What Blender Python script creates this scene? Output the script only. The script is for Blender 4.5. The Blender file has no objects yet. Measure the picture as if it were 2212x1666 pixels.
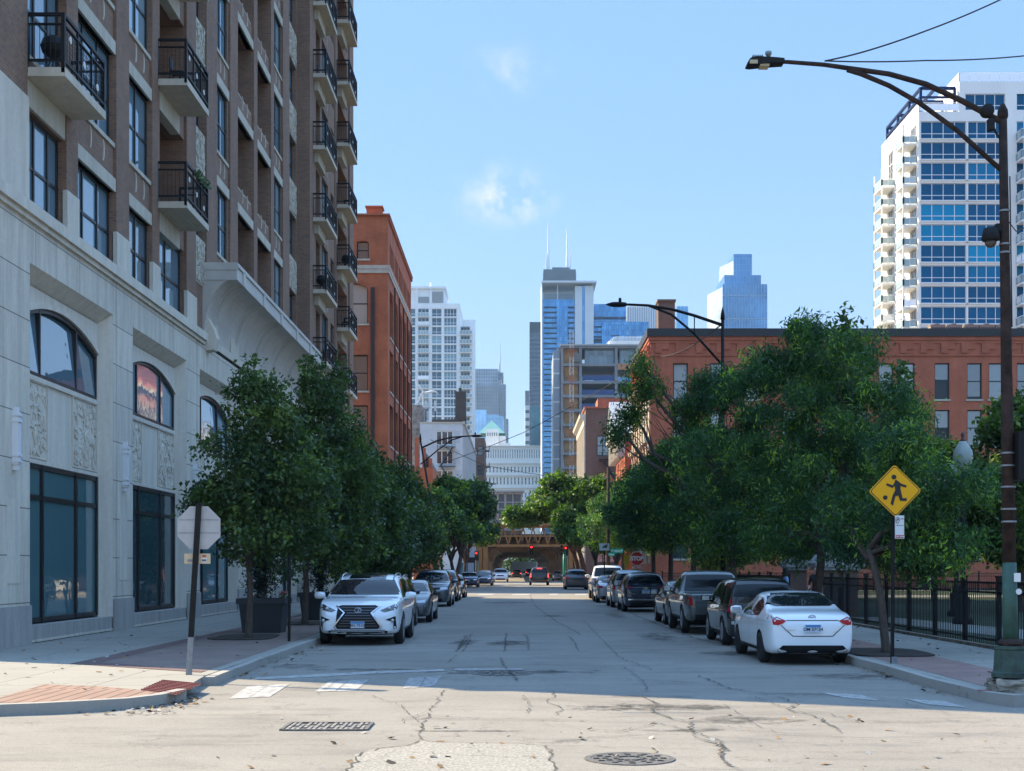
import bpy, bmesh, math, random
import numpy as np
from mathutils import Vector, Matrix
from mathutils.bvhtree import BVHTree
R = math.radians
sc = bpy.context.scene
col = sc.collection
random.seed(7)

# ------------------------------------------------------------------ camera
F, CX, CY, H = 2927.6, 1120.0, 1226.4, 1.85     # focal length / vanishing point in survey units, eye height
cd = bpy.data.cameras.new('camera')
cam = bpy.data.objects.new('camera', cd)
col.objects.link(cam)
cam.location = (0, 0, H)
cam.rotation_euler = (R(90), 0, 0)
cd.sensor_width = 36
cd.lens = 36 * F / 2212
cd.shift_x = -(CX - 1106) / 2212
cd.shift_y = (CY - 833) / 2212
cd.clip_start = 0.1
cd.clip_end = 12000
sc.camera = cam

# ------------------------------------------------------------------ sky, sun, exposure
SUN_EL, SUN_AZ = 40.0, -64.2                    # azimuth clockwise from +Y
sdir = Vector((math.sin(R(SUN_AZ)) * math.cos(R(SUN_EL)), math.cos(R(SUN_AZ)) * math.cos(R(SUN_EL)), math.sin(R(SUN_EL))))
w = bpy.data.worlds.new('World')
sc.world = w
w.use_nodes = True
wn, wl = w.node_tree.nodes, w.node_tree.links
bg = wn['Background']
sky = wn.new('ShaderNodeTexSky')
sky.sky_type = 'NISHITA'
sky.sun_disc = False
sky.sun_elevation = R(SUN_EL)
sky.sun_rotation = R(SUN_AZ)
sky.altitude = 180
sky.air_density = 1.0
sky.dust_density = 0.6
sky.ozone_density = 2.2
bg.inputs['Strength'].default_value = 0.15
EXPO = 1.35
# two thin wisps of cloud in the sky
tc = wn.new('ShaderNodeTexCoord')
def vm(op, a, b=None):
    n = wn.new('ShaderNodeVectorMath'); n.operation = op
    for i, v in enumerate((a, b)):
        if v is None: continue
        if hasattr(v, 'is_output'): wl.new(v, n.inputs[i])
        else: n.inputs[i].default_value = v
    return n
def mm(op, a, b=None, tree=None, clamp=False):
    t = tree or w.node_tree
    n = t.nodes.new('ShaderNodeMath'); n.operation = op; n.use_clamp = clamp
    for i, v in enumerate((a, b)):
        if v is None: continue
        if hasattr(v, 'is_output'): t.links.new(v, n.inputs[i])
        else: n.inputs[i].default_value = v
    return n.outputs[0]
cn = wn.new('ShaderNodeTexNoise'); cn.inputs['Scale'].default_value = 46; cn.inputs['Detail'].default_value = 10; cn.inputs['Roughness'].default_value = .62
wl.new(tc.outputs['Generated'], cn.inputs['Vector'])
tot = None
for (px, py, rx, rz, st) in ((1098, 152, .020, .011, .42), (1088, 420, .024, .014, .75), (1120, 436, .018, .009, .55)):
    d = Vector(((px - CX) / F, 1, (CY - py) / F)).normalized()
    s = vm('SUBTRACT', tc.outputs['Generated'], tuple(d))
    q = vm('MULTIPLY', s.outputs[0], (1 / rx, 12, 1 / rz))
    ln = vm('LENGTH', q.outputs[0])
    m = mm('SUBTRACT', 1.15, mm('MULTIPLY', ln.outputs['Value'], .62), clamp=True)
    m = mm('MULTIPLY', m, mm('MULTIPLY', mm('SUBTRACT', cn.outputs['Fac'], .42, clamp=True), 4.5, clamp=True), clamp=True)
    m = mm('MULTIPLY', m, st)
    tot = m if tot is None else mm('ADD', tot, m, clamp=True)
mx = wn.new('ShaderNodeMixRGB')
# clear blue air: the Nishita sky evened out by an elevation ramp (lit haze at the horizon, deeper blue, added fill light above the frame)
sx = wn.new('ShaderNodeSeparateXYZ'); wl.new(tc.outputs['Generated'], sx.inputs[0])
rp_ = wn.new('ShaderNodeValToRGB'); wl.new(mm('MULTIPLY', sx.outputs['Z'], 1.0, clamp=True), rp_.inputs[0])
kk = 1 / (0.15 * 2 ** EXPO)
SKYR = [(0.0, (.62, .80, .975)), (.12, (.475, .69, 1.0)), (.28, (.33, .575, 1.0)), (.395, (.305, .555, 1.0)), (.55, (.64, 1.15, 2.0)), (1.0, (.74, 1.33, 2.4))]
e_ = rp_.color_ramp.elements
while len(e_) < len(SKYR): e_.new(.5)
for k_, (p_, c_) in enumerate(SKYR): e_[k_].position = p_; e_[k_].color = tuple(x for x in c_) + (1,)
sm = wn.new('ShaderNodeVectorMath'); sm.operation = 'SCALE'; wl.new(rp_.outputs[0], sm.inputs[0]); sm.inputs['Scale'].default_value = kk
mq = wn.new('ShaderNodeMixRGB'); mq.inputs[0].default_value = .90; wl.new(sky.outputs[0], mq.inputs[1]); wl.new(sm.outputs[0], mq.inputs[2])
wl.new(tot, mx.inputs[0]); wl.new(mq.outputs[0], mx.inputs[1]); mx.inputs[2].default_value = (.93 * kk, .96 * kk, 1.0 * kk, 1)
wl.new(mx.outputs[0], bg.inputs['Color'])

sd = bpy.data.lights.new('sun', 'SUN')
sd.energy = 5.0; sd.angle = R(0.53); sd.color = (1.0, .82, .55)
sun = bpy.data.objects.new('sun', sd); col.objects.link(sun)
sun.rotation_euler = sdir.to_track_quat('Z', 'Y').to_euler()
sc.view_settings.view_transform = 'Standard'
sc.view_settings.look = 'None'
sc.view_settings.gamma = 1
sc.view_settings.exposure = EXPO
cy = sc.cycles
cy.use_denoising = True
cy.max_bounces = 6; cy.diffuse_bounces = 3; cy.glossy_bounces = 3; cy.transmission_bounces = 4; cy.transparent_max_bounces = 6; cy.volume_bounces = 0
cy.caustics_reflective = False; cy.caustics_refractive = False
cy.sample_clamp_indirect = 6

# ------------------------------------------------------------------ helpers
def at(x, y, Y):
    return ((x - CX) * Y / F, Y, H + (CY - y) * Y / F)
def gnd(x, y, z=0.0):
    Y = F * (H - z) / (y - CY)
    return ((x - CX) * Y / F, Y, z)

class MB:
    def __init__(s): s.v = []; s.f = []; s.m = []
    def poly(s, pts, m=0):
        i = len(s.v); s.v += [tuple(p) for p in pts]; s.f.append(tuple(range(i, i + len(pts)))); s.m.append(m); return s
    def box(s, x0, x1, y0, y1, z0, z1, m=0):
        if x0 > x1: x0, x1 = x1, x0
        if y0 > y1: y0, y1 = y1, y0
        if z0 > z1: z0, z1 = z1, z0
        i = len(s.v)
        s.v += [(x0,y0,z0),(x1,y0,z0),(x1,y1,z0),(x0,y1,z0),(x0,y0,z1),(x1,y0,z1),(x1,y1,z1),(x0,y1,z1)]
        for q in ((0,3,2,1),(4,5,6,7),(0,1,5,4),(1,2,6,5),(2,3,7,6),(3,0,4,7)):
            s.f.append(tuple(i + k for k in q)); s.m.append(m)
        return s
    def bar(s, a, b, wd, ht, m=0, up=(0, 0, 1)):
        a, b = Vector(a), Vector(b); d = (b - a).normalized(); u = Vector(up)
        if abs(d.dot(u)) > .95: u = Vector((0, 1, 0))
        sx = d.cross(u).normalized() * wd / 2; sz = sx.cross(d).normalized() * ht / 2
        i = len(s.v)
        for p in (a, b): s.v += [tuple(p - sx - sz), tuple(p + sx - sz), tuple(p + sx + sz), tuple(p - sx + sz)]
        for q in ((0,3,2,1),(4,5,6,7),(0,1,5,4),(1,2,6,5),(2,3,7,6),(3,0,4,7)):
            s.f.append(tuple(i + k for k in q)); s.m.append(m)
        return s
    def tube(s, pts, r, n=8, m=0, cap=True):
        pts = [Vector(p) for p in pts]
        if not hasattr(r, '__len__'): r = [r] * len(pts)
        i0 = len(s.v); u = None
        for k, p in enumerate(pts):
            d = (pts[min(k + 1, len(pts) - 1)] - pts[max(k - 1, 0)]).normalized()
            if u is None: u = d.orthogonal().normalized()
            else: u = (u - d * u.dot(d)).normalized()
            v = d.cross(u)
            for j in range(n):
                t = 2 * math.pi * j / n
                s.v.append(tuple(p + (u * math.cos(t) + v * math.sin(t)) * r[k]))
        for k in range(len(pts) - 1):
            for j in range(n):
                a, b = i0 + k * n + j, i0 + k * n + (j + 1) % n
                s.f.append((a, b, b + n, a + n)); s.m.append(m)
        if cap:
            s.f.append(tuple(i0 + j for j in range(n))[::-1]); s.m.append(m)
            e = i0 + (len(pts) - 1) * n
            s.f.append(tuple(e + j for j in range(n))); s.m.append(m)
        return s
    def prism(s, poly, fn, w0, w1, m=0):
        n = len(poly); i = len(s.v)
        s.v += [tuple(fn(u, v, w0)) for u, v in poly] + [tuple(fn(u, v, w1)) for u, v in poly]
        s.f.append(tuple(range(i, i + n))[::-1]); s.m.append(m)
        s.f.append(tuple(range(i + n, i + 2 * n))); s.m.append(m)
        for k in range(n):
            a, b = i + k, i + (k + 1) % n
            s.f.append((a, b, b + n, a + n)); s.m.append(m)
        return s
    def lathe(s, prof, n=16, c=(0, 0, 0), m=0, axis='z'):
        i0 = len(s.v)
        for (r, z) in prof:
            for j in range(n):
                t = 2 * math.pi * j / n
                a, b = r * math.cos(t), r * math.sin(t)
                s.v.append((c[0] + a, c[1] + b, c[2] + z) if axis == 'z' else (c[0] + z, c[1] + a, c[2] + b))
        for k in range(len(prof) - 1):
            for j in range(n):
                a, b = i0 + k * n + j, i0 + k * n + (j + 1) % n
                s.f.append((a, b, b + n, a + n)); s.m.append(m)
        s.f.append(tuple(i0 + j for j in range(n))[::-1]); s.m.append(m)
        e = i0 + (len(prof) - 1) * n
        s.f.append(tuple(e + j for j in range(n))); s.m.append(m)
        return s
    def add(s, verts, faces, m=0):
        i = len(s.v); s.v += [tuple(v) for v in verts]
        for f in faces: s.f.append(tuple(i + k for k in f)); s.m.append(m)
        return s
    def build(s, name, mats, parent=None, smooth=False, local=False):
        if not isinstance(mats, (list, tuple)): mats = [mats]
        me = bpy.data.meshes.new(name)
        o = Vector((0, 0, 0))
        if parent is not None and not local:
            p = parent
            while p is not None: o += p.location; p = p.parent
        me.from_pydata([(a[0] - o.x, a[1] - o.y, a[2] - o.z) for a in s.v], [], s.f)
        for m in mats: me.materials.append(m)
        if len(mats) > 1: me.polygons.foreach_set('material_index', s.m)
        if smooth: me.polygons.foreach_set('use_smooth', [True] * len(s.f))
        me.update()
        return link(name, me, parent)

def link(name, me, parent=None):
    ob = bpy.data.objects.new(name, me); col.objects.link(ob)
    if parent is not None: ob.parent = parent
    return ob
def thing(name, label, cat, loc=(0, 0, 0), rotz=0, group=None, scale=None):
    o = bpy.data.objects.new(name, None); col.objects.link(o); o.empty_display_size = .2
    o.location = loc; o.rotation_euler = (0, 0, rotz)
    if scale: o.scale = scale if hasattr(scale, '__len__') else (scale,) * 3
    return tag(o, label, cat, group)
def tag(o, label, cat, group=None):
    o['label'] = label; o['category'] = cat
    if group: o['group'] = group
    return o
def struct(o, kind='structure'):
    o['kind'] = kind; return o
KIDS = {}
def copy_tree(o, parent=None):
    c = o.copy(); col.objects.link(c)
    if parent is not None: c.parent = parent
    for k in list(o.children): copy_tree(k, c)
    return c
def dup(o, loc, label=None, rotz=None, group=None, scale=None):
    c = copy_tree(o); c.location = loc
    if rotz is not None: c.rotation_euler = (0, 0, rotz)
    if scale is not None: c.scale = scale if hasattr(scale, '__len__') else (scale,) * 3
    if label: c['label'] = label
    if group: c['group'] = group
    return c
def evaluated(ob):
    dg = bpy.context.evaluated_depsgraph_get()
    return bpy.data.meshes.new_from_object(ob.evaluated_get(dg), depsgraph=dg)
def drop(ob):
    me = ob.data; bpy.data.objects.remove(ob, do_unlink=True)
def text2d(s, size=1.0, align='CENTER', bold=0.0):
    cu = bpy.data.curves.new('lettering', 'FONT'); cu.body = s; cu.size = size; cu.align_x = align; cu.align_y = 'CENTER'; cu.offset = bold
    ob = bpy.data.objects.new('lettering', cu); col.objects.link(ob)
    me = evaluated(ob)
    vs = [(v.co.x, v.co.y) for v in me.vertices]; fs = [tuple(p.vertices) for p in me.polygons]
    bpy.data.objects.remove(ob); bpy.data.curves.remove(cu); bpy.data.meshes.remove(me)
    return vs, fs

# ------------------------------------------------------------------ materials
MATS = {}
def nodes(name):
    m = bpy.data.materials.new(name); m.use_nodes = True; MATS[name] = m
    nt = m.node_tree
    return m, nt, nt.nodes['Principled BSDF']
def N(nt, t, **kw):
    n = nt.nodes.new(t)
    for k, v in kw.items():
        if k in n.inputs: n.inputs[k].default_value = v
        else: setattr(n, k, v)
    return n
def ramp(nt, fac, stops):
    r = nt.nodes.new('ShaderNodeValToRGB')
    e = r.color_ramp.elements
    while len(e) < len(stops): e.new(0.5)
    for k, (p, c) in enumerate(stops):
        e[k].position = p; e[k].color = c if len(c) == 4 else (*c, 1)
    nt.links.new(fac, r.inputs[0]); return r.outputs[0]
def mixc(nt, fac, a, b, mode='MIX'):
    n = nt.nodes.new('ShaderNodeMixRGB'); n.blend_type = mode
    for i, v in enumerate((fac, a, b)):
        if hasattr(v, 'is_output'): nt.links.new(v, n.inputs[i])
        else: n.inputs[i].default_value = v if i == 0 else ((*v, 1) if len(v) == 3 else v)
    return n.outputs[0]
def pos(nt): return nt.nodes.new('ShaderNodeNewGeometry').outputs['Position']
def obj_co(nt): return nt.nodes.new('ShaderNodeTexCoord').outputs['Object']
def noise(nt, vec, scale, detail=4, rough=.55, dist=0):
    n = N(nt, 'ShaderNodeTexNoise', Scale=scale, Detail=detail, Roughness=rough, Distortion=dist)
    nt.links.new(vec, n.inputs['Vector']); return n.outputs['Fac']
def scaled(nt, vec, s):
    n = nt.nodes.new('ShaderNodeVectorMath'); n.operation = 'MULTIPLY'
    nt.links.new(vec, n.inputs[0]); n.inputs[1].default_value = s; return n.outputs[0]
def bumpn(nt, b, h, st, dist=.02):
    n = nt.nodes.new('ShaderNodeBump'); n.inputs['Strength'].default_value = st; n.inputs['Distance'].default_value = dist
    nt.links.new(h, n.inputs['Height']); nt.links.new(n.outputs[0], b.inputs['Normal'])
def pm(name, c, rough=.6, metal=0, var=0, scale=4, bump=0, bscale=40, spec=.5, coat=0, rnd=0, stretch=None, emit=0, ecol=None, obj=False):
    if name in MATS: return MATS[name]
    m, nt, b = nodes(name)
    b.inputs['Base Color'].default_value = (*c, 1); b.inputs['Roughness'].default_value = rough; b.inputs['Metallic'].default_value = metal
    b.inputs['Specular IOR Level'].default_value = spec
    b.inputs['Coat Weight'].default_value = coat; b.inputs['Coat Roughness'].default_value = .03
    p = None
    if var or bump:
        p = obj_co(nt) if obj else pos(nt)
    if var:
        q = scaled(nt, p, stretch) if stretch else p
        f = noise(nt, q, scale, 6, .6)
        lo = tuple(max(0, x * (1 - var)) for x in c); hi = tuple(min(1, x * (1 + var)) for x in c)
        nt.links.new(ramp(nt, f, [(.3, lo), (.7, hi)]), b.inputs['Base Color'])
    if rnd:
        oi = nt.nodes.new('ShaderNodeObjectInfo')
        hs = nt.nodes.new('ShaderNodeHueSaturation'); hs.inputs['Color'].default_value = (*c, 1)
        if var: nt.links.new(b.inputs['Base Color'].links[0].from_socket, hs.inputs['Color'])
        nt.links.new(mm('ADD', 1 - rnd, mm('MULTIPLY', oi.outputs['Random'], 2 * rnd, nt), nt), hs.inputs['Value'])
        nt.links.new(hs.outputs[0], b.inputs['Base Color'])
    if bump: bumpn(nt, b, noise(nt, p, bscale, 5, .6), bump)
    if emit:
        b.inputs['Emission Color'].default_value = (*(ecol or c), 1); b.inputs['Emission Strength'].default_value = emit
    return m
def wall_uv(nt):
    g = nt.nodes.new('ShaderNodeNewGeometry')
    sp = nt.nodes.new('ShaderNodeSeparateXYZ'); nt.links.new(g.outputs['Position'], sp.inputs[0])
    sn = nt.nodes.new('ShaderNodeSeparateXYZ'); nt.links.new(g.outputs['True Normal'], sn.inputs[0])
    k = mm('GREATER_THAN', mm('ABSOLUTE', sn.outputs['X'], None, nt), .5, nt)
    u = mm('ADD', mm('MULTIPLY', sp.outputs['Y'], k, nt), mm('MULTIPLY', sp.outputs['X'], mm('SUBTRACT', 1, k, nt), nt), nt)
    cb = nt.nodes.new('ShaderNodeCombineXYZ'); nt.links.new(u, cb.inputs[0]); nt.links.new(sp.outputs['Z'], cb.inputs[1])
    return cb.outputs[0], g.outputs['Position']
def brick(name, c1, c2, mortar, size=(.21, .075), mort=.012, rough=.85, stain=.25, ccrow=.5):
    if name in MATS: return MATS[name]
    m, nt, b = nodes(name)
    uv, p = wall_uv(nt)
    bt = N(nt, 'ShaderNodeTexBrick', Scale=1.0, Bias=0.0)
    bt.inputs['Color1'].default_value = (*c1, 1); bt.inputs['Color2'].default_value = (*c2, 1); bt.inputs['Mortar'].default_value = (*mortar, 1)
    bt.inputs['Mortar Size'].default_value = mort; bt.inputs['Brick Width'].default_value = size[0]; bt.inputs['Row Height'].default_value = size[1]
    bt.inputs['Mortar Smooth'].default_value = .2
    nt.links.new(uv, bt.inputs['Vector'])
    f = noise(nt, p, .7, 6, .65)
    c = mixc(nt, 1.0, bt.outputs['Color'], ramp(nt, f, [(.25, (1 - stain,) * 3), (.75, (1 + .0,) * 3)]), 'MULTIPLY')
    f2 = noise(nt, scaled(nt, p, (3, 3, .35)), 1.2, 5, .6)
    c = mixc(nt, 1.0, c, ramp(nt, f2, [(.3, (.86,) * 3), (.7, (1.0,) * 3)]), 'MULTIPLY')
    nt.links.new(c, b.inputs['Base Color']); b.inputs['Roughness'].default_value = rough
    bumpn(nt, b, bt.outputs['Fac'], -.35, .01)
    return m
def stone(name, c, joint=(1.2, .9), stain=.3, mort=.014):
    if name in MATS: return MATS[name]
    m, nt, b = nodes(name)
    uv, p = wall_uv(nt)
    f = noise(nt, scaled(nt, p, (2.2, 2.2, .25)), 1.4, 7, .65)
    f2 = noise(nt, p, 9, 6, .7)
    cc = mixc(nt, 1, ramp(nt, f, [(.28, tuple(x * (1 - stain) for x in c)), (.62, c)]), ramp(nt, f2, [(.3, (.9,) * 3), (.7, (1.03,) * 3)]), 'MULTIPLY')
    if joint:
        bt = N(nt, 'ShaderNodeTexBrick', Scale=1.0, offset=0.0)
        for k, v in (('Color1', (1, 1, 1, 1)), ('Color2', (.88, .885, .89, 1)), ('Mortar', (.33, .31, .3, 1)), ('Mortar Size', mort), ('Brick Width', joint[0]), ('Row Height', joint[1])): bt.inputs[k].default_value = v
        nt.links.new(uv, bt.inputs['Vector'])
        cc = mixc(nt, 1, cc, bt.outputs['Color'], 'MULTIPLY')
    nt.links.new(cc, b.inputs['Base Color']); b.inputs['Roughness'].default_value = .8
    bumpn(nt, b, f2, .12)
    return m
def glass(name, c, rough=.03, ior=1.9, rnd=.5, wav=.02, c2=None):
    if name in MATS: return MATS[name]
    m, nt, b = nodes(name)
    oi = nt.nodes.new('ShaderNodeObjectInfo')
    c2 = c2 or tuple(min(1, x * 3 + .02) for x in c)
    lo = tuple(x * (1 - rnd) for x in c)
    nt.links.new(ramp(nt, oi.outputs['Random'], [(0, lo), (.7, c), (1, c2)]), b.inputs['Base Color'])
    b.inputs['Roughness'].default_value = rough; b.inputs['IOR'].default_value = ior; b.inputs['Specular IOR Level'].default_value = .5
    if wav: bumpn(nt, b, noise(nt, pos(nt), 1.1, 2), wav, .3)
    return m
# facade helper: wall with rectangular openings and reveals; fn(u, v, d) -> world, d = depth into the wall
def facade(mb, fn, u0, u1, v0, v1, holes, depth=.2, m=0, mrev=None):
    us = sorted({u0, u1, *[h[0] for h in holes], *[h[1] for h in holes]}); vs = sorted({v0, v1, *[h[2] for h in holes], *[h[3] for h in holes]})
    us = [u for u in us if u0 <= u <= u1]; vs = [v for v in vs if v0 <= v <= v1]
    for a, b in zip(us, us[1:]):
        run = None
        um = (a + b) / 2
        hs = [h for h in holes if h[0] < um < h[1]]
        for c, d in zip(vs, vs[1:]):
            vmid = (c + d) / 2
            if any(h[2] < vmid < h[3] for h in hs):
                if run is not None: mb.poly([fn(a, run, 0), fn(b, run, 0), fn(b, c, 0), fn(a, c, 0)], m); run = None
            elif run is None: run = c
        if run is not None: mb.poly([fn(a, run, 0), fn(b, run, 0), fn(b, v1, 0), fn(a, v1, 0)], m)
    mr = m if mrev is None else mrev
    for h in holes:
        a, b, c, d = h[:4]; dp = h[4] if len(h) > 4 else depth
        mb.poly([fn(a, c, 0), fn(a, d, 0), fn(a, d, dp), fn(a, c, dp)], mr)
        mb.poly([fn(b, c, 0), fn(b, c, dp), fn(b, d, dp), fn(b, d, 0)], mr)
        mb.poly([fn(a, c, 0), fn(a, c, dp), fn(b, c, dp), fn(b, c, 0)], mr)
        mb.poly([fn(a, d, 0), fn(b, d, 0), fn(b, d, dp), fn(a, d, dp)], mr)
WINCACHE = {}
def window(parent, fn, u0, u1, v0, v1, dep, cols, rows, fm, gm, fw=.06, thick=.07, name='window', key=None):
    """a window: frame mesh with a pane child; fn(u, v, d)"""
    ux = [u0 + (u1 - u0) * c for c in ([0] + list(cols) + [1])]; vy = [v0 + (v1 - v0) * r for r in ([0] + list(rows) + [1])]
    base = Vector(fn(u0, v0, dep))
    if key is not None and key in WINCACHE:
        fo, po = WINCACHE[key]
        o = fo.copy(); col.objects.link(o); o.parent = parent; o.location = base - worg(parent)
        q = po.copy(); col.objects.link(q); q.parent = o
        return o
    mb = MB()
    def bx(a, b, c, d, d0, d1):
        P = [fn(a, c, d0), fn(b, c, d0), fn(b, d, d0), fn(a, d, d0), fn(a, c, d1), fn(b, c, d1), fn(b, d, d1), fn(a, d, d1)]
        mb.add([Vector(p) - base for p in P], [(0, 1, 2, 3), (7, 6, 5, 4), (0, 4, 5, 1), (1, 5, 6, 2), (2, 6, 7, 3), (3, 7, 4, 0)])
    for k, u in enumerate(ux):
        a, b = (u, u + fw) if k == 0 else ((u - fw, u) if k == len(ux) - 1 else (u - fw / 2, u + fw / 2))
        bx(a, b, v0, v1, dep - thick, dep)
    for k, v in enumerate(vy):
        a, b = (v, v + fw) if k == 0 else ((v - fw, v) if k == len(vy) - 1 else (v - fw / 2, v + fw / 2))
        bx(u0 + fw, u1 - fw, a, b, dep - thick * .8, dep)
    o = mb.build(name, fm); o.parent = parent; o.location = base - worg(parent)
    pb = MB().poly([Vector(fn(a, c, dep - thick * .35)) - base for a, c in ((u0, v0), (u1, v0), (u1, v1), (u0, v1))])
    q = pb.build('pane', gm); q.parent = o
    if key is not None: WINCACHE[key] = (o, q)
    return o
def worg(p):
    o = Vector((0, 0, 0))
    while p is not None: o += p.location; p = p.parent
    return o
# ------------------------------------------------------------------ ground
STAINS = [(1100, 1389, .9, 1.6, .8), (1004, 1388, .5, 1.9, .7), (1090, 1302, 2.2, 3.4, .55), (1195, 1331, .9, 1.6, .5), (780, 1382, 1.2, 1.0, .4), (1420, 1376, .8, 3.4, .65), (1330, 1330, .6, 5, .5), (1600, 1412, 1.4, 1.2, .6), (1110, 1452, 2.4, .8, .7), (800, 1447, 1.8, .5, .45), (640, 1440, 1.0, 1.0, .4),
          (1440, 1528, 1.5, .7, .75), (1600, 1556, 1.1, .7, .6), (1310, 1530, .9, .5, .6), (1480, 1578, .9, .25, .55), (1010, 1580, 1.3, .14, .6), (1400, 1506, 1.1, .4, .3), (560, 1545, 1.8, .25, .18), (1850, 1462, 1.6, .9, .5), (1700, 1500, 1.2, .4, .3), (1240, 1600, .4, .25, .3), (430, 1590, 1.2, .3, .15), (1950, 1560, 1.3, .35, .18)]
def road_mat():
    m, nt, b = nodes('worn_road')
    p = pos(nt)
    n1 = noise(nt, p, .22, 6, .6); n2 = noise(nt, scaled(nt, p, (.5, 1.3, 1)), 1.1, 7, .65); n3 = noise(nt, p, 60, 3, .75); n4 = noise(nt, p, 14, 4, .7)
    c = ramp(nt, n1, [(.3, (.205, .190, .163)), (.7, (.278, .258, .224))])
    c = mixc(nt, 1, c, ramp(nt, n2, [(.30, (.72, .72, .72)), (.5, (1, 1, 1)), (.75, (1.06, 1.05, 1.03))]), 'MULTIPLY')
    n5 = noise(nt, scaled(nt, p, (1, .55, 1)), .55, 8, .72, .4)
    c = mixc(nt, mm('MULTIPLY', mm('SUBTRACT', n5, .60, nt, True), 4.0, nt, True), c, (.105, .10, .092))
    c = mixc(nt, 1, c, ramp(nt, n3, [(.33, (.60, .59, .57)), (.52, (1, 1, 1)), (.7, (1.25, 1.23, 1.18))]), 'MULTIPLY')
    c = mixc(nt, 1, c, ramp(nt, n4, [(.3, (.84, .84, .84)), (.7, (1.06, 1.06, 1.06))]), 'MULTIPLY')
    dn = N(nt, 'ShaderNodeTexNoise', Scale=.8, Detail=6, Roughness=.65); nt.links.new(p, dn.inputs['Vector'])
    dv = nt.nodes.new('ShaderNodeVectorMath'); dv.operation = 'SCALE'; nt.links.new(dn.outputs['Color'], dv.inputs[0]); dv.inputs['Scale'].default_value = 2.2
    av = nt.nodes.new('ShaderNodeVectorMath'); nt.links.new(p, av.inputs[0]); nt.links.new(dv.outputs[0], av.inputs[1])
    for scl, wd, lo in ((.34, .0065, .40), (.9, .011, .50), (2.2, .022, .56)):
        vo = N(nt, 'ShaderNodeTexVoronoi', feature='DISTANCE_TO_EDGE', Scale=scl); nt.links.new(av.outputs[0], vo.inputs['Vector'])
        k = mm('SUBTRACT', 1, mm('DIVIDE', vo.outputs['Distance'], wd, nt), nt, True)
        k = mm('MULTIPLY', k, mm('MULTIPLY', mm('SUBTRACT', noise(nt, p, .45 if scl < 1 else .7, 3), lo, nt, True), 6, nt, True), nt, True)
        c = mixc(nt, mm('MULTIPLY', k, .7, nt), c, (.07, .065, .06))
    nt.links.new(c, b.inputs['Base Color']); b.inputs['Roughness'].default_value = .9
    bumpn(nt, b, n3, .4, .012)
    return m
def concrete(name, c, joint, agg=.0):
    m, nt, b = nodes(name)
    p = pos(nt)
    f = noise(nt, p, .5, 7, .65); g = noise(nt, p, 30, 4, .7)
    cc = ramp(nt, f, [(.3, tuple(x * .84 for x in c)), (.7, c)])
    cc = mixc(nt, 1, cc, ramp(nt, g, [(.3, (.92 - agg,) * 3), (.7, (1.04 + agg,) * 3)]), 'MULTIPLY')
    if joint:
        bt = N(nt, 'ShaderNodeTexBrick', Scale=1.0, offset=0.0)
        for k, v in (('Color1', (1, 1, 1, 1)), ('Color2', (.94, .95, .95, 1)), ('Mortar', (.4, .38, .36, 1)), ('Mortar Size', .012), ('Brick Width', joint[0]), ('Row Height', joint[1])): bt.inputs[k].default_value = v
        nt.links.new(p, bt.inputs['Vector']); cc = mixc(nt, 1, cc, bt.outputs['Color'], 'MULTIPLY')
    st = noise(nt, p, 2.7, 6, .75)
    cc = mixc(nt, mm('MULTIPLY', mm('SUBTRACT', st, .63, nt, True), 3.5, nt, True), cc, tuple(x * .55 for x in c))
    vo = N(nt, 'ShaderNodeTexVoronoi', Scale=1.7, Randomness=1.0); nt.links.new(p, vo.inputs['Vector'])
    cc = mixc(nt, mm('MULTIPLY', mm('LESS_THAN', vo.outputs['Distance'], .045, nt), .45, nt), cc, tuple(x * .3 for x in c))
    cr = N(nt, 'ShaderNodeTexVoronoi', feature='DISTANCE_TO_EDGE', Scale=.3); dn = N(nt, 'ShaderNodeTexNoise', Scale=1.1, Detail=6, Roughness=.65); nt.links.new(p, dn.inputs['Vector'])
    av = nt.nodes.new('ShaderNodeVectorMath'); nt.links.new(p, av.inputs[0]); nt.links.new(dn.outputs['Color'], av.inputs[1]); nt.links.new(av.outputs[0], cr.inputs['Vector'])
    cc = mixc(nt, mm('MULTIPLY', mm('SUBTRACT', 1, mm('DIVIDE', cr.outputs['Distance'], .006, nt), nt, True), .55, nt), cc, tuple(x * .25 for x in c))
    nt.links.new(cc, b.inputs['Base Color']); b.inputs['Roughness'].default_value = .88
    bumpn(nt, b, g, .2, .01)
    return m
def paver(name, c1, c2, mort, sz, mw=.006):
    m, nt, b = nodes(name)
    p = pos(nt)
    bt = N(nt, 'ShaderNodeTexBrick', Scale=1.0)
    for k, v in (('Color1', (*c1, 1)), ('Color2', (*c2, 1)), ('Mortar', (*mort, 1)), ('Mortar Size', mw), ('Brick Width', sz[0]), ('Row Height', sz[1])): bt.inputs[k].default_value = v
    nt.links.new(p, bt.inputs['Vector'])
    cc = mixc(nt, 1, bt.outputs['Color'], ramp(nt, noise(nt, p, .9, 6, .7), [(.3, (.72, .7, .7)), (.65, (1.03, 1.03, 1.03))]), 'MULTIPLY')
    nt.links.new(cc, b.inputs['Base Color']); b.inputs['Roughness'].default_value = .9
    bumpn(nt, b, bt.outputs['Fac'], -.4, .01)
    return m
M_road = road_mat()
M_conc = concrete('sidewalk_concrete', (.29, .275, .235), (1.55, 1.52))
M_kerb = concrete('kerb_concrete', (.33, .312, .275), None)
M_pav = paver('brick_pavers', (.235, .165, .135), (.195, .14, .115), (.13, .11, .10), (.21, .105))
M_pavd = paver('dark_pavers', (.17, .095, .085), (.13, .08, .075), (.08, .07, .065), (.21, .105))
M_pavr = paver('ramp_bricks', (.29, .18, .132), (.25, .16, .12), (.10, .07, .055), (.2, 2.4), .02)
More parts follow.
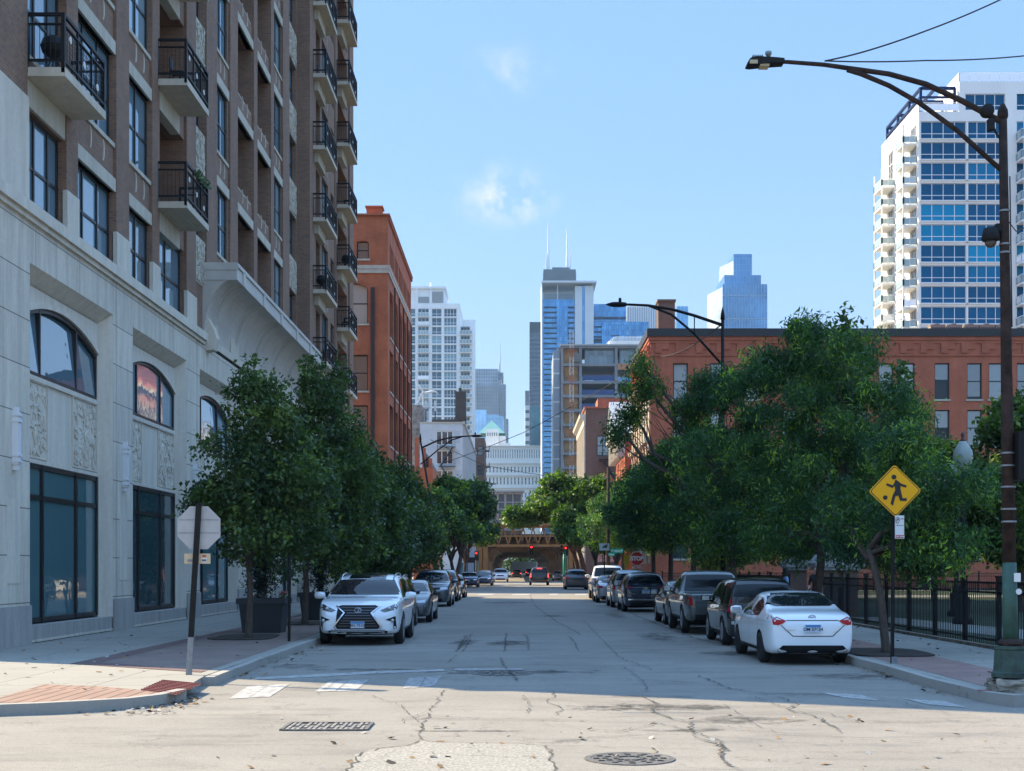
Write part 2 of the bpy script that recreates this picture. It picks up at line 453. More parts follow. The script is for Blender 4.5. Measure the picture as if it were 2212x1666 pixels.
M_paint = pm('worn_white_paint', (.315, .305, .285), .85, var=.5, scale=8)
M_crack = pm('crack_tar', (.05, .047, .043), .95, var=.5, scale=5)
_n = M_crack.node_tree; _n.links.new(ramp(_n, noise(_n, pos(_n), 3.2, 6, .7), [(.38, (.15,) * 3), (.58, (1,) * 3)]), _n.nodes['Principled BSDF'].inputs['Alpha'])
M_soil = pm('mulch', (.035, .026, .02), .95, var=.5, scale=9, bump=.6, bscale=30)
M_iron = pm('cast_iron', (.12, .112, .10), .7, metal=.2, var=.5, scale=12)
M_grass = pm('lawn', (.028, .045, .014), .95, var=.5, scale=1.5, bump=.6, bscale=25)
M_aggr = concrete('exposed_aggregate', (.265, .25, .215), None, .55)
M_far = pm('far_ground', (.12, .12, .11), .95, var=.2, scale=.05)

struct(MB().poly([(-820, -45, -.03), (820, -45, -.03), (820, 2120, -.03), (-820, 2120, -.03)]).build('ground', M_far))
struct(MB().poly([(-70, -38, 0), (70, -38, 0), (70, 430, 0), (-70, 430, 0)]).build('road', M_road))
SW = .13
def slab(name, pts, mat, z0=-.02, z1=SW):
    mb = MB(); mb.prism(pts, lambda u, v, w: (u, v, w), z0, z1)
    return struct(mb.build(name, mat))
KL, KR = -5.0, 6.55
Lc = [(-5.0, 90), (-5.0, 21.7), (-4.9, 20.6)]
# left block pavement (concrete) with its rounded corner
left_edge = [(KL, 90), (KL, 21.6), (-4.86, 20.2), (-4.80, 19.3), (-4.95, 18.4), (-5.6, 17.55), (-6.6, 17.1), (-9, 16.85), (-60, 16.8), (-60, 90)]
slab('sidewalk', left_edge[::-1], M_conc)
right_edge = [(KR, 103), (KR, 19.6), (6.6, 18.5), (7.1, 17.75), (8.2, 17.3), (11, 17.15), (60, 17.1), (60, 103)]
slab('sidewalk', right_edge, M_conc)
slab('sidewalk', [(KL, 115), (KL, 158), (-60, 158), (-60, 115)], M_conc)
slab('sidewalk', [(KR, 113), (60, 113), (60, 158), (KR, 158)], M_conc)
slab('sidewalk', [(-7.6, 178), (-7.6, 420), (-60, 420), (-60, 178)][::-1], M_conc)
slab('sidewalk', [(9, 178), (60, 178), (60, 420), (9, 420)], M_conc)
# kerbs: swept profile with a gutter pan
def kerb(name, path, top=.15, wid=.2, pan=.42):
    """path runs with the road on its right-hand side"""
    prof = [(-wid, SW + .004), (-wid, top), (-.05, top), (0.0, top - .04), (.03, .02), (pan, .008), (pan, -.02), (-wid, -.02)]
    pts = [Vector((x, y, 0)) for x, y in path]; mb = MB(); rows = []
    for k, q in enumerate(pts):
        a = (q - pts[k - 1]).normalized() if k else None; b2 = (pts[k + 1] - q).normalized() if k < len(pts) - 1 else None
        d = ((a or b2) + (b2 or a)).normalized(); nrm = Vector((d.y, -d.x, 0))
        sc_ = 1 / max(.5, nrm.dot(Vector(((a or b2).y, -(a or b2).x, 0))))
        jit = random.uniform(-.016, .012)
        rows.append([q + nrm * (u * sc_) + Vector((0, 0, v + (jit if v > .1 else 0))) for u, v in prof])
    i0 = len(mb.v)
    for r in rows: mb.v += [tuple(v) for v in r]
    n = len(prof)
    for k in range(len(rows) - 1):
        for j in range(n):
            a, b2 = i0 + k * n + j, i0 + k * n + (j + 1) % n
            mb.f.append((a, b2, b2 + n, a + n)); mb.m.append(0)
    for k in (0, len(rows) - 1): mb.f.append(tuple(i0 + k * n + j for j in range(n))); mb.m.append(0)
    return struct(mb.build(name, M_kerb))
def lin(a, b, n): return [(a[0] + (b[0] - a[0]) * t / n, a[1] + (b[1] - a[1]) * t / n) for t in range(n + 1)]
kerb('kerb', lin((KL, 90), (KL, 21.9), 34) + [(-4.96, 21.2)])
kerb('kerb', [(-4.84, 19.0), (-4.98, 18.3), (-5.25, 17.85), (-5.6, 17.5), (-6.1, 17.22), (-6.7, 17.02), (-7.6, 16.9)] + lin((-9, 16.83), (-60, 16.78), 20))
kerb('kerb', [(60, 17.08), (11, 17.13), (8.9, 17.2)])
kerb('kerb', [(6.75, 18.0), (6.6, 18.6), (KR, 19.5)] + lin((KR, 21), (KR, 103), 34))
kerb('kerb', lin((KL, 158), (KL, 115), 10)); kerb('kerb', lin((KR, 113), (KR, 158), 10))
# parkway strips of brick pavers
struct(MB().poly([(-8.0, 90, SW + .004), (-8.0, 24.2, SW + .004), (-5.2, 22.2, SW + .004), (-5.2, 90, SW + .004)]).build('paver_strip', M_pav))
struct(MB().poly([(-8.0, 24.9, SW + .008), (-8.0, 24.2, SW + .008), (-5.2, 22.2, SW + .008), (-5.2, 22.5, SW + .008)]).build('paver_border', M_pavd))
struct(MB().poly([(-8.0, 60, SW + .008), (-8.0, 24.9, SW + .008), (-7.55, 24.6, SW + .008), (-7.75, 60, SW + .008)]).build('paver_border', M_pavd))
struct(MB().poly([(6.75, 19.6, SW + .004), (8.05, 19.6, SW + .004), (8.05, 103, SW + .004), (6.75, 103, SW + .004)]).build('paver_strip', paver('red_pavers', (.29, .175, .145), (.25, .155, .13), (.16, .12, .10), (.21, .105))))
# corner ramp bricks and tactile plate
ramp_pts = [gnd(*p, SW) for p in ((-60, 1545), (85, 1479), (510, 1499), (560, 1507), (395, 1500), (330, 1506), (230, 1518), (120, 1522), (-60, 1524))]
rp = [gnd(a, b, SW) for a, b in ((-140, 1519), (-20, 1513), (95, 1479), (225, 1484), (330, 1493), (372, 1500), (318, 1503), (255, 1511), (180, 1517), (90, 1519))]
struct(MB().poly([(x, y, SW + .004) for x, y, z in rp]).build('ramp_bricks', M_pavr))
tp = [gnd(a, b, SW) for a, b in ((303, 1492), (352, 1470), (436, 1478), (382, 1502))]
tb = MB().poly([(x, y, SW + .008) for x, y, z in tp])
P0, P1, P2, P3 = [Vector(q) for q in tp]
for i in range(9):
    for j in range(14):
        q = P0.lerp(P1, (i + .5) / 9).lerp(P3.lerp(P2, (i + .5) / 9), (j + .5) / 14)
        tb.box(q.x - .022, q.x + .022, q.y - .022, q.y + .022, SW + .008, SW + .02)
tag(tb.build('tactile_plate', pm('red_tactile', (.17, .045, .04), .6, var=.2)), 'dark red bumpy tactile paving plate set in the corner kerb ramp', 'tactile plate')
# painted markings
def mark(name, pts, z=.006, mat=None):
    struct(MB().poly([gnd(a, b, z) for a, b in pts]).build(name, mat or M_paint))
M_paintw = pm('flaking_paint', (.27, .26, .245), .85, var=.6, scale=11)
for q in ([(493, 1510), (536, 1483), (579, 1480.5), (536, 1507.5)], [(538, 1507), (581, 1480), (626, 1477.5), (583, 1505)], [(680, 1494.5), (711, 1472.5), (752, 1470.5), (724, 1493)], [(726, 1493), (754, 1470.5), (797, 1468), (769, 1491.7)]):
    mark('crosswalk_marking', q)
for q in ([(871, 1487), (883, 1464.5), (918, 1462), (906, 1485)], [(909, 1485), (921, 1462), (954, 1459.5), (937, 1483)]): mark('crosswalk_marking', q, mat=M_paintw)
mark('stop_line', [(545, 1468.5), (553, 1463.5), (700, 1456), (815, 1450), (812, 1455), (700, 1461.5)])
mark('stop_line', [(815, 1455), (817, 1450), (960, 1445.5), (958, 1449.5)])
mark('stop_line', [(980, 1448.5), (984, 1444), (1130, 1443.5), (1130, 1447)], mat=M_paintw)
for q in ([(1773, 1496.3), (1858, 1500.6), (1902, 1514), (1822, 1507)], [(1953, 1509), (2040, 1514.5), (2092, 1529), (2004, 1522)]): mark('crosswalk_marking', q)
for x0, x1 in ((935, 980), (1032, 1068), (1105, 1147), (1185, 1207), (1240, 1270)):
    mark('crosswalk_marking', [(x0, 1285.8), (x1 - 4, 1285.8), (x1, 1282.8), (x0 + 4, 1282.8)])
mark('stop_line', [(1040, 1264.0), (1235, 1267.2), (1235, 1265), (1040, 1261.9)])
# concrete patch in the foreground
pp = [(768, 1629), (800, 1620), (880, 1612), (904, 1600), (1000, 1605), (1060, 1606), (1165, 1609), (1180, 1620), (1196, 1646), (1210, 1760), (690, 1760), (742, 1680)]
struct(MB().poly([gnd(a, b, .004) for a, b in pp]).build('concrete_patch', M_aggr))
# cracks and tar lines as thin strips
def crack(pts, w0=.03, seed=0, z=.008):
    rnd = random.Random(seed); P = [Vector(gnd(a, b, z)) for a, b in pts]; fine = []
    for a, b in zip(P, P[1:]):
        n = max(2, int((b - a).length / .12))
        for k in range(n): fine.append(a.lerp(b, k / n) + Vector((rnd.gauss(0, .022), rnd.gauss(0, .03), 0)))
    fine.append(P[-1]); mb = MB(); L = []
    for k, q in enumerate(fine):
        d = (fine[min(k + 1, len(fine) - 1)] - fine[max(k - 1, 0)]).normalized(); nn = Vector((-d.y, d.x, 0))
        ww = w0 * rnd.uniform(.35, 1.2) * (.4 if k in (0, len(fine) - 1) else 1); L.append((q - nn * ww / 2, q + nn * ww / 2))
    for (a, b), (c, d) in zip(L, L[1:]): mb.poly([a, c, d, b])
    struct(mb.build('road_crack', M_crack))
CR = [([(742, 1680), (772, 1632), (800, 1620), (880, 1611), (905, 1598)], .05), ([(905, 1600), (1000, 1604), (1060, 1604), (1165, 1609)], .035),
      ([(905, 1598), (912, 1570), (935, 1532), (958, 1490)], .045), ([(1180, 1610), (1196, 1646), (1205, 1700)], .03),
      ([(0, 1608), (300, 1606), (500, 1608), (640, 1608), (765, 1612)], .015), ([(0, 1562), (150, 1558), (240, 1552), (300, 1540)], .016),
      ([(1165, 1609), (1500, 1618), (1800, 1624), (2212, 1626)], .016), ([(1170, 1606), (1300, 1590), (1420, 1585), (1590, 1592), (1800, 1612)], .02),
      ([(960, 1494), (1100, 1490), (1300, 1491), (1600, 1497)], .018), ([(1190, 1492), (1200, 1505), (1180, 1515), (1215, 1530), (1200, 1545)], .03),
      ([(800, 1456), (900, 1449), (1000, 1441), (1150, 1436), (1350, 1437), (1500, 1444)], .03), ([(560, 1460), (700, 1450), (800, 1445)], .02),
      ([(985, 1408), (1005, 1375), (1012, 1372)], .07), ([(990, 1404), (1020, 1368)], .05), ([(1000, 1407), (1017, 1380)], .05),
      ([(985, 1407), (1060, 1403), (1160, 1406), (1270, 1408)], .035), ([(1090, 1408), (1092, 1385), (1095, 1368)], .06), ([(1142, 1404), (1140, 1378), (1133, 1370)], .05),
      ([(1060, 1372), (1230, 1372), (1255, 1371), (1240, 1362), (1205, 1345), (1185, 1330), (1160, 1312), (1150, 1300), (1145, 1284)], .05),
      ([(1230, 1374), (1243, 1390), (1250, 1406), (1275, 1408)], .045), ([(1060, 1318), (1200, 1319)], .03), ([(1340, 1310), (1375, 1330), (1430, 1352), (1500, 1378)], .09),
      ([(1500, 1378), (1600, 1402), (1680, 1410)], .12), ([(1505, 1458), (1540, 1470), (1580, 1488), (1640, 1494)], .05), ([(1590, 1448), (1750, 1453), (1860, 1460)], .022),
      ([(1680, 1505), (1720, 1518), (1700, 1532), (1760, 1545), (1790, 1562), (1815, 1582)], .05), ([(1560, 1520), (1600, 1545), (1640, 1570), (1700, 1584)], .025),
      ([(1330, 1580), (1420, 1560), (1480, 1575), (1560, 1600), (1560, 1640)], .04), ([(490, 1597), (560, 1575), (640, 1553), (700, 1549)], .012), ([(860, 1560), (905, 1543), (940, 1530)], .02),
      ([(1920, 1580), (2050, 1590), (2212, 1593)], .014), ([(970, 1430), (985, 1415)], .03), ([(685, 1497), (740, 1462)], .02), ([(1130, 1500), (1145, 1520), (1135, 1540)], .04), ([(1380, 1500), (1420, 1520), (1405, 1535), (1450, 1550), (1490, 1560), (1500, 1590), (1560, 1610), (1555, 1640), (1600, 1660)], .05), ([(1500, 1560), (1640, 1580), (1790, 1590), (2000, 1600)], .025), ([(1150, 1560), (1250, 1570), (1380, 1585)], .02), ([(1620, 1500), (1700, 1530), (1790, 1540), (1860, 1560)], .03), ([(800, 1500), (860, 1520), (905, 1560)], .025), ([(640, 1400), (760, 1408), (860, 1420), (990, 1425)], .03), ([(1260, 1340), (1300, 1380), (1340, 1420), (1420, 1450)], .03), ([(930, 1330), (1000, 1335), (1100, 1330)], .03), ([(880, 1360), (985, 1365), (1060, 1362)], .03), ([(1180, 1425), (1330, 1428), (1480, 1424), (1620, 1430)], .03), ([(1080, 1420), (1095, 1445), (1120, 1470)], .05), ([(700, 1470), (900, 1462), (1100, 1462), (1350, 1466), (1500, 1474)], .05), ([(1350, 1440), (1390, 1470), (1400, 1490)], .03), ([(1900, 1505), (1960, 1520), (2050, 1540), (2150, 1552)], .03)]
for k, (pts, wd) in enumerate(CR): crack(pts, wd * .7, k, .008 + .0004 * k)
# oil stains and ravelled patches: thin films with ragged noise edges
def stain_mat():
    m, nt, b = nodes('road_stain')
    p = pos(nt); oc = obj_co(nt); l = nt.nodes.new('ShaderNodeVectorMath'); l.operation = 'LENGTH'; nt.links.new(oc, l.inputs[0])
    oi = nt.nodes.new('ShaderNodeObjectInfo')
    ns = noise(nt, p, 2.6, 9, .74); nf = noise(nt, p, 30, 3, .7)
    k = mm('SUBTRACT', mm('ADD', .35, mm('MULTIPLY', mm('SUBTRACT', ns, .44, nt), 5.5, nt), nt), mm('POWER', mm('MULTIPLY', l.outputs['Value'], 1.25, nt), 2.2, nt), nt, True)
    k = mm('MULTIPLY', mm('MULTIPLY', k, oi.outputs['Alpha'], nt), mm('ADD', .35, mm('MULTIPLY', nf, 1.2, nt), nt), nt, True)
    b.inputs['Base Color'].default_value = (.05, .047, .044, 1); b.inputs['Roughness'].default_value = .9
    nt.links.new(k, b.inputs['Alpha'])
    return m
M_stain = stain_mat()
for i, (px, py, rx, ry, st) in enumerate(STAINS):
    g = gnd(px, py); o = MB().poly([(-1.25, -1.25, 0), (1.25, -1.25, 0), (1.25, 1.25, 0), (-1.25, 1.25, 0)]).build('road_stain', M_stain)
    o.location = (g[0], g[1], .004 + .0001 * i); o.scale = (rx, ry, 1); o.color = (1, 1, 1, st); struct(o)
# access covers and the grate
def cover(x, y, r, label):
    c = gnd(x, y, 0); mb = MB()
    mb.lathe([(r + .06, 0), (r + .06, .010), (r, .012), (r - .01, .006), (0.001, .006)], 28, c)
    for k in range(24):
        t = 2 * math.pi * k / 24
        for rr in (.35, .62, .85):
            if (k + int(rr * 10)) % 2: continue
            q = (c[0] + r * rr * math.cos(t), c[1] + r * rr * math.sin(t)); s = .028
            mb.box(q[0] - s, q[0] + s, q[1] - s * .7, q[1] + s * .7, .006, .018)
    tag(mb.build('manhole_cover', M_iron), label, 'manhole cover', 'iron covers in the road')
cover(1360, 1640, .38, 'round iron manhole cover in the sunlit foreground road')
cover(1085, 1455.5, .47, 'round iron manhole cover in shade beside the stop line')
c = gnd(708, 1571, 0); mb = MB()
mb.box(c[0] - .46, c[0] + .46, c[1] - .34, c[1] + .34, -.01, .004)
for k in range(15):
    for j in range(4):
        if (k * 3 + j) % 5 == 4: continue
        x0 = c[0] - .44 + k * .0605; y0 = c[1] - .32 + j * .165
        mb.box(x0, x0 + .035, y0, y0 + .14, .004, .018, 1)
for a in (-.5, .46): mb.box(c[0] + a, c[0] + a + .04, c[1] - .36, c[1] + .36, .0, .02)
for a in (-.38, .34): mb.box(c[0] - .46, c[0] + .46, c[1] + a, c[1] + a + .04, .0, .02)
tag(mb.build('drain_grate', [M_iron, pm('worn_grate_bars', (.26, .24, .21), .6, metal=.2, var=.4, scale=20)]), 'rectangular iron drain grate in the sunlit foreground road', 'drain grate')
# dry leaves, grit and twigs gathered in the gutters
rl = random.Random(12); mb = MB()
def litter(x0, x1, y0, y1, n, zf):
    for _ in range(n):
        x, y = rl.uniform(x0, x1), rl.uniform(y0, y1); s_ = rl.choice((.012, .018, .03, .045)); a = rl.uniform(0, 6.28); z = zf + rl.uniform(.004, .02); u = Vector((math.cos(a), math.sin(a), rl.uniform(-.4, .4))) * s_; v_ = Vector((-math.sin(a), math.cos(a), rl.uniform(-.4, .4))) * s_ * .6; c_ = Vector((x, y, z))
        mb.poly([c_ - u - v_, c_ + u - v_, c_ + u + v_, c_ - u + v_], rl.choice((0, 0, 1, 2)))
litter(-4.95, -4.35, 22.5, 60, 420, .008); litter(-5.6, -4.3, 17.0, 19.2, 260, .003); litter(6.0, 6.5, 19.5, 45, 420, .008); litter(6.5, 9.5, 16.6, 17.2, 260, .003); litter(-10.9, -5.3, 18.5, 40, 170, SW + .004); litter(6.8, 10.1, 19, 42, 200, SW + .008); litter(-3, 5, 10, 17, 160, .002)
struct(mb.build('leaf_litter', [pm('dry_leaf', (.20, .12, .05), .9), pm('grit', (.30, .28, .25), .9), pm('twig_dark', (.05, .04, .03), .9)]), 'stuff')
# tree pits
for (x, y0, y1, xw) in ((-6.7, 32.0, 34.6, .75), (-6.7, 40.3, 42.6, .7), (7.35, 26.0, 28.6, .8), (7.3, 33, 35, .7)):
    mb = MB(); pts = []
    for k in range(26):
        t = 2 * math.pi * k / 26; e = 4
        cxx = math.copysign(abs(math.cos(t)) ** (2 / e), math.cos(t)); syy = math.copysign(abs(math.sin(t)) ** (2 / e), math.sin(t))
        pts.append((x + xw * cxx + random.uniform(-.04, .04), (y0 + y1) / 2 + (y1 - y0) / 2 * syy + random.uniform(-.05, .05)))
    mb.prism(pts, lambda u, v, w_: (u, v, w_), SW - .01, SW + .03)
    struct(mb.build('tree_pit_mulch', M_soil))
# park lawn and path beyond the fence
struct(MB().poly([(10.3, 27.5, SW + .006), (60, 27.5, SW + .006), (60, 101, SW + .006), (10.3, 101, SW + .006)]).build('lawn', M_grass))
struct(MB().poly([(12.4, 27.5, SW + .012), (15.0, 27.5, SW + .012), (12.8, 47, SW + .012), (11.2, 47, SW + .012)]).build('park_path', M_conc))
struct(MB().poly([(10.3, 78, SW + .012), (60, 78, SW + .012), (60, 84, SW + .012), (10.3, 84, SW + .012)]).build('park_path', M_conc))
# ------------------------------------------------------------------ left apartment building
X0, X1 = -11.1, -10.54
YA, YB, YC = 25.6, 67.9, 85.8
TOPZ = 46.0
M_brick = brick('brown_brick', (.34, .175, .10), (.225, .122, .077), (.27, .21, .165), (.21, .078), .011, stain=.3)
M_stone = stone('limestone', (.73, .655, .535), (3.1, 1.06), .34)
M_stonep = stone('limestone_panel', (.69, .62, .51), None, .22)
M_lint = stone('cast_stone', (.56, .51, .41), None, .25)
M_fr = pm('dark_bronze_frame', (.012, .012, .014), .4)
M_gl = glass('facade_glass', (.15, .27, .34), .02, 3.2, .4, .015, (.26, .38, .43))
M_glb = glass('shopfront_glass', (.045, .095, .105), .02, 1.75, .3, .015)
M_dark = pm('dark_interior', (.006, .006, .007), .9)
M_rail = pm('black_rail', (.010, .009, .010), .5, spec=.25)
M_slabc = stone('balcony_concrete', (.60, .53, .42), None, .22)
M_white = pm('white_paint', (.62, .62, .60), .5)
apt = thing('apartment_building', 'tall brown brick apartment building on a pale stone base with balconies over the sidewalk', 'apartment building', (X0, YA, 0))
fl = lambda u, v, d: (X0 - d, u, v)
fr_ = lambda u, v, d: (X1 - d, u, v)
FH = 3.75; L0 = 12.13; NF = 9
holes = []; wins = []; panels = []; lintels = []; moons = []; loggias = []
BASE = 10.05
for k in range(NF):
    zl = L0 + FH * k; zb = zl - 2.42 if k else BASE + .02
    for (a, b, dp, nx) in ((38.35, 40.75, .17, [.5]), (49.55, 51.6, .14, [.5]), (61.1, 63.3, .14, [.5])):
        holes.append((a, b, zb, zl, dp)); wins.append((a, b, zb, zl, dp, nx, [.47])); lintels.append((a - .05, b + .1, zl))
    for (a, b, dp) in ((33.9, 37.1, .20),):
        holes.append((a, b, zb, zl, dp)); wins.append((a, b, zb, zl, dp, [.3, .68], [.45])); lintels.append((a - .02, b + .05, zl))
    holes.append((30.45, 33.0, zb, zl + .1, .20)); wins.append((30.45, 33.0, zb, zl + .1, .20, [.36, .72], [.45]))
    if k == 0:
        holes.append((41.6, 44.95, zb, zl + .2, .22)); wins.append((41.6, 44.95, zb, zl + .2, .22, [.45], [.47]))
    else:
        loggias.append((41.6, 44.95, L0 + FH * (k - 1) + .95, zl + .15, .85, 0))
    if k == 0:
        holes.append((46.3, 47.85, zl - .1, zl + .1, .1))
    else:
        holes.append((46.3, 47.85, zl - 2.55, zl - .45, .3)); wins.append((46.3, 47.85, zl - 2.55, zl - .45, .3, [.5], [.47]))
        holes.append((65.2, 67.6, zl - 2.55, zl - .45, .3)); wins.append((65.2, 67.6, zl - 2.55, zl - .45, .3, [.5], [.47]))
    panels.append((46.3, 47.85, zl - .43, zl + 1.18)); 
    if k: panels.append((65.2, 67.6, zl - .43, zl + 1.18))
    if k:
        for (a, b) in ((53.2, 56.4), (57.2, 60.3)):
            loggias.append((a, b, zl - 2.75, zl, 1.5, 1)); lintels.append((a - .03, b + .03, zl))
    else:
        for (a, b) in ((53.2, 56.4), (57.2, 60.3)): holes.append((a, b, BASE + 2.2, BASE + 2.25, .05))
    for (a, b) in ((33.9, 37.1), (38.35, 40.75), (49.6, 51.6), (53.4, 56.2), (57.4, 60.1), (61.1, 63.3)): moons += [(a + (b - a) * .36, zl + .86), (a + (b - a) * .7, zl + .86)]
holes += [(a, b, c, d, dp) for a, b, c, d, dp, _ in loggias]
mb = MB()
facade(mb, fl, YA, YB, BASE, TOPZ, holes)
# piers standing proud of the bays
piers = [(33.02, 33.88), (37.12, 38.33), (40.77, 41.58), (44.97, 46.28), (47.87, 49.5), (51.8, 53.18), (56.42, 57.18), (60.32, 61.05), (63.4, 65.15)]
for a, b in piers: mb.box(X0 - .02, X0 + .09, a, b, BASE + 1.0, TOPZ)
mb.box(X0 - .02, X0 + .09, YA + .003, 30.4, 12.4, TOPZ)
# end block
EH, EB = 3.66, 12.15
eh = []; ew = []; eb = []
for k in range(NF):
    z = EB + EH * k
    eb.append((70.0, 71.9, z + .18, z + 3.1, .9))
    ew.append((72.7, 75.0, z - 2.5 + EH, z - .2 + EH, .22, [.5], [.47])); 
    ew.append((76.0, 77.4, z - 2.5 + EH, z - .2 + EH, .22, [.5], [.47]))
    eb.append((79.0, 83.3, 11.95 + 3.55 * k + .18, 11.95 + 3.55 * k + 3.0, .9))
    moons += [(73.4, z + .35, 1), (74.4, z + .35, 1)]
facade(mb, fr_, YB, YC, BASE, TOPZ - 2, [e[:5] for e in eb] + [e[:5] for e in ew])
mb.box(X1 - .02, X1 + .09, YB + .003, 69.9, BASE + 1, TOPZ - 2); mb.box(X1 - .02, X1 + .09, 83.9, YC - .003, BASE + 1, TOPZ - 2); mb.box(X1 - .02, X1 + .06, 77.6, 78.4, BASE + 1, TOPZ - 2)
mb.poly([(X0, YB, BASE), (X1, YB, BASE), (X1, YB, TOPZ - 2), (X0, YB, TOPZ - 2)])
# remaining walls and roof
XB = -38
YS = YA + 21   # the end wall runs back at an angle
mb.poly([(XB, YS, 0), (X0, YA, 0), (X0, YA, TOPZ), (XB, YS, TOPZ)]); mb.poly([(X1, YC, 0), (XB, YC, 0), (XB, YC, TOPZ - 2), (X1, YC, TOPZ - 2)])
mb.poly([(XB, YC, 0), (XB, YS, 0), (XB, YS, TOPZ), (XB, YC, TOPZ)]); mb.poly([(X0, YA, TOPZ), (X0, YB, TOPZ), (XB, YB, TOPZ), (XB, YS, TOPZ)])
mb.poly([(X1, YB, TOPZ - 2), (X1, YC, TOPZ - 2), (XB, YC, TOPZ - 2), (XB, YB, TOPZ - 2)]); mb.poly([(X0, YB, TOPZ - 2), (XB, YB, TOPZ - 2), (XB, YB, TOPZ), (X0, YB, TOPZ)])
wall_o = mb.build('brick_wall', M_brick, apt)
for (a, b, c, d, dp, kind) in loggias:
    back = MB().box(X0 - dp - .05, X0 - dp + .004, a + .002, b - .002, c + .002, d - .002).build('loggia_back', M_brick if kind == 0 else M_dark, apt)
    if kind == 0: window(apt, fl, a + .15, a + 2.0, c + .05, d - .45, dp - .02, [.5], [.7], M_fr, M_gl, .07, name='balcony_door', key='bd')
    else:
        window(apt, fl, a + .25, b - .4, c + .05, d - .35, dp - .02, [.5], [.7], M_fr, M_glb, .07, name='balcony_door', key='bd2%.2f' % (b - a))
        MB().box(X0 - .12, X0 - .02, a + .05, b - .05, c, c + .08).build('sill', M_lint, apt)
for (a, b, c, d, dp) in eb:
    MB().box(X1 - dp - .05, X1 - dp + .004, a + .002, b - .002, c + .002, d - .002).build('loggia_back', M_brick, apt)
    window(apt, fr_, a + .3, min(b - .1, a + 2.2), c + .02, d - .4, dp - .02, [.5], [.7], M_fr, M_gl, .07, name='balcony_door', key='bd3%.1f' % (b - a))
for (a, b, c, d, dp, nx, ny) in wins:
    window(apt, fl, a + .004, b - .004, c + .004, d - .004, dp - .02, nx, ny, M_fr, M_gl, .075, key='w%.2f%.2f' % (b - a, d - c))
    if c > 11 and (a < 46 or a > 48) and a < 65: MB().box(X0 - .05, X0 + .05, a - .06, b + .12, c - .12, c - .003).build('sill', M_lint, apt)
for (a, b, c, d, dp, nx, ny) in ew: window(apt, fr_, a + .004, b - .004, c + .004, d - .004, dp - .02, nx, ny, M_fr, M_gl, .07, key='e%.2f%.2f' % (b - a, d - c))
for (a, b, z) in lintels: MB().box(X0 - .2, X0 + .07, a, b, z, z + .36).build('lintel', M_lint, apt)
for mo in moons:
    u, z = mo[:2]; xx = (X1 if len(mo) > 2 else X0)
    ps = []
    for t in range(9): an = R(-75 + 150 * t / 8); ps.append((u + .16 * math.cos(an) - .03, z + .3 * math.sin(an)))
    for t in range(9): an = R(75 - 150 * t / 8); ps.append((u + .08 * math.cos(an) - .03, z + .27 * math.sin(an)))
    MB().prism(ps, lambda a, b, w_: (xx + w_, a, b), -.01, .03).build('crescent_ornament', M_lint, apt)
def relief(mb, fn, u0, u1, v0, v1, seed, dens=1.0, t=.05):
    """cast leaf relief: a frame and a tangle of raised angular leaves"""
    rnd = random.Random(seed)
    P = lambda u, v, d: fn(u, v, d)
    mb.poly([P(u0, v0, 0), P(u1, v0, 0), P(u1, v1, 0), P(u0, v1, 0)])
    n = int(60 * dens * (u1 - u0) * (v1 - v0) / 1.8)
    for k in range(n):
        cu, cv = rnd.uniform(u0 + .1, u1 - .1), rnd.uniform(v0 + .1, v1 - .1); an = rnd.uniform(0, 6.28); ln = rnd.uniform(.2, .46); wd = rnd.uniform(.04, .10)
        ca, sa = math.cos(an), math.sin(an); bend = rnd.uniform(-.1, .1)
        pts = [(-ln / 2, 0), (-ln * .1, wd), (ln / 2, bend), (ln * .05, -wd * .4 + bend * .3)]
        pts = [(min(max(cu + x * ca - y * sa, u0 + .03), u1 - .03), min(max(cv + x * sa + y * ca, v0 + .03), v1 - .03)) for x, y in pts]
        mb.prism(pts, lambda u, v, d: P(u, v, d), -t * (.35 + .6 * k / n), .004)
for k, (a, b, c, d) in enumerate(panels):
    mb = MB(); relief(mb, lambda u, v, dd: (X0 - dd + .0 , u, v) if False else (X0 - dd + .02, u, v), a + .02, b - .02, c, d, 90 + k % 3, 1.4)
    mb.build('relief_panel', M_lint, apt)
# stone blocks at the pier feet and the ledge
mb = MB()
for a in [(X0 - .02, X0 + .12, p_ - .02, q_ + .02, BASE + .004, BASE + 1.0) for p_, q_ in piers] + [(X0 - .02, X0 + .12, YA + .003, 30.42, BASE + .004, 12.4), (X1 - .02, X1 + .12, YB + .01, 69.9, BASE + .004, BASE + 1), (X1 - .02, X1 + .12, 83.9, YC - .003, BASE + .004, BASE + 1)]: MB().box(*a).build('pier_base', M_stonep, apt)
mb = MB(); mb.box(X0 - .3, X0 + .22, YA - .1, 47.5, 9.78, BASE); mb.box(X0 - .3, X1 + .22, YB - .1, YC + .1, 9.78, BASE); mb.box(X0 - .3, X0 + .12, 47.504, YB - .1, 9.78, BASE); mb.box(X0 - .3, X0 + .14, YA - .02, 47.5, 9.66, 9.776)
mb.build('stone_ledge', M_stonep, apt)
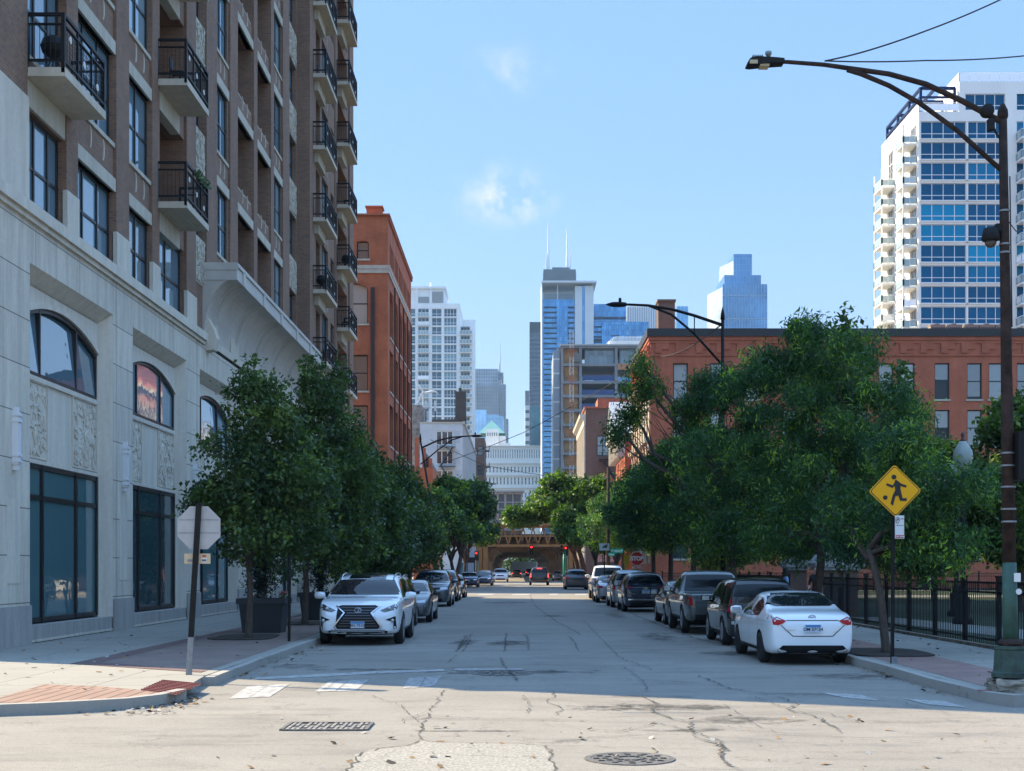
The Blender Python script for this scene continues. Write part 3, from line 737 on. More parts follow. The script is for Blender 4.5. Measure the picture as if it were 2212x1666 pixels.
# stone base with arched bays
XS = X0 + .06
fs = lambda u, v, d: (XS - d, u, v)
bays = [(30.62, 36.9), (38.8, 45.1), (46.95, 53.25), (55.1, 61.4), (63.2, 67.6), (70.5, 75.2), (77.2, 82.2)]
mb = MB()
facade(mb, fs, YA, YB, 0, 9.68, [(a, b, .2, 8.74, .42) for a, b in bays[:5]])
facade(mb, lambda u, v, d: (X1 + .06 - d, u, v), YB, YC, 0, 9.68, [(a, b, .2, 8.74, .42) for a, b in bays[5:]])
mb.poly([(XS, YB, 0), (X1 + .06, YB, 0), (X1 + .06, YB, 9.68), (XS, YB, 9.68)]); mb.poly([(XB, YS - .04, 0), (XS, YA - .04, 0), (XS, YA - .04, 9.68), (XB, YS - .04, 9.68)])
mb.poly([(XS, YA - .04, 0), (XS, YA, 0), (XS, YA, 9.68), (XS, YA - .04, 9.68)])
mb.build('stone_base', M_stone, apt)
mb = MB()   # plinth course
edges = [YA] + [q for ab in bays[:5] for q in ab] + [YB]
for a, b in zip(edges[::2], edges[1::2]): mb.box(XS - .02, XS + .05, a, b, .0, 1.0)
for a, b in bays[:5]: mb.box(XS - .41, XS - .02, a + .003, b - .003, .14, .52)
mb.build('plinth', stone('plinth_stone', (.40, .38, .35), None, .3), apt)
MB().box(XS - .3, XS + .02, YA, YB, .0, .145).build('footing', pm('black_footing', (.02, .018, .016), .9), apt)
for bi, (a, b) in enumerate(bays):
    xs = XS if bi < 5 else X1 + .06
    W_ = b - a; fnb = lambda u, v, d: (xs - .42 - d, u, v)
    # chamfered surround
    mb = MB(); c_ = .3
    def cp(u, v, inn): return (xs - (.40 if inn else .003), u, v)
    mb.poly([cp(a, 8.74, 0), cp(b, 8.74, 0), cp(b - c_, 8.40, 1), cp(a + c_ * .4, 8.40, 1)]); mb.poly([cp(b, 8.74, 0), cp(b, .5, 0), cp(b - c_, .5, 1), cp(b - c_, 8.40, 1)])
    mb.build('bay_chamfer', M_stonep, apt)
    u0, u1 = a + .06, b - .32; uc = (u0 + u1) / 2; hw = (u1 - u0) / 2
    arch = lambda u: 7.58 + .55 * (1 - ((u - uc) / hw) ** 2)
    n = 16; us = [u0 + (u1 - u0) * t / n for t in range(n + 1)]
    mb = MB()    # tympanum wall over the arch, moulding
    for p_, q_ in zip(us, us[1:]): mb.poly([fnb(p_, arch(p_), -.1), fnb(q_, arch(q_), -.1), fnb(q_, 8.42, -.1), fnb(p_, 8.42, -.1)]); mb.poly([fnb(p_, arch(p_), -.1), fnb(p_, arch(p_), .1), fnb(q_, arch(q_), .1), fnb(q_, arch(q_), -.1)])
    mb.box(xs - .44, xs - .33, u0 - .06, u0, .5, 8.42); mb.box(xs - .44, xs - .33, u1, u1 + .03, .5, 8.42)
    for p_, q_ in zip(us, us[1:]): mb.bar(fnb(p_, arch(p_) + .06, -.12), fnb(q_, arch(q_) + .06, -.12), .05, .12)
    mb.build('arch_surround', M_stonep, apt)
    # arched upper window
    mb = MB(); fw = .07
    for t in (0, .27, .72, 1):
        u = min(max(u0 + (u1 - u0) * t, u0 + fw / 2), u1 - fw / 2); mb.box(xs - .51, xs - .345, u - fw / 2, u + fw / 2, 6.42, arch(u) - .01)
    for p_, q_ in zip(us, us[1:]): mb.bar(fnb(p_, arch(p_) - .05, -.035), fnb(q_, arch(q_) - .05, -.035), .07, .1)
    mb.box(xs - .418, xs - .352, u0, u1, 6.36, 6.46)
    f_ = mb.build('arched_window', M_fr, apt)
    tl_ = (.12 if bi == 0 else .08) if bi != 1 else 0.0   # panes lean a little
    MB().poly([fnb(u, arch(u), tl_ * .66 - .015 - tl_ * (8.1 - arch(u)) / 1.7) for u in us][::-1] + [fnb(u0, 6.42, -.015 - tl_ * .34), fnb(u1, 6.42, -.015 - tl_ * .34)]).build('pane', M_gl, f_)
    # relief panels
    mb = MB(); mb.box(xs - .45, xs - .37, u0, u1, 4.30, 6.36); mb.box(xs - .37, xs - .31, u0, u1, 6.24, 6.357); mb.box(xs - .37, xs - .33, u0, u1, 4.304, 4.40)
    relief(mb, lambda u, v, d: (xs - .366 - d, u, v), u0 + .05, u0 + W_ * .33, 4.45, 6.2, bi % 3, 1.3, .04)
    relief(mb, lambda u, v, d: (xs - .366 - d, u, v), u1 - W_ * .31, u1 - .03, 4.45, 6.2, bi % 3 + 7, 1.3, .04)
    for (p_, q_) in ((u0 + .04, u0 + W_ * .33 + .02), (u1 - W_ * .31 - .02, u1 - .01)):
        for v_ in (4.42, 6.21): mb.box(xs - .366, xs - .33, p_, q_, v_, v_ + .03)
        for e_2 in (p_, q_ - .03): mb.box(xs - .366, xs - .33, e_2, e_2 + .03, 4.452, 6.208)
    mb.build('spandrel_panel', M_stonep, apt)
    window(apt, fnb, u0, u1, .56, 4.29, -.02, [.28, .70], [.79], M_fr, M_glb, .11, .1, name='shop_window', key=None)
# raised panels on the piers
gp = MB()
for a, b in zip([28.6] + [q[1] for q in bays[:4]], [q[0] for q in bays[:5]]):
    c_ = (a + b) / 2; w_ = min(.36, (b - a) / 2 - .3); MB().box(XS, XS + .014, c_ - w_, c_ + w_, 1.5, 3.35).build('pier_panel', M_stonep, apt)
# wall lights
for u in (29.62, 37.85, 46.0, 54.2):
    s = MB(); s.box(XS, XS + .14, u - .09, u + .09, 4.1, 5.25)
    for z in (4.15, 4.28, 5.03, 5.16): s.box(XS, XS + .17, u - .11, u + .11, z, z + .045)
    s.box(XS, XS + .12, u - .05, u + .05, 3.98, 4.1); s.box(XS, XS + .12, u - .05, u + .05, 5.25, 5.36)
    s.build('wall_light', pm('opal_white', (.72, .73, .74), .35), apt)
# balconies
def balcony(y0, y1, xw, xf, z, fill=None, short=False):
    s = MB(); s.box(xw - .05, xf, y0, y1, z, z + .2)
    for t in (.30, .62):
        s.box(xw + (xf - xw) * t - .0, xw + (xf - xw) * t + .03, y0 + .4, y1 - .4, z - .012, z)
    sl = s.build('balcony_slab', M_slabc, apt)
    r = MB(); zt = z + 1.42
    for (px, py) in ((xf - .05, y0 + .04), (xf - .05, y1 - .04), (xw + .06, y0 + .04), (xw + .06, y1 - .04)): r.box(px - .04, px + .04, py - .04, py + .04, z + .08, zt)
    for t in (.33, .67): py = y0 + (y1 - y0) * t; r.box(xf - .07, xf - .02, py - .02, py + .02, z + .05, zt - .06)
    for zz, hh in ((zt - .06, .07), (zt - .26, .035), (z + .34, .05)):
        r.box(xf - .085, xf - .015, y0 + .004, y1 - .004, zz, zz + hh)
        for yy in (y0 + .04, y1 - .04): r.box(xw + .05, xf - .087, yy - .035, yy + .035, zz, zz + hh)
    n = int((y1 - y0) / .11)
    for k in range(1, n): yy = y0 + (y1 - y0) * k / n; r.box(xf - .056, xf - .044, yy - .006, yy + .006, z + .38, zt - .26)
    n = max(3, int((xf - xw) / .11))
    for k in range(1, n):
        xx = xw + (xf - xw) * k / n
        for yy in (y0 + .04, y1 - .04): r.box(xx - .006, xx + .006, yy - .006, yy + .006, z + .38, zt - .26)
    for t in range(6): zz = z + .45 + t * .115; r.box(xf - .054, xf - .046, y0 + .08, y1 - .08, zz, zz + .008)
    for (t, zz) in ((.17, z + 1.0), (.5, z + .8), (.83, z + .62)):
        cy_ = y0 + (y1 - y0) * t; r.lathe([(.001, -.012), (.085, -.01), (.085, .01), (.001, .012)], 12, (xf - .05, cy_, zz), 1, 'x')
    r.build('balcony_railing', [M_rail, M_white], apt)
    if xw == X0: MB().box(xw - .25, xw + .055, y0 + .1, y1 - .1, z - .62, z - .004).build('balcony_beam', M_lint, apt)
    else: MB().box(xw - .25, xw + .30, y0 + .5, y1 - 1.0, z - .5, z - .004).build('balcony_beam', M_lint, apt)
for k in range(3): balcony(30.4, 33.4, X0, -10.17, 12.88 + FH * k)
for k in range(4): balcony(41.4, 44.3, X0, -10.12, 12.84 + FH * k)
for k in range(8): balcony(68.9, 72.9, X1, -9.75, EB + EH * k)
for k in range(8): balcony(78.1, 81.8, X1, -9.72, 11.95 + 3.55 * k)
# things kept on the balconies
for (x, y, z, kind) in ((-10.7, 31.2, 13.08, 0), (-10.6, 42.2, 16.8, 1), (-10.6, 43.3, 13.04, 2), (-10.2, 70.2, 16.0, 0), (-10.2, 71.5, 23.4, 1), (-10.2, 70.4, 27.0, 1), (-10.1, 79.5, 19.2, 0), (-10.1, 80.3, 12.1, 1), (-10.1, 79.2, 15.7, 1)):
    if kind == 0:
        s = MB(); s.lathe([(.05, .45), (.26, .62), (.3, .75), (.24, .92), (.1, 1.0), (.001, 1.02)], 12, (x, y, z))
        for t in range(3): an = 2.1 * t; s.tube([(x, y, z + .6), (x + .28 * math.cos(an), y + .28 * math.sin(an), z)], .015, 5)
        tag(s.build('barbecue', M_rail), 'black kettle barbecue standing on %s' % ({31.2: 'the nearest large balcony', 70.2: 'a high balcony of the far end block', 79.5: 'the outermost balcony column'}[y]), 'barbecue', 'barbecues on the balconies')
    elif kind == 1:
        s = MB()
        for a in (-.2, .2):
            for b in (-.2, .2): s.bar((x + a, y + b, z), (x + a, y + b, z + (.85 if a < 0 else .45)), .03, .03)
        s.box(x - .22, x + .22, y - .22, y + .22, z + .42, z + .45); s.box(x - .22, x - .19, y - .22, y + .22, z + .55, z + .88)
        tag(s.build('balcony_chair', M_rail), 'black metal chair on the balcony railing side, %s' % {42.2: 'middle balcony over the street', 71.5: 'end block upper floor', 70.4: 'end block topmost seen floor', 80.3: 'lowest outer balcony', 79.2: 'second outer balcony'}[y], 'chair', 'chairs on the balconies')
    else:
        s = MB(); rr = random.Random(3)
        for t in range(90):
            yy = y + rr.uniform(-.9, .9); q = Vector((-10.1 + rr.uniform(-.08, .12), yy, z + 1.2 + rr.uniform(-.12, .1))); a = Vector((rr.uniform(-1, 1), rr.uniform(-1, 1), rr.uniform(-1, 1))).normalized() * .06; b = a.orthogonal() * .6
            s.poly([q - a, q + b, q + a, q - b])
        tag(s.build('railing_vine', pm('vine_leaf', (.04, .09, .02), .6)), 'green trailing plant along the rail of the lower middle balcony', 'plant')
# curved canopy
cn_ = MB(); ya, yb = 47.6, YB - .02; xf = -9.9
prof = [(xf, 12.42), (xf, 11.98)]
for t in range(13):
    an = math.pi / 2 * t / 12; prof.append((xf - .1 - (1.05) * math.sin(an), 9.95 + 2.03 * math.cos(an)))
prof += [(X0 - .0, 9.95), (X0, 12.42)]
cn_.prism(prof, lambda u, v, w_: (u, w_, v), ya, yb)
ca = cn_.build('canopy', pm('canopy_paint', (.50, .47, .42), .55, var=.12, scale=1.5), apt)
rb = MB(); yy = ya + 1.2; ribs = []
while yy < yb - .2:
    for dy in (-.12, .12):
        pr = [(xf - .06, 11.98)] + [(xf - .1 - 1.05 * math.sin(math.pi / 2 * t / 12), 9.95 + 2.03 * math.cos(math.pi / 2 * t / 12)) for t in range(13)]
        rb.tube([(u + .01, yy + dy, v - .01) for u, v in pr], .04, 5)
    rb.box(xf - .02, xf + .05, yy - .2, yy + .2, 11.95, 12.44); yy += 3.9
rb.box(xf - .02, xf + .05, ya - .03, yb, 12.42, 12.56); rb.box(xf - 1.2, xf + .05, ya - .05, ya - .0, 12.30, 12.56); rb.box(xf - 1.2, xf + .02, ya - .03, ya - .002, 11.95, 12.296)
for t in (.35, .65): pass
rb.build('canopy_rib', MATS['canopy_paint'], ca)
bk = MB(); bk.prism([(X0 + .45, 9.95), (X0 + .36, 10.25), (X0 + .12, 10.7), (X0, 10.7), (X0, 9.5), (X0 + .35, 9.55)], lambda u, v, w_: (u, w_, v), ya + .2, ya + .75)
bk.build('bracket', M_stonep, ca)
# ------------------------------------------------------------------ red brick loft building on the left beyond the side street
M_red = brick('red_brick', (.60, .15, .045), (.49, .12, .04), (.32, .18, .12), (.22, .08), .010, stain=.42)
M_redd = brick('red_brick_shade', (.30, .085, .04), (.25, .075, .036), (.22, .13, .09), (.22, .08), .010, stain=.3)
M_red2 = brick('right_red_brick', (.60, .145, .06), (.52, .125, .055), (.42, .2, .14), (.22, .08), .009, stain=.34)
M_sill = pm('limestone_trim', (.44, .40, .33), .8, var=.15, scale=2)
M_gld = glass('dark_window_glass', (.03, .04, .045), .04, 2.0, .6, .03, (.20, .22, .22))
M_glr = glass('loft_window_glass', (.06, .09, .11), .03, 2.6, .5, .03, (.34, .37, .36))
M_pipe = pm('dark_pipe', (.02, .02, .022), .6)
M_roof = pm('roof_membrane', (.10, .10, .10), .9)
M_grn = pm('green_window_frame', (.018, .035, .035), .5)
def box_building(mb, x0, x1, y0, y1, z1, m=0, mr=None, skip=''):
    """plain remaining walls; skip any of n (facing -Y), s (+Y), w (-X), e (+X), t"""
    if 'n' not in skip: mb.poly([(x0, y0, 0), (x1, y0, 0), (x1, y0, z1), (x0, y0, z1)], m)
    if 's' not in skip: mb.poly([(x1, y1, 0), (x0, y1, 0), (x0, y1, z1), (x1, y1, z1)], m)
    if 'w' not in skip: mb.poly([(x0, y1, 0), (x0, y0, 0), (x0, y0, z1), (x0, y1, z1)], m)
    if 'e' not in skip: mb.poly([(x1, y0, 0), (x1, y1, 0), (x1, y1, z1), (x1, y0, z1)], m)
    if 't' not in skip: mb.poly([(x0, y0, z1), (x1, y0, z1), (x1, y1, z1), (x0, y1, z1)], m if mr is None else mr)
XR, YR0, YR1, ZR = -10.9, 113.0, 137.6, 31.2
loft = thing('brick_loft_building', 'orange red brick loft building with tall arched window bays beyond the balconied block', 'brick building', (XR, YR0, 0))
fN = lambda u, v, d: (u, YR0 + d, v); fE = lambda u, v, d: (XR - d, u, v)
mb = MB(); hN = []; wN = []
hN.append((-14.0 + .5, -12.47, 27.6, 30.0 - .9, .35))
for (zb, zt) in ((22.2, 25.6), (16.6, 19.6), (12.0, 15.4), (7.6, 10.9), (3.0, 6.3)): hN.append((-15.6, -12.55, zb, zt, .35))
hE = []
nb = 5; bw = (YR1 - YR0 - 2.0) / nb
for b in range(nb):
    y0 = YR0 + 1.5 + b * bw
    for k in range(3): hE.append((y0 + .25 + k * 1.3, y0 + 1.2 + k * 1.3, 27.6, 29.3, .3))
    for (zb, zt) in ((21.4, 25.4), (16.8, 20.3), (12.2, 15.7), (7.6, 11.1), (3.0, 6.5)): hE.append((y0 + .2, y0 + bw - .9, zb, zt, .45))
facade(mb, fN, -34, XR, 0, ZR, hN); facade(mb, fE, YR0, YR1, 0, ZR, hE)
box_building(mb, -34, XR, YR0, YR1, ZR, skip='ne')
wl_ = mb.build('brick_wall', M_red, loft)
for h in hN: window(loft, fN, h[0] + .003, h[1] - .003, h[2] + .003, h[3] - .003, .33, [], [.5], M_fr, M_glr, .09, key='ln%.1f%.1f' % (h[1] - h[0], h[3] - h[2])); MB().box(h[0] - .1, h[1] + .1, YR0 - .1, YR0 + .05, h[2] - .16, h[2] - .003).build('sill', M_sill, loft)
for h in hE:
    window(loft, fE, h[0] + .003, h[1] - .003, h[2] + .003, h[3] - .003, h[4] - .02, [.33, .67] if h[1] - h[0] > 1.5 else [], [.5], M_fr, M_gld, .09, key='le%.1f%.1f' % (h[1] - h[0], h[3] - h[2]))
    if h[1] - h[0] > 1.5: MB().box(XR - .1, XR + .08, h[0] - .05, h[1] + .05, h[2] - .18, h[2] - .003).build('sill', M_sill, loft)
s = MB()
for h in hE:   # arch heads over the tall bays and the small top windows
    if h[3] > 25: 
        c, r = (h[0] + h[1]) / 2, (h[1] - h[0]) / 2
        pts = [(c + r * math.cos(R(t)), h[3] - .02 + .0 - (1 - math.sin(R(t))) * r * .45) for t in range(0, 181, 15)] 
        pts = [(c + r + .002, h[3] + .0)] + pts + [(c - r - .002, h[3] + .0)]
        MB().prism(pts[::-1], lambda a, b, w_: (XR - w_, a, b), .06, .30).build('arch_head', M_red, loft)
for (a, b) in ((-13.5, -12.47), (-15.6, -12.55)):
    z = 29.1 if a == -13.5 else 25.6; c, r = (a + b) / 2, (b - a) / 2
    pts = [(b + .002, z)] + [(c + r * math.cos(R(t)), z - .02 - (1 - math.sin(R(t))) * r * .4) for t in range(0, 181, 15)] + [(a - .002, z)]
    MB().prism(pts, lambda u, v, w_: (u, YR0 + w_, v), .04, .25).build('arch_head', M_red, loft)
s = MB(); s.box(-34, XR + .14, YR0 - .14, YR0 - .003, 26.75, 27.05); s.box(XR + .003, XR + .14, YR0 - .003, YR1, 26.75, 27.05); s.box(-34, XR + .1, YR0 - .1, YR0 - .003, 26.4, 26.746); s.box(XR + .003, XR + .1, YR0 - .003, YR1, 26.4, 26.746)
s.build('belt_course', M_sill, loft)
s = MB(); s.box(-34, XR + .18, YR0 - .18, YR1 + .1, ZR, ZR + .14)
for k in range(70):
    y = YR0 + .2 + k * .35; s.box(XR + .003, XR + .15, y, y + .18, ZR - .35, ZR - .003)
s.build('coping', M_red, loft)
MB().box(-12.3, -12.0, YR0 - .2, YR0 - .02, 0, 25.2).build('downspout', M_pipe, loft)
s = MB()
for b in range(nb):
    y = YR0 + 1.5 + b * bw + bw - .55; s.tube([(XR + .1, y, 0), (XR + .1, y, 26.3)], .07, 6)
s.build('drain_pipe', M_pipe, loft)
MB().box(-12.9, -11.6, YR0 + 2, YR0 + 3.2, ZR + .1, ZR + 1.2).box(-13, -11.5, YR0 + 1.9, YR0 + 3.3, ZR + 1.2, ZR + 1.35).build('chimney', M_red, loft)

# ------------------------------------------------------------------ right red brick building behind the trees
XQ, YQ0, YQ1, ZQ = 11.0, 113.0, 130.2, 21.4
rb_ = thing('red_brick_warehouse', 'long low red brick building with corbelled cornice behind the honey locust trees', 'brick building', (XQ, YQ0, 0))
gN = lambda u, v, d: (u, YQ0 + d, v); gE = lambda u, v, d: (XQ + d, u, v)
XQ1 = 60.0
rows = [(15.9, 18.9), (12.0, 15.0), (8.1, 11.1), (2.6, 5.3)]
xs_ = [14.3, 20.5, 26.0, 31.5, 34.9, 39.7, 44.7, 47.9, 52.5, 55.6]
cols_ = [at(1470, 0, 113)[0], at(1550, 0, 113)[0], at(1625, 0, 113)[0], at(1706, 0, 113)[0], at(1790, 0, 113)[0], at(1858, 0, 113)[0], at(1914, 0, 113)[0], at(1960, 0, 113)[0], at(2035, 0, 113)[0], at(2105, 0, 113)[0], at(2152, 0, 113)[0], at(2213, 0, 113)[0], 45.6, 49, 53, 57]
hq = [(x - .62, x + .62, z0, z1, .25) for x in cols_ for z0, z1 in rows]
mb = MB(); facade(mb, gN, XQ, XQ1, 0, ZQ, hq)
hs = []
for k in range(7):
    y = YQ0 + 1.1 + k * 2.3
    for z0, z1 in ((12.4, 16.6), (7.4, 11.4), (2.5, 6.3)): hs.append((y, y + 1.35, z0, z1, .35))
facade(mb, gE, YQ0, YQ1, 0, ZQ, hs)
box_building(mb, XQ, XQ1, YQ0, YQ1, ZQ, skip='nwt'); mb.poly([(XQ, YQ0, ZQ - .1), (XQ1, YQ0, ZQ - .1), (XQ1, YQ1, ZQ - .1), (XQ, YQ1, ZQ - .1)])
mb.build('brick_wall', M_red2, rb_)
for h in hq:
    window(rb_, gN, h[0] + .003, h[1] - .003, h[2] + .003, h[3] - .003, .23, [], [.5], M_grn, M_glr, .09, key='q%.1f' % (h[3] - h[2])); MB().box(h[0] - .1, h[1] + .1, YQ0 - .08, YQ0 + .1, h[2] - .16, h[2] - .003).build('sill', M_sill, rb_)
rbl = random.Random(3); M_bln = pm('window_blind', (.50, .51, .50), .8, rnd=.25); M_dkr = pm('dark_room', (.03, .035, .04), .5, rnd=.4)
for h in hq:
    k_ = rbl.random(); hh = (h[3] - h[2]) * rbl.choice((.3, .45, .5, .5, .7, .92))
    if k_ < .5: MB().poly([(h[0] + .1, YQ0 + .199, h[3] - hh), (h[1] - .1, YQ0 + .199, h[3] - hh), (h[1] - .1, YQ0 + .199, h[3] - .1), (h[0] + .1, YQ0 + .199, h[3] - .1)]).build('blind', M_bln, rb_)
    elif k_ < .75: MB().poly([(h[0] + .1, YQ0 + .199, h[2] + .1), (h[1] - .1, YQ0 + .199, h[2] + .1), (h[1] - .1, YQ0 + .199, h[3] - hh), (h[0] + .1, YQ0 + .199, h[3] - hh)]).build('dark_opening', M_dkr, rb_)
for h in hs: window(rb_, gE, h[0] + .003, h[1] - .003, h[2] + .003, h[3] - .003, .33, [.5], [.5], M_grn, M_gld, .08, key='qs%.1f' % (h[3] - h[2]))
M_cream = pm('cream_trim', (.58, .50, .38), .75, var=.12, scale=1.5)
s = MB()
for k in range(8):
    y = YQ0 + .12 + k * 2.3
    for z0, z1 in ((12.0, 17.2), (7.0, 11.9), (2.2, 6.8)):
        s.box(XQ - .12, XQ - .003, y, y + .34, z0, z1); s.box(XQ - .12, XQ - .003, y + .55, y + .85, z0, z1 - .4)
s.build('pilaster', M_cream, rb_)
s = MB()
for k in range(8):
    y = YQ0 + .1 + k * 2.3
    for zt in (17.2, 11.9):
        s.prism([(0, 0), (.55, 0), (.5, -.35), (.2, -.6), (.14, -1.3), (0, -1.3)], lambda u, v, w_: (XQ - .003 - u, w_, zt + .9 + v), y, y + .38)
    if k < 7:
        for zt in (17.2, 11.9): s.box(XQ - .35, XQ - .003, y + .384, y + 2.296, zt + .55, zt + .9)
s.build('bracketed_hood', M_cream, rb_)
s = MB()   # corbelled cornice: bands, dentils
for (x0, o, z0, z1) in ((0, .10, 20.55, 20.8), (0, .18, 20.8, 21.1), (0, .1, 19.5, 19.62)):
    s.box(XQ - o, XQ1, YQ0 - o, YQ0 - .003, z0, z1); s.box(XQ - o, XQ - .003, YQ0 - .003, YQ1, z0, z1)
x = XQ + .4
while x < XQ1 - 1: s.box(x, x + 1.15, YQ0 - .09, YQ0 - .003, 20.05, 20.546); s.box(x + .0, x + .55, YQ0 - .12, YQ0 - .094, 19.75, 20.3); x += 1.7
y = YQ0 + .1
while y < YQ1 - .2:
    for j in range(4): s.box(XQ - .08 - j * .07, XQ - .003, y + j * .02, y + .2, 18.7 + j * .45, 19.05 + j * .45)
    y += .42
s.build('cornice', M_red2, rb_)
s = MB(); s.box(XQ - .3, XQ1, YQ0 - .3, YQ0 + .4, 21.1, 21.75); s.box(XQ - .3, XQ + .4, YQ0 + .4, YQ1 + .1, 21.1, 21.75); s.build('parapet_cap', pm('dark_metal_cap', (.02, .019, .02), .5), rb_)
s = MB(); a = at(1422, 0, 118)[0]; b2 = at(1458, 0, 118)[0]; s.box(a, b2, 118, 119.6, ZQ - .2, at(0, 652, 118)[2]); s.box(a - .08, b2 + .08, 117.92, 119.68, at(0, 652, 118)[2], at(0, 647, 118)[2]); s.build('chimney', brick('chimney_brick', (.22, .12, .07), (.14, .08, .05), (.2, .16, .12), (.22, .08), .012), rb_)
# condenser units standing on its roof
M_ac = pm('condenser_beige', (.27, .25, .20), .6, var=.1)
ac = thing('air_conditioner', 'beige rooftop condenser unit standing in the row beside the tall white tower', 'air conditioner', (0, 0, 0), 0, 'condenser units on the brick roof')
s = MB(); s.box(-.95, .95, -.5, .5, .08, 1.55); s.box(-1.0, 1.0, -.55, .55, 1.55, 1.65); s.build('casing', M_ac, ac, local=True)
s = MB()
for k in range(9): x = -.82 + k * .2; s.box(x, x + .1, -.53, -.5, .25, 1.4)
s.build('grille', M_pipe, ac, local=True)
s = MB(); s.lathe([(.42, 0), (.42, .12), (.36, .12), (.05, .06), (.001, .06)], 14, (0, 0, 1.65)); s.build('fan_guard', M_pipe, ac, local=True)
M_acs = [at(x, 700, 116)[0] for x in (2023, 2059, 2096, 2130, 2164)]
for k, x in enumerate(M_acs):
    o = ac if k == 0 else copy_tree(ac); o.location = (x, 116, ZQ - .1); o.scale = (.66, .8, .78)
    o['label'] = ['leftmost of the rooftop condenser units below the white tower', 'rooftop condenser unit next to the leftmost one', 'middle rooftop condenser unit of the row of five', 'rooftop condenser unit just left of the lamp pole', 'rooftop condenser unit hidden behind the lamp pole'][k]
hut = MB(); a = at(1900, 700, 117)[0]; b2 = at(1953, 700, 117)[0]; hut.box(a, b2, 117, 119, ZQ - .1, ZQ + .95); hut.prism([(a - 1.0, ZQ - .1), (a, ZQ - .1), (a, ZQ + .5)], lambda u, v, w_: (u, w_, v), 117.2, 118.8)
tag(hut.build('roof_hatch', pm('grey_green_metal', (.30, .31, .27), .6)), 'grey green roof hatch box on the brick roof left of the condenser units', 'roof hatch')
# ------------------------------------------------------------------ gabled cornice house and the smaller brick block on the right
vh = thing('cornice_house', 'narrow brick house with a white gabled cornice past the red brick warehouse', 'house', (11.0, 140, 0))
s = MB(); hv = [(y, y + 1.1, z0, z0 + 2.6, .3) for y in (141, 143.4, 145.8, 148.2, 150.6) for z0 in (2.8, 6.8, 10.6)]
facade(s, lambda u, v, d: (11.0 + d, u, v), 140, 153, 0, 15.5, hv); box_building(s, 11, 26, 140, 153, 15.5, skip='w'); s.build('brick_wall', M_red2, vh)
for h in hv: window(vh, lambda u, v, d: (11.0 + d, u, v), h[0] + .003, h[1] - .003, h[2] + .003, h[3] - .003, .28, [], [.5], M_cream, M_gld, .1, key='vh')
s = MB(); s.prism([(0, 15.6), (-.9, 15.6), (-.8, 15.2), (-.3, 14.6), (-.2, 13.7), (0, 13.7)], lambda u, v, w_: (11.0 + u, w_, v), 139.9, 153.1); s.box(9.9, 11.4, 139.8, 153.2, 15.6, 15.95)
for k in range(9): y = 140.1 + k * 1.6; s.box(10.2, 10.98, y, y + .25, 13.3, 15.0)
s.build('cornice', pm('white_cornice', (.55, .53, .46), .7, var=.15, scale=2), vh)
s = MB(); s.prism([(142.5, 15.95), (150.5, 15.95), (146.5, 19.2)], lambda u, v, w_: (w_, u, v), 9.95, 12.2); s.prism([(142.0, 15.96), (142.4, 15.96), (146.5, 19.3), (150.6, 15.96), (151, 15.96), (146.5, 19.75)], lambda u, v, w_: (w_, u, v), 9.8, 12.4); s.build('gable', pm('zinc_gable', (.40, .42, .43), .5, var=.1), vh)
sb = thing('small_brick_block', 'brown brick block with a fire escape and pale street pilasters below the building site', 'brick building', (9.9, 200, 0))
zb = at(0, 882, 200)[2]
s = MB(); wz = [(at(0, 985, 200)[2], at(0, 941, 200)[2]), (at(0, 1063, 200)[2], at(0, 1021, 200)[2]), (7, 10), (2.5, 5.5)]
xw0, xw1 = at(1289, 0, 200)[0], at(1329, 0, 200)[0]
hv = [(xw0, xw1, a, b, .3) for a, b in wz] + [(xw1 + 2, xw1 + 4.5, a, b, .3) for a, b in wz]
facade(s, lambda u, v, d: (u, 200 + d, v), 9.9, 24, 0, zb, hv); he = [(201 + k * 2.9, 202.8 + k * 2.9, z0, z0 + 3, .3) for k in range(8) for z0 in (3, 7.6, 12.2, 17)]
facade(s, lambda u, v, d: (9.9 + d, u, v), 200, 225, 0, zb, he); box_building(s, 9.9, 24, 200, 225, zb, skip='nw'); s.build('brick_wall', brick('brown_red_brick', (.22, .105, .07), (.18, .085, .06), (.2, .14, .11), (.22, .08), .01), sb)
for h in hv: window(sb, lambda u, v, d: (u, 200 + d, v), h[0] + .01, h[1] - .01, h[2] + .01, h[3] - .01, .28, [.33, .67], [.5], M_fr, M_glr, .12, key='sb%.1f%.1f' % (h[1] - h[0], h[3] - h[2]))
for h in he: window(sb, lambda u, v, d: (9.9 + d, u, v), h[0] + .01, h[1] - .01, h[2] + .01, h[3] - .01, .28, [.5], [.5], M_fr, M_gld, .1, key='sbe')
s = MB()
for k in range(9): y = 200.1 + k * 2.9; s.box(9.65, 9.897, y, y + .8, 1.5, zb - 2.4)
s.build('pilaster', M_cream, sb); s = MB(); s.prism([(0, 0), (-.9, 0), (-.8, -.4), (-.3, -.9), (-.25, -1.6), (0, -1.6)], lambda u, v, w_: (9.9 + u, w_, zb - .9 + v), 199.9, 225.1); s.build('cornice', M_cream, sb)
s = MB(); s.box(9.7, 10.2, 199.8, 225.1, zb - .02, zb + .25); s.box(10.2, 24.1, 199.8, 200.2, zb - .02, zb + .22); s.box(xw0 + .5, 20, 206, 212, zb, zb + 2.2); s.build('coping', M_red2, sb)
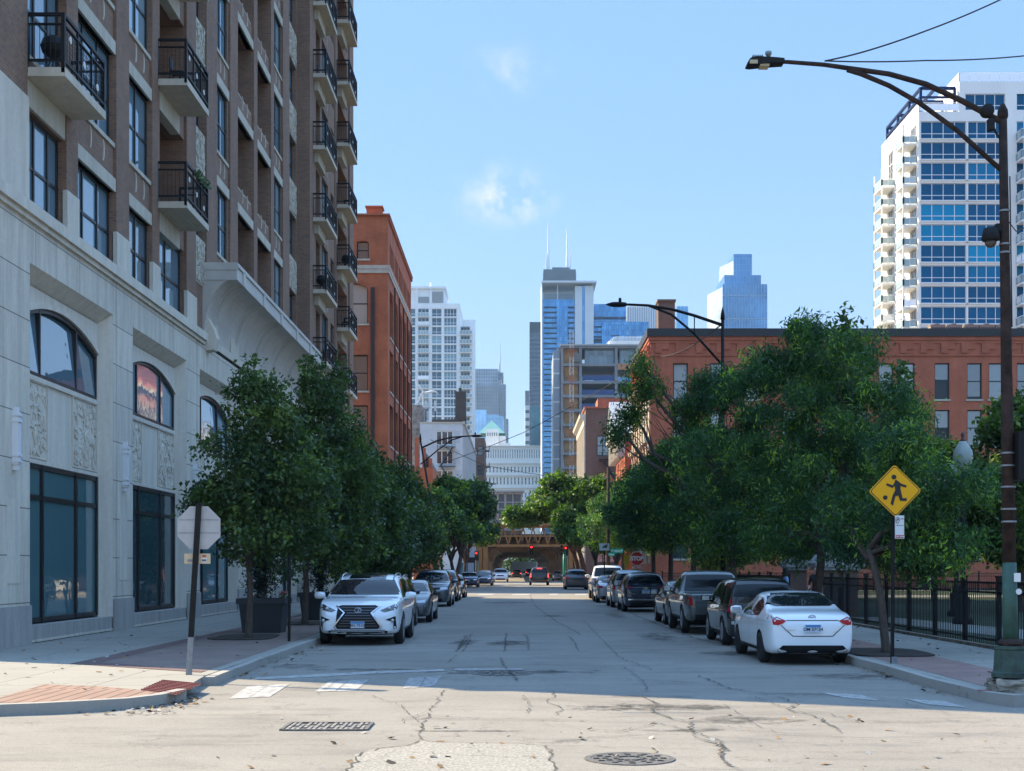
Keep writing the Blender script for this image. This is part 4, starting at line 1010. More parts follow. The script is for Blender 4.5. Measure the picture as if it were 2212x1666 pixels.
def fire_escape(parent, x0, x1, y, levels, right=True):
    s = MB()
    for k, z in enumerate(levels):
        s.box(x0, x1, y - 1.2, y - .05, z, z + .06)
        for zz in (.5, 1.0): s.bar((x0, y - 1.2, z + zz), (x1, y - 1.2, z + zz), .05, .05)
        n = 8
        for j in range(n + 1): xx = x0 + (x1 - x0) * j / n; s.bar((xx, y - 1.2, z), (xx, y - 1.2, z + 1.0), .03, .03)
        if k < len(levels) - 1:
            z2 = levels[k + 1]; a, b = (x0 + .3, x1 - .5) if (k % 2 == 0) == right else (x1 - .3, x0 + .5)
            for yy in (y - 1.1, y - .5): s.bar((a, yy, z), (b, yy, z2), .08, .22)
            m_ = 9
            for j in range(1, m_): q = Vector((a, y - 1.1, z)).lerp(Vector((b, y - 1.1, z2)), j / m_); s.box(q.x - .12, q.x + .12, y - 1.1, y - .5, q.z, q.z + .04)
    return s.build('fire_escape', M_pipe, parent)
fire_escape(sb, xw0 + .3, xw1 + 2.2, 200, [2.2, 6.6, wz[1][0] - .6, wz[0][0] - .6], False)

# ------------------------------------------------------------------ white residential tower on the right
M_tw = pm('white_tower_concrete', (.80, .78, .73), .75, var=.07, scale=.35, stretch=(1, 1, .3))
M_twg = glass('tower_blue_glass', (.0, .105, .235), .08, 1.35, .45, .0, (.0, .27, .48))
M_twf = pm('white_window_frame', (.82, .82, .80), .5)
M_bgl = glass('balcony_glass', (.35, .45, .47), .1, 1.5, .2, 0)
YT = 195.0; XT = 57.6; sT = YT / F
tw = thing('white_residential_tower', 'tall white residential tower with blue glazed window bays and a dark blue roof pergola', 'residential tower', (XT, YT, 0))
def zt(y): return at(0, y, YT)[2]
def xt(x): return at(x, 0, YT)[0]
ZL, ZH = zt(241), zt(176)
XP = xt(2072); XE = xt(2420)
rowsT = [zt(262.5) - k * 44.45 * sT for k in range(24)]
wh = 37.0 * sT
groups = [(xt(1990), xt(2086)), (xt(2089), xt(2170)), (xt(2196), xt(2250)), (xt(2275), xt(2360))]
groups[1] = (xt(2091), xt(2171)); groups[0] = (xt(1989), xt(2087))
hT = []
for z in rowsT:
    if z - wh < 1: break
    for a, b in groups: hT.append((a, b, z - wh, z, .25))
for a, b in groups[1:]: hT.append((a - (xt(2091) - xt(2085) if a == groups[1][0] else 0), b, zt(238), zt(203), .25))
mb = MB(); fT = lambda u, v, d: (u, YT + d, v); fL = lambda u, v, d: (XT + d, u, v)
facade(mb, fT, XT, XP, 0, ZL, hT); facade(mb, fT, XP, XE, 0, ZH, hT)
YT2 = 215.0
hL = []
for z in rowsT:
    if z - wh < 1: break
    for (a, b) in ((196.3, 199.3), (201.6, 202.4), (203.6, 204.6), (208.2, 211.2)): hL.append((a, b, z - wh - (.5 if b - a > 2 else 0), z, .25))
facade(mb, fL, YT, YT2, 0, ZL, hL)
mb.poly([(XT, YT, ZL), (XP, YT, ZL), (XP, YT2, ZL), (XT, YT2, ZL)]); mb.poly([(XP, YT2, ZL), (XP, YT, ZL), (XP, YT, ZH), (XP, YT2, ZH)]); mb.poly([(XP, YT, ZH), (XE, YT, ZH), (XE, YT2, ZH), (XP, YT2, ZH)])
mb.poly([(XE, YT, 0), (XE, YT2, 0), (XE, YT2, ZH), (XE, YT, ZH)]); mb.poly([(XE, YT2, 0), (XT, YT2, 0), (XT, YT2, ZL), (XE, YT2, ZL)])
mb.build('concrete_frame', M_tw, tw)
for h in hT:
    n = 4 if h[1] - h[0] > 5 else 3
    window(tw, fT, h[0] + .004, h[1] - .004, h[2] + .004, h[3] - .004, .22, [k / n for k in range(1, n)], [.30], M_twf, M_twg, .085, .1, key='t%.2f' % (h[1] - h[0]))
for h in hL:
    n = 3 if h[1] - h[0] > 2 else 1
    window(tw, fL, h[0] + .004, h[1] - .004, h[2] + .004, h[3] - .004, .22, [k / n for k in range(1, n)], [.4], M_twf, M_gld, .12, .1, key='tl%.2f' % (h[1] - h[0]))
mb = MB()    # floor bands and pilaster strips
for z in rowsT:
    if z - wh < 1: break
    for a, b in groups[:2]: mb.box(a - .25, b + .25, YT - .16, YT - .003, z - wh - .16, z - wh - .06); 
mb.build('floor_band', M_tw, tw)
def tbalc(x0, x1, y0, y1, z, posts):
    sl = MB().box(x0, x1, y0, y1, z - .25, z); 
    for (px, py) in posts: sl.box(px - .1, px + .1, py - .1, py + .1, z, z + 44.45 * sT - .25)
    sl.build('balcony_slab', M_tw, tw)
    r = MB()
    for (a, b) in (((x0, y0), (x1, y0)), ((x0, y0), (x0, y1)), ((x1, y0), (x1, y1)), ((x0, y1), (x1, y1))):
        r.bar((a[0], a[1], z + 1.1), (b[0], b[1], z + 1.1), .08, .08); L = math.hypot(b[0] - a[0], b[1] - a[1]); n = max(1, int(L / .9))
        for k in range(n + 1): t = k / n; r.bar((a[0] + (b[0] - a[0]) * t, a[1] + (b[1] - a[1]) * t, z), (a[0] + (b[0] - a[0]) * t, a[1] + (b[1] - a[1]) * t, z + 1.1), .06, .06)
        d = Vector((b[0] - a[0], b[1] - a[1], 0)); r.poly([(a[0], a[1], z + .15), (b[0], b[1], z + .15), (b[0], b[1], z + 1.0), (a[0], a[1], z + 1.0)], 1)
    r.build('balcony_railing', [M_twf, M_bgl], tw)
for k, z in enumerate(rowsT):
    if z - wh < 8: break
    tbalc(XT - 2.0, XT - .003, 196.0, 199.8, z - wh - .35, [(XT - 1.9, 196.1)] if k else [(XT - 1.9, 196.1)])
    if k >= 1: tbalc(XT - 2.0, XT - .003, 207.6, 212.0, z - wh - .35, [(XT - 1.9, 207.7), (XT - 1.9, 211.9)])
    tbalc(xt(2195), xt(2262), YT - 2.2, YT - .003, z - wh - .35, [(xt(2201), YT - 2.1)])
mb = MB()    # roof railings
for a, b, z in (((XT, YT), (XP, YT), ZL), ((XT, YT), (XT, YT2), ZL), ((XP, YT), (XE, YT), ZH), ((XP, YT), (XP, YT2), ZH)):
    mb.bar((*a, z + 1.25), (*b, z + 1.25), .08, .08); n = int(max(abs(a[0] - b[0]), abs(a[1] - b[1])) / 1.4)
    for k in range(n + 1): t = k / n; q = (a[0] + (b[0] - a[0]) * t, a[1] + (b[1] - a[1]) * t); mb.bar((*q, z), (*q, z + 1.25), .06, .06)
    mb.poly([(*a, z + .1), (*b, z + .1), (*b, z + 1.1), (*a, z + 1.1)], 1)
mb.build('roof_railing', [M_twf, M_bgl], tw)
mb = MB(); zp = ZL + 3.6; bl = .35
for y in (YT + .8, YT + 6.5, YT + 12.5, YT + 18.5): mb.bar((XT + .5, y, ZL), (XT + .5, y, zp), bl, bl); mb.bar((XT + .5, y, zp), (XP - .3, y, zp), bl, bl * 1.2); mb.bar((XP - .4, y, ZL), (XP - .4, y, zp), bl, bl)
for z, o in ((zp, 0), (zp - 1.3, 0)): mb.bar((XT + .5, YT + .8, z), (XT + .5, YT + 18.5, z), bl, bl); mb.bar((XT + .5, YT + .8, z), (XP - .3, YT + .8, z), bl * .9, bl * .8)
mb.bar((XT + 2.6, YT + .8, zp), (XT + 2.6, YT + 18.5, zp), bl, bl)
mb.build('roof_pergola', pm('navy_steel', (.006, .022, .085), .6, spec=.2), tw)
# ------------------------------------------------------------------ skyline
def curtain(name, c, c2, mull, px, pz, rough=.06, ior=2.2, lw=.10, frame_rough=.5, metal=0.0):
    """glazed wall: panes of varying tint in a mullion grid (pane pattern of the wall itself)"""
    m, nt, b = nodes(name)
    uv, p = wall_uv(nt)
    bt = N(nt, 'ShaderNodeTexBrick', Scale=1.0, offset=0.0)
    for k, v in (('Color1', (*c, 1)), ('Color2', (*c2, 1)), ('Mortar', (*mull, 1)), ('Mortar Size', lw / 2), ('Mortar Smooth', .1), ('Brick Width', px), ('Row Height', pz)): bt.inputs[k].default_value = v
    nt.links.new(uv, bt.inputs['Vector'])
    vo = N(nt, 'ShaderNodeTexNoise', Scale=.05, Detail=4); nt.links.new(p, vo.inputs['Vector'])
    cc = mixc(nt, 1, bt.outputs['Color'], ramp(nt, vo.outputs['Fac'], [(.35, (.75,) * 3), (.65, (1.2,) * 3)]), 'MULTIPLY')
    fac = bt.outputs['Fac']
    nt.links.new(cc, b.inputs['Base Color']); b.inputs['IOR'].default_value = ior; b.inputs['Metallic'].default_value = metal
    nt.links.new(mm('ADD', rough, mm('MULTIPLY', fac, frame_rough, nt), nt), b.inputs['Roughness'])
    return m
def block(name, label, cat, x0, x1, ytop, Y, depth, mat, ybot=None, group=None, lab=None):
    """a plain mass whose front stands at distance Y; x0, x1, ytop measured on the survey picture"""
    a, b = at(x0, 0, Y)[0], at(x1, 0, Y)[0]; z = at(0, ytop, Y)[2]
    t = thing(name, label, cat, ((a + b) / 2, Y, 0))
    MB().box(a, b, Y, Y + depth, 0, z).build('tower_body', mat, t)
    return t, a, b, z
M_wt2 = pm('white_tower_frame', (.78, .78, .76), .75, var=.06, scale=.2)
M_glw = glass('apartment_glass', (.035, .10, .145), .05, 2.0, .55, 0, (.22, .36, .40))
# white apartment tower on the left, far
YW = 460.0; sW = YW / F
aw, bwx = at(886, 0, YW)[0], at(993.5, 0, YW)[0]; cw = at(1021, 0, YW)[0]
z1, z2, z3 = at(0, 656, YW)[2], at(0, 623.5, YW)[2], at(0, 707.7, YW)[2]
wt = thing('white_apartment_tower', 'white apartment tower with stacked balconies rising behind the brick loft building', 'apartment tower', (aw, YW, 0))
fW = lambda u, v, d: (u, YW + d, v)
rowsW = [at(0, 666.8, YW)[2] - k * 19.45 * sW for k in range(26)]
hw_ = 17.4 * sW
colsW = [(at(887, 0, YW)[0], at(897.5, 0, YW)[0], 1), (at(903, 0, YW)[0], at(926.5, 0, YW)[0], 3), (at(932.5, 0, YW)[0], at(954, 0, YW)[0], 2), (at(959, 0, YW)[0], at(986.5, 0, YW)[0], 4)]
colR = (at(995, 0, YW)[0], at(1015, 0, YW)[0], 3)
hW = [(a, b, z - hw_, z, .5, n) for z in rowsW if z - hw_ > 1 for a, b, n in colsW]
hR = [(colR[0], colR[1], z - hw_, z, 1.2, 3) for z in rowsW[2:] if z - hw_ > 1]
mb = MB(); facade(mb, fW, aw, bwx, 0, z1, [h[:5] for h in hW]); facade(mb, fW, bwx, cw, 0, z3, [h[:5] for h in hR])
mb.poly([(bwx, YW, z3), (bwx, YW, z1), (bwx, YW + 30, z1), (bwx, YW + 30, z3)][::-1]); mb.poly([(aw, YW, z1), (bwx, YW, z1), (bwx, YW + 30, z1), (aw, YW + 30, z1)]); mb.poly([(bwx, YW, z3), (cw, YW, z3), (cw, YW + 30, z3), (bwx, YW + 30, z3)])
mb.poly([(cw, YW, 0), (cw, YW + 30, 0), (cw, YW + 30, z3), (cw, YW, z3)]); mb.poly([(aw, YW + 30, 0), (aw, YW, 0), (aw, YW, z1), (aw, YW + 30, z1)]); mb.poly([(cw, YW + 30, 0), (aw, YW + 30, 0), (aw, YW + 30, z1), (cw, YW + 30, z1)])
mb.build('concrete_frame', M_wt2, wt)
for h in hW + hR:
    n = h[5]; window(wt, fW, h[0] + .01, h[1] - .01, h[2] + .01, h[3] - .01, h[4] - .05, [k / n for k in range(1, n)], [.35], M_twf, M_glw, .12, .15, key='wt%.2f' % (h[1] - h[0]))
ph = at(959.5, 0, YW)[0]
mb = MB(); mb.box(aw, ph, YW + .6, YW + 22, z1, z2); mb.box(aw - .5, ph + .6, YW, YW + 22.5, z2, z2 + .7); mb.box(at(897, 0, YW)[0], at(903, 0, YW)[0], YW + .2, YW + .58, z1, z2); mb.box(at(928, 0, YW)[0], at(933, 0, YW)[0], YW + .2, YW + .58, z1, z2); mb.tube([(at(928, 0, YW)[0], YW + 5, z2), (at(928, 0, YW)[0], YW + 5, at(0, 603, YW)[2])], .25, 6); mb.build('penthouse', M_wt2, wt)
MB().box(at(904, 0, YW)[0], at(926, 0, YW)[0], YW + .3, YW + .58, at(0, 653, YW)[2], at(0, 641, YW)[2]).box(at(934, 0, YW)[0], at(957, 0, YW)[0], YW + .3, YW + .58, at(0, 653, YW)[2], at(0, 630, YW)[2]).build('louvre_panel', pm('louvre_grey', (.30, .31, .31), .7), wt)
mb = MB()
bi = 0
for z in rowsW:
    if z - hw_ < 6: break
    for a, b in ((colsW[1][0], colsW[1][1]), (colR[0] - .3, colR[1] + .8)):
        if a > bwx - 1 and z > rowsW[2] + .1: continue
        s = MB(); s.box(a, b, YW - 1.3, YW - .01, z - hw_ - .2, z - hw_); s.bar((a, YW - 1.3, z - hw_ + 1.15), (b, YW - 1.3, z - hw_ + 1.15), .12, .12)
        for k in range(5): xx = a + (b - a) * k / 4; s.bar((xx, YW - 1.3, z - hw_), (xx, YW - 1.3, z - hw_ + 1.15), .12, .12)
        s.poly([(a, YW - 1.3, z - hw_ + .1), (b, YW - 1.3, z - hw_ + .1), (b, YW - 1.3, z - hw_ + 1.1), (a, YW - 1.3, z - hw_ + 1.1)], 1)
        s.build('balcony', [M_twf, M_bgl], wt)
# grey white four storey building with a fire escape
YG = 259.0; xg0, xg1 = at(907, 0, YG)[0], -10.65; zg = at(0, 914, YG)[2]
gb = thing('grey_painted_building', 'pale grey painted building with a fire escape and a dark brick chimney stack', 'building', (xg1, YG, 0))
M_gp = pm('pale_grey_paint', (.47, .49, .51), .8, var=.12, scale=.4)
fG = lambda u, v, d: (u, YG + d, v)
hg = [(at(942, 0, YG)[0], at(979, 0, YG)[0], at(0, y1_, YG)[2], at(0, y0_, YG)[2], .3) for y0_, y1_ in ((931, 961), (973, 1003), (1016, 1046), (1060, 1090))]
mb = MB(); facade(mb, fG, xg0, xg1, 0, zg, hg); he = [(YG + 2 + k * 4.2, YG + 4.6 + k * 4.2, z, z + 3, .3) for k in range(16) for z in (3, 8, 13, 18, 23)]
facade(mb, lambda u, v, d: (xg1 - d, u, v), YG, 330, 0, zg, he); box_building(mb, xg0, xg1, YG, 330, zg, skip='ne'); mb.build('painted_wall', M_gp, gb)
for h in hg: window(gb, fG, h[0] + .01, h[1] - .01, h[2] + .01, h[3] - .01, .28, [.33, .67], [], M_twf, M_gld, .16, key='gb')
for h in he: window(gb, lambda u, v, d: (xg1 - d, u, v), h[0] + .01, h[1] - .01, h[2] + .01, h[3] - .01, .28, [.5], [.5], M_twf, M_gld, .12, key='gbe')
mb = MB()
for (xa, xb) in ((982, 993.5),):
    for y0_, y1_ in ((931, 958), (973, 1000), (1016, 1044)): mb.box(at(xa, 0, YG)[0], at(xb, 0, YG)[0], YG - .02, YG + .1, at(0, y1_, YG)[2], at(0, y0_, YG)[2])
mb.build('wall_panel', pm('grey_panel', (.42, .44, .46), .8), gb)
mb = MB(); 
for k in range(24): y = YG + 1 + k * 3; mb.box(xg1 + .003, xg1 + .3, y, y + .5, 1, zg - .3)
mb.build('pilaster', M_gp, gb)
mb = MB(); mb.box(at(932, 0, YG)[0], at(984, 0, YG)[0], YG + 1, YG + 9, zg, at(0, 905, YG)[2]); mb.box(at(983, 0, YG)[0], at(1006, 0, YG)[0], YG + .5, YG + 3, zg, at(0, 845, YG)[2]); mb.box(at(982.3, 0, YG)[0], at(1006.8, 0, YG)[0], YG + .4, YG + 3.1, at(0, 905, YG)[2], at(0, 900, YG)[2]); mb.tube([(at(993, 0, YG)[0], YG + 1.7, at(0, 845, YG)[2]), (at(993, 0, YG)[0], YG + 1.7, at(0, 836, YG)[2])], .3, 8)
mb.build('chimney', brick('dark_brick', (.075, .05, .04), (.055, .04, .034), (.1, .085, .07), (.3, .12), .012), gb)
mb = MB(); mb.box(xg1 - .05, xg1 + .45, YG - .2, 330, zg - .25, zg + .3); mb.box(xg0, xg1 - .05, YG - .15, YG + .2, zg - .02, zg + .2); mb.build('cornice', M_sill, gb)
fire_escape(gb, at(948, 0, YG)[0], at(984, 0, YG)[0], YG, [h[2] - .5 for h in hg[::-1]], True)
# rubble brick stair tower with a wind turbine, small red house fronts
rt = thing('rubble_brick_tower', 'mottled old brick stair tower squeezed behind the brick loft building', 'building', (at(900, 0, 262)[0], 262, 0))
M_rub = pm('mottled_brick', (.20, .17, .15), .9, var=.6, scale=1.2)
mb = MB(); mb.box(at(886, 0, 262)[0], at(914, 0, 262)[0] - .3, 262, 275, 0, at(0, 875, 262)[2]); mb.build('brick_wall', M_rub, rt)
wtb = thing('wind_turbine', 'small white rooftop wind turbine with curved blades on the mottled brick tower', 'wind turbine', (at(913, 0, 265)[0], 265, at(0, 875, 265)[2]))
q = Vector(at(914, 848, 265)); MB().tube([(q.x, 265, at(0, 876, 265)[2]), (q.x, 265, q.z)], .14, 8).build('mast', M_white, wtb)
for k in range(3):
    an = R(105 + 120 * k); pts = []
    for t in range(7): r_ = 3.0 * t / 6; a2 = an + .35 * math.sin(t / 6 * 2.6); pts.append((q.x + r_ * math.cos(a2), 264.8, q.z + r_ * math.sin(a2)))
    MB().tube(pts, [.1, .2, .24, .24, .2, .15, .05], 6).build('blade', M_white, wtb)
MB().lathe([(.001, -.4), (.2, -.3), (.22, .3), (.001, .4)], 8, (q.x, 265, q.z), axis='z').build('hub', M_white, wtb)
ant = thing('antenna_panel', 'white mobile antenna panels on the roof beside the small wind turbine', 'antenna', (at(935, 0, 266)[0], 266, zg))
s = MB()
for x, y0_, y1_ in ((918, 866, 884), (926, 866, 884), (938, 866, 889), (923, 888, 906)): s.box(at(x, 0, 266)[0], at(x + 4, 0, 266)[0], 265.6, 266, at(0, y1_, 266)[2], at(0, y0_, 266)[2])
s.build('panel', M_white, ant); s = MB()
for x in (920, 940): s.tube([(at(x, 0, 266)[0], 266.1, zg - .5), (at(x, 0, 266)[0], 266.1, at(0, 864, 266)[2])], .1, 6)
s.build('mast', M_pipe, ant)
rh = thing('red_gabled_house', 'low red brick house with chimneys and a grey gable before the pale grey building', 'house', (at(910, 0, 170)[0], 170, 0))
zr = at(0, 1010, 170)[2]; xa = at(893, 0, 170)[0]; xb_ = at(935, 0, 170)[0]
MB().box(xa, xb_, 170, 185, 0, zr).build('brick_wall', M_red, rh)
s = MB()
for x, yt_, wd in ((896, 945, 8), (912, 968, 7), (926, 990, 7)): a = at(x, 0, 171)[0]; s.box(a, a + wd * 171 / F, 171, 171.8, zr - 1, at(0, yt_, 171)[2])
s.build('chimney', M_red, rh)
MB().prism([(xa + 1.0, zr), (xb_, zr), (xa + 1.0, zr + 2.6)], lambda u, v, w_: (u, w_, v), 172, 184).build('roof', pm('slate_roof', (.09, .10, .10), .8), rh)
# brown brick slice
bs = thing('brown_brick_building', 'narrow dark brown brick building with a side fire escape beyond the pale grey one', 'building', (at(1037, 0, 335)[0], 335, 0))
xa, xb_ = at(1026, 0, 335)[0], -8.4; zb_ = at(0, 946, 335)[2]
s = MB(); h_ = [(xa + .6, xa + 2.0, at(0, b_, 335)[2], at(0, a_, 335)[2], .3) for a_, b_ in ((965, 985), (1005, 1027), (1045, 1066))]
facade(s, lambda u, v, d: (u, 335 + d, v), xa, xb_, 0, zb_, h_); box_building(s, xa, xb_, 335, 352, zb_, skip='n'); s.build('brick_wall', brick('dull_brown_brick', (.15, .085, .06), (.12, .07, .055), (.14, .1, .08), (.3, .12), .012), bs)
for h in h_: window(bs, lambda u, v, d: (u, 335 + d, v), h[0], h[1], h[2], h[3], .28, [], [.5], M_fr, M_gld, .12)
MB().box(xb_ - 2.2, xb_ - 1, 336, 337.5, zb_, zb_ + 1.2).build('chimney', M_white, bs)
s = MB()
for k in range(5):
    z = zb_ - 3 - k * 4; s.box(xb_ + .01, xb_ + 1.1, 337, 341, z, z + .12); s.bar((xb_ + 1.1, 337, z + 1.1), (xb_ + 1.1, 341, z + 1.1), .09, .09)
    for yy in (337, 341): s.bar((xb_ + 1.1, yy, z), (xb_ + 1.1, yy, z + 1.1), .09, .09)
s.build('fire_escape', M_pipe, bs)
# wide pale mart with a pyramid roofed tower
M_mart = pm('pale_stone', (.74, .72, .67), .8, var=.06, scale=.1)
YM = 900.0; sM = YM / F
mart = thing('pale_stone_mart', 'wide pale stone block closing the street with rows of narrow windows', 'commercial building', (0, YM, 0))
xa, xb_ = at(1046, 0, YM)[0], at(1176, 0, YM)[0]; zm = at(0, 963, YM)[2]
hm = []
rowsM = [(971, 990, 5.2), (1008, 1021, 7.7), (1031, 1047, 7.7), (1064, 1075, 7.7), (1080, 1100, 7.7)]
for y0_, y1_, st in rowsM:
    x = 1049.0
    while x < 1172: hm.append((at(x, 0, YM)[0], at(x + st * .48, 0, YM)[0], at(0, y1_, YM)[2], at(0, y0_, YM)[2], .8)); x += st
s = MB(); facade(s, lambda u, v, d: (u, YM + d, v), xa, xb_, 0, zm, hm); box_building(s, xa, xb_, YM, YM + 60, zm, skip='n')
s.build('stone_wall', M_mart, mart)
M_glm = glass('mart_glass', (.05, .075, .10), .1, 1.8, .4, 0)
for h in hm: window(mart, lambda u, v, d: (u, YM + d, v), h[0], h[1], h[2], h[3], .7, [], [.5], M_wt2, M_glm, .18, .2, key='m%.1f%.1f' % (h[1] - h[0], h[3] - h[2]))
s = MB()
for y_ in (963, 1000, 1026, 1053): s.box(xa, xb_, YM - 1, YM - .01, at(0, y_ + 1.6, YM)[2], at(0, y_, YM)[2])
s.build('cornice', M_mart, mart)
s = MB(); s.box(at(1099, 0, YM)[0], at(1160, 0, YM)[0], YM + 10, YM + 50, zm, at(0, 962, YM)[2] + .5); s.build('roof_block', M_mart, mart)
pt = thing('pyramid_roof_tower', 'pale stone tower with a green copper pyramid roof behind the wide mart', 'tower', (at(1062, 0, 960)[0], 960, 0))
s = MB(); s.box(at(1049, 0, 960)[0], at(1092, 0, 960)[0], 960, 990, 0, at(0, 942, 960)[2]); s.box(at(1050, 0, 960)[0], at(1077, 0, 960)[0], 956, 959.9, 0, at(0, 928, 960)[2]); s.box(at(1049, 0, 960)[0], at(1102, 0, 960)[0], 962, 992, 0, at(0, 956, 960)[2] - .2); s.build('stone_wall', M_mart, pt)
ap = at(1062, 908, 975); a = at(1033, 0, 960)[0]; b = at(1091, 0, 960)[0]; zz = at(0, 936, 960)[2]
s = MB()
for p, q in (((a, 960), (b, 960)), ((b, 960), (b, 990)), ((b, 990), (a, 990)), ((a, 990), (a, 960))): s.poly([(*p, zz), (*q, zz), ap])
s.build('pyramid_roof', pm('copper_green', (.12, .30, .27), .6, var=.1, scale=.2), pt)
s = MB()
for k in range(5):
    x = 1053 + k * 4.8; s.box(at(x, 0, 956)[0], at(x + 1.8, 0, 956)[0], 955.8, 955.98, at(0, 942, 956)[2], at(0, 935, 956)[2])
s.build('window', M_glm, pt)
# plain distant towers: body with its own window grid
def fins(parent, x0, x1, Y, z1, n, wd, dep, mat, name='fin'):
    s = MB()
    for k in range(n + 1): x = x0 + (x1 - x0) * k / n; s.box(x - wd / 2, x + wd / 2, Y - dep, Y - .01, 0, z1)
    s.build(name, mat, parent)
def bands(parent, x0, x1, Y, zs, ht, dep, mat, name='spandrel'):
    for z in zs: MB().box(x0, x1, Y - dep, Y - .01, z, z + ht).build(name, mat, parent)
M_bl = curtain('grey_blue_grid', (.15, .19, .25), (.20, .25, .31), (.34, .36, .38), 2.6, 3.9, .2, 1.6, 1.1)
M_pst = pm('grey_stone_far', (.30, .30, .30), .8)
t, a, b, z = block('grey_stepped_tower', 'hazy grey stepped office tower with a thin spire left of the street gap', 'office tower', 1019, 1076, 797, 1500, 60, M_bl)
s = MB(); a2, b2 = at(1076.02, 0, 1502)[0], at(1092, 0, 1502)[0]; s.box(a2, b2, 1502, 1555, 0, at(0, 830, 1502)[2]); s.box(at(1069, 0, 1503)[0], at(1087, 0, 1503)[0], 1510, 1550, z - 10, at(0, 803, 1503)[2]); s.box(at(1092.02, 0, 1504)[0], at(1098, 0, 1504)[0], 1504, 1550, 0, at(0, 905, 1504)[2]); s.build('setback_block', M_bl, t)
fins(t, a, b2, 1500, at(0, 832, 1500)[2], 14, 1.3, .8, M_pst, 'pier')
s = MB(); s.tube([(at(1080, 0, 1515)[0], 1515, at(0, 805, 1515)[2]), (at(1080, 0, 1515)[0], 1515, at(0, 740, 1515)[2])], [1.1, .25], 8); s.tube([(at(1077.5, 0, 1515)[0], 1515, at(0, 805, 1515)[2]), (at(1077.5, 0, 1515)[0], 1515, at(0, 786, 1515)[2])], .5, 6); s.build('spire', M_white, t)
M_pb = curtain('pale_blue_curtain', (.34, .56, .78), (.40, .62, .82), (.40, .58, .74), 3, 4, .12, 2.2, .2, metal=.5)
t, a, b, z = block('pale_glass_block', 'pale blue glass office block behind the green pyramid roof', 'office building', 1025, 1078, 896, 1200, 40, M_pb)
MB().box(a, at(1051, 0, 1199)[0], 1190, 1199.9, 0, at(0, 888, 1199)[2]).box(b + .01, at(1088, 0, 1201)[0], 1201, 1240, 0, at(0, 899, 1201)[2]).build('glass_wing', M_pb, t)
# towers right of the street gap
M_dk = curtain('dark_slab_curtain', (.035, .05, .075), (.055, .075, .10), (.02, .025, .035), 1.6, 3.9, .12, 1.7, .3)
t, a, b, z = block('dark_slab_tower', 'dark bronze office slab standing left of the blue glass tower', 'office tower', 1144, 1176, 696, 1300, 60, M_dk)
bands(t, a, b, 1300, [z - 12 - k * 4.1 for k in range(54)], 1.1, .4, pm('bronze_spandrel', (.10, .115, .14), .5)); bands(t, a, b, 1300, [z - 9], 9, .6, M_pipe, 'top_band')
M_tl = curtain('teal_curtain', (.05, .25, .30), (.08, .32, .37), (.02, .10, .13), 1.6, 3.8, .08, 2.2, .25, metal=.6)
t, a, b, z = block('teal_glass_tower', 'teal glass tower in front of the dark bronze slab', 'office tower', 1148, 1176, 879, 1180, 40, M_tl)
fins(t, a, b, 1180, z, 9, .5, .4, M_pipe)
t, a, b, z = block('thin_white_tower', 'thin white banded tower with a dark top at the right edge of the street gap', 'tower', 1134.5, 1150, 876, 1400, 40, pm('white_far', (.62, .62, .60), .7))
MB().box(at(1134.5, 0, 1405)[0], at(1146, 0, 1405)[0], 1405, 1430, 0, at(0, 844, 1405)[2]).build('dark_top', pm('far_grey', (.14, .14, .15), .7), t); bands(t, a, b, 1400, [z - 8 - k * 8 for k in range(18)], 3.2, .3, M_dk, 'window_band')
YWs = 1977.0
wi = thing('black_antenna_skyscraper', 'black stepped skyscraper with twin white antennas, tallest on the skyline', 'skyscraper', (at(1209, 0, YWs)[0], YWs, 0))
M_wi = curtain('black_tower_curtain', (.022, .028, .04), (.03, .038, .05), (.012, .014, .02), 4.6, 3.9, .12, 1.6, 1.0)
xa, xb_ = at(1173.8, 0, YWs)[0], at(1244, 0, YWs)[0]
MB().box(xa, xb_, YWs, YWs + 45, 0, at(0, 582, YWs)[2]).box(at(1193, 0, YWs)[0], at(1231, 0, YWs)[0], YWs + 5, YWs + 40, at(0, 582, YWs)[2], at(0, 576, YWs)[2]).build('tower_body', M_wi, wi)
fins(wi, xa, xb_, YWs, at(0, 590, YWs)[2], 15, .9, .5, M_pipe); bands(wi, xa, xb_, YWs, [at(0, 597, YWs)[2], at(0, 612, YWs)[2]], 9, .8, M_pipe, 'louvre_band')
for x, yt in ((1185.2, 474), (1226.5, 489)):
    s = MB(); s.tube([(at(x, 0, YWs)[0], YWs + 20, at(0, 583, YWs)[2]), (at(x, 0, YWs)[0], YWs + 20, at(0, 545, YWs)[2]), (at(x, 0, YWs)[0], YWs + 20, at(0, 540, YWs)[2]), (at(x, 0, YWs)[0], YWs + 20, at(0, 505, YWs)[2]), (at(x, 0, YWs)[0], YWs + 20, at(0, yt, YWs)[2])], [2.2, 1.9, 1.5, 1.2, .6], 8)
    dx = -4.5 if x < 1200 else 7
    s.tube([(at(x + dx, 0, YWs)[0], YWs + 20, at(0, 583, YWs)[2]), (at(x + dx, 0, YWs)[0], YWs + 20, at(0, 541 if x > 1200 else 540, YWs)[2])], [1.1, .5], 6); s.build('antenna', pm('antenna_white', (.75, .75, .75), .5), wi)
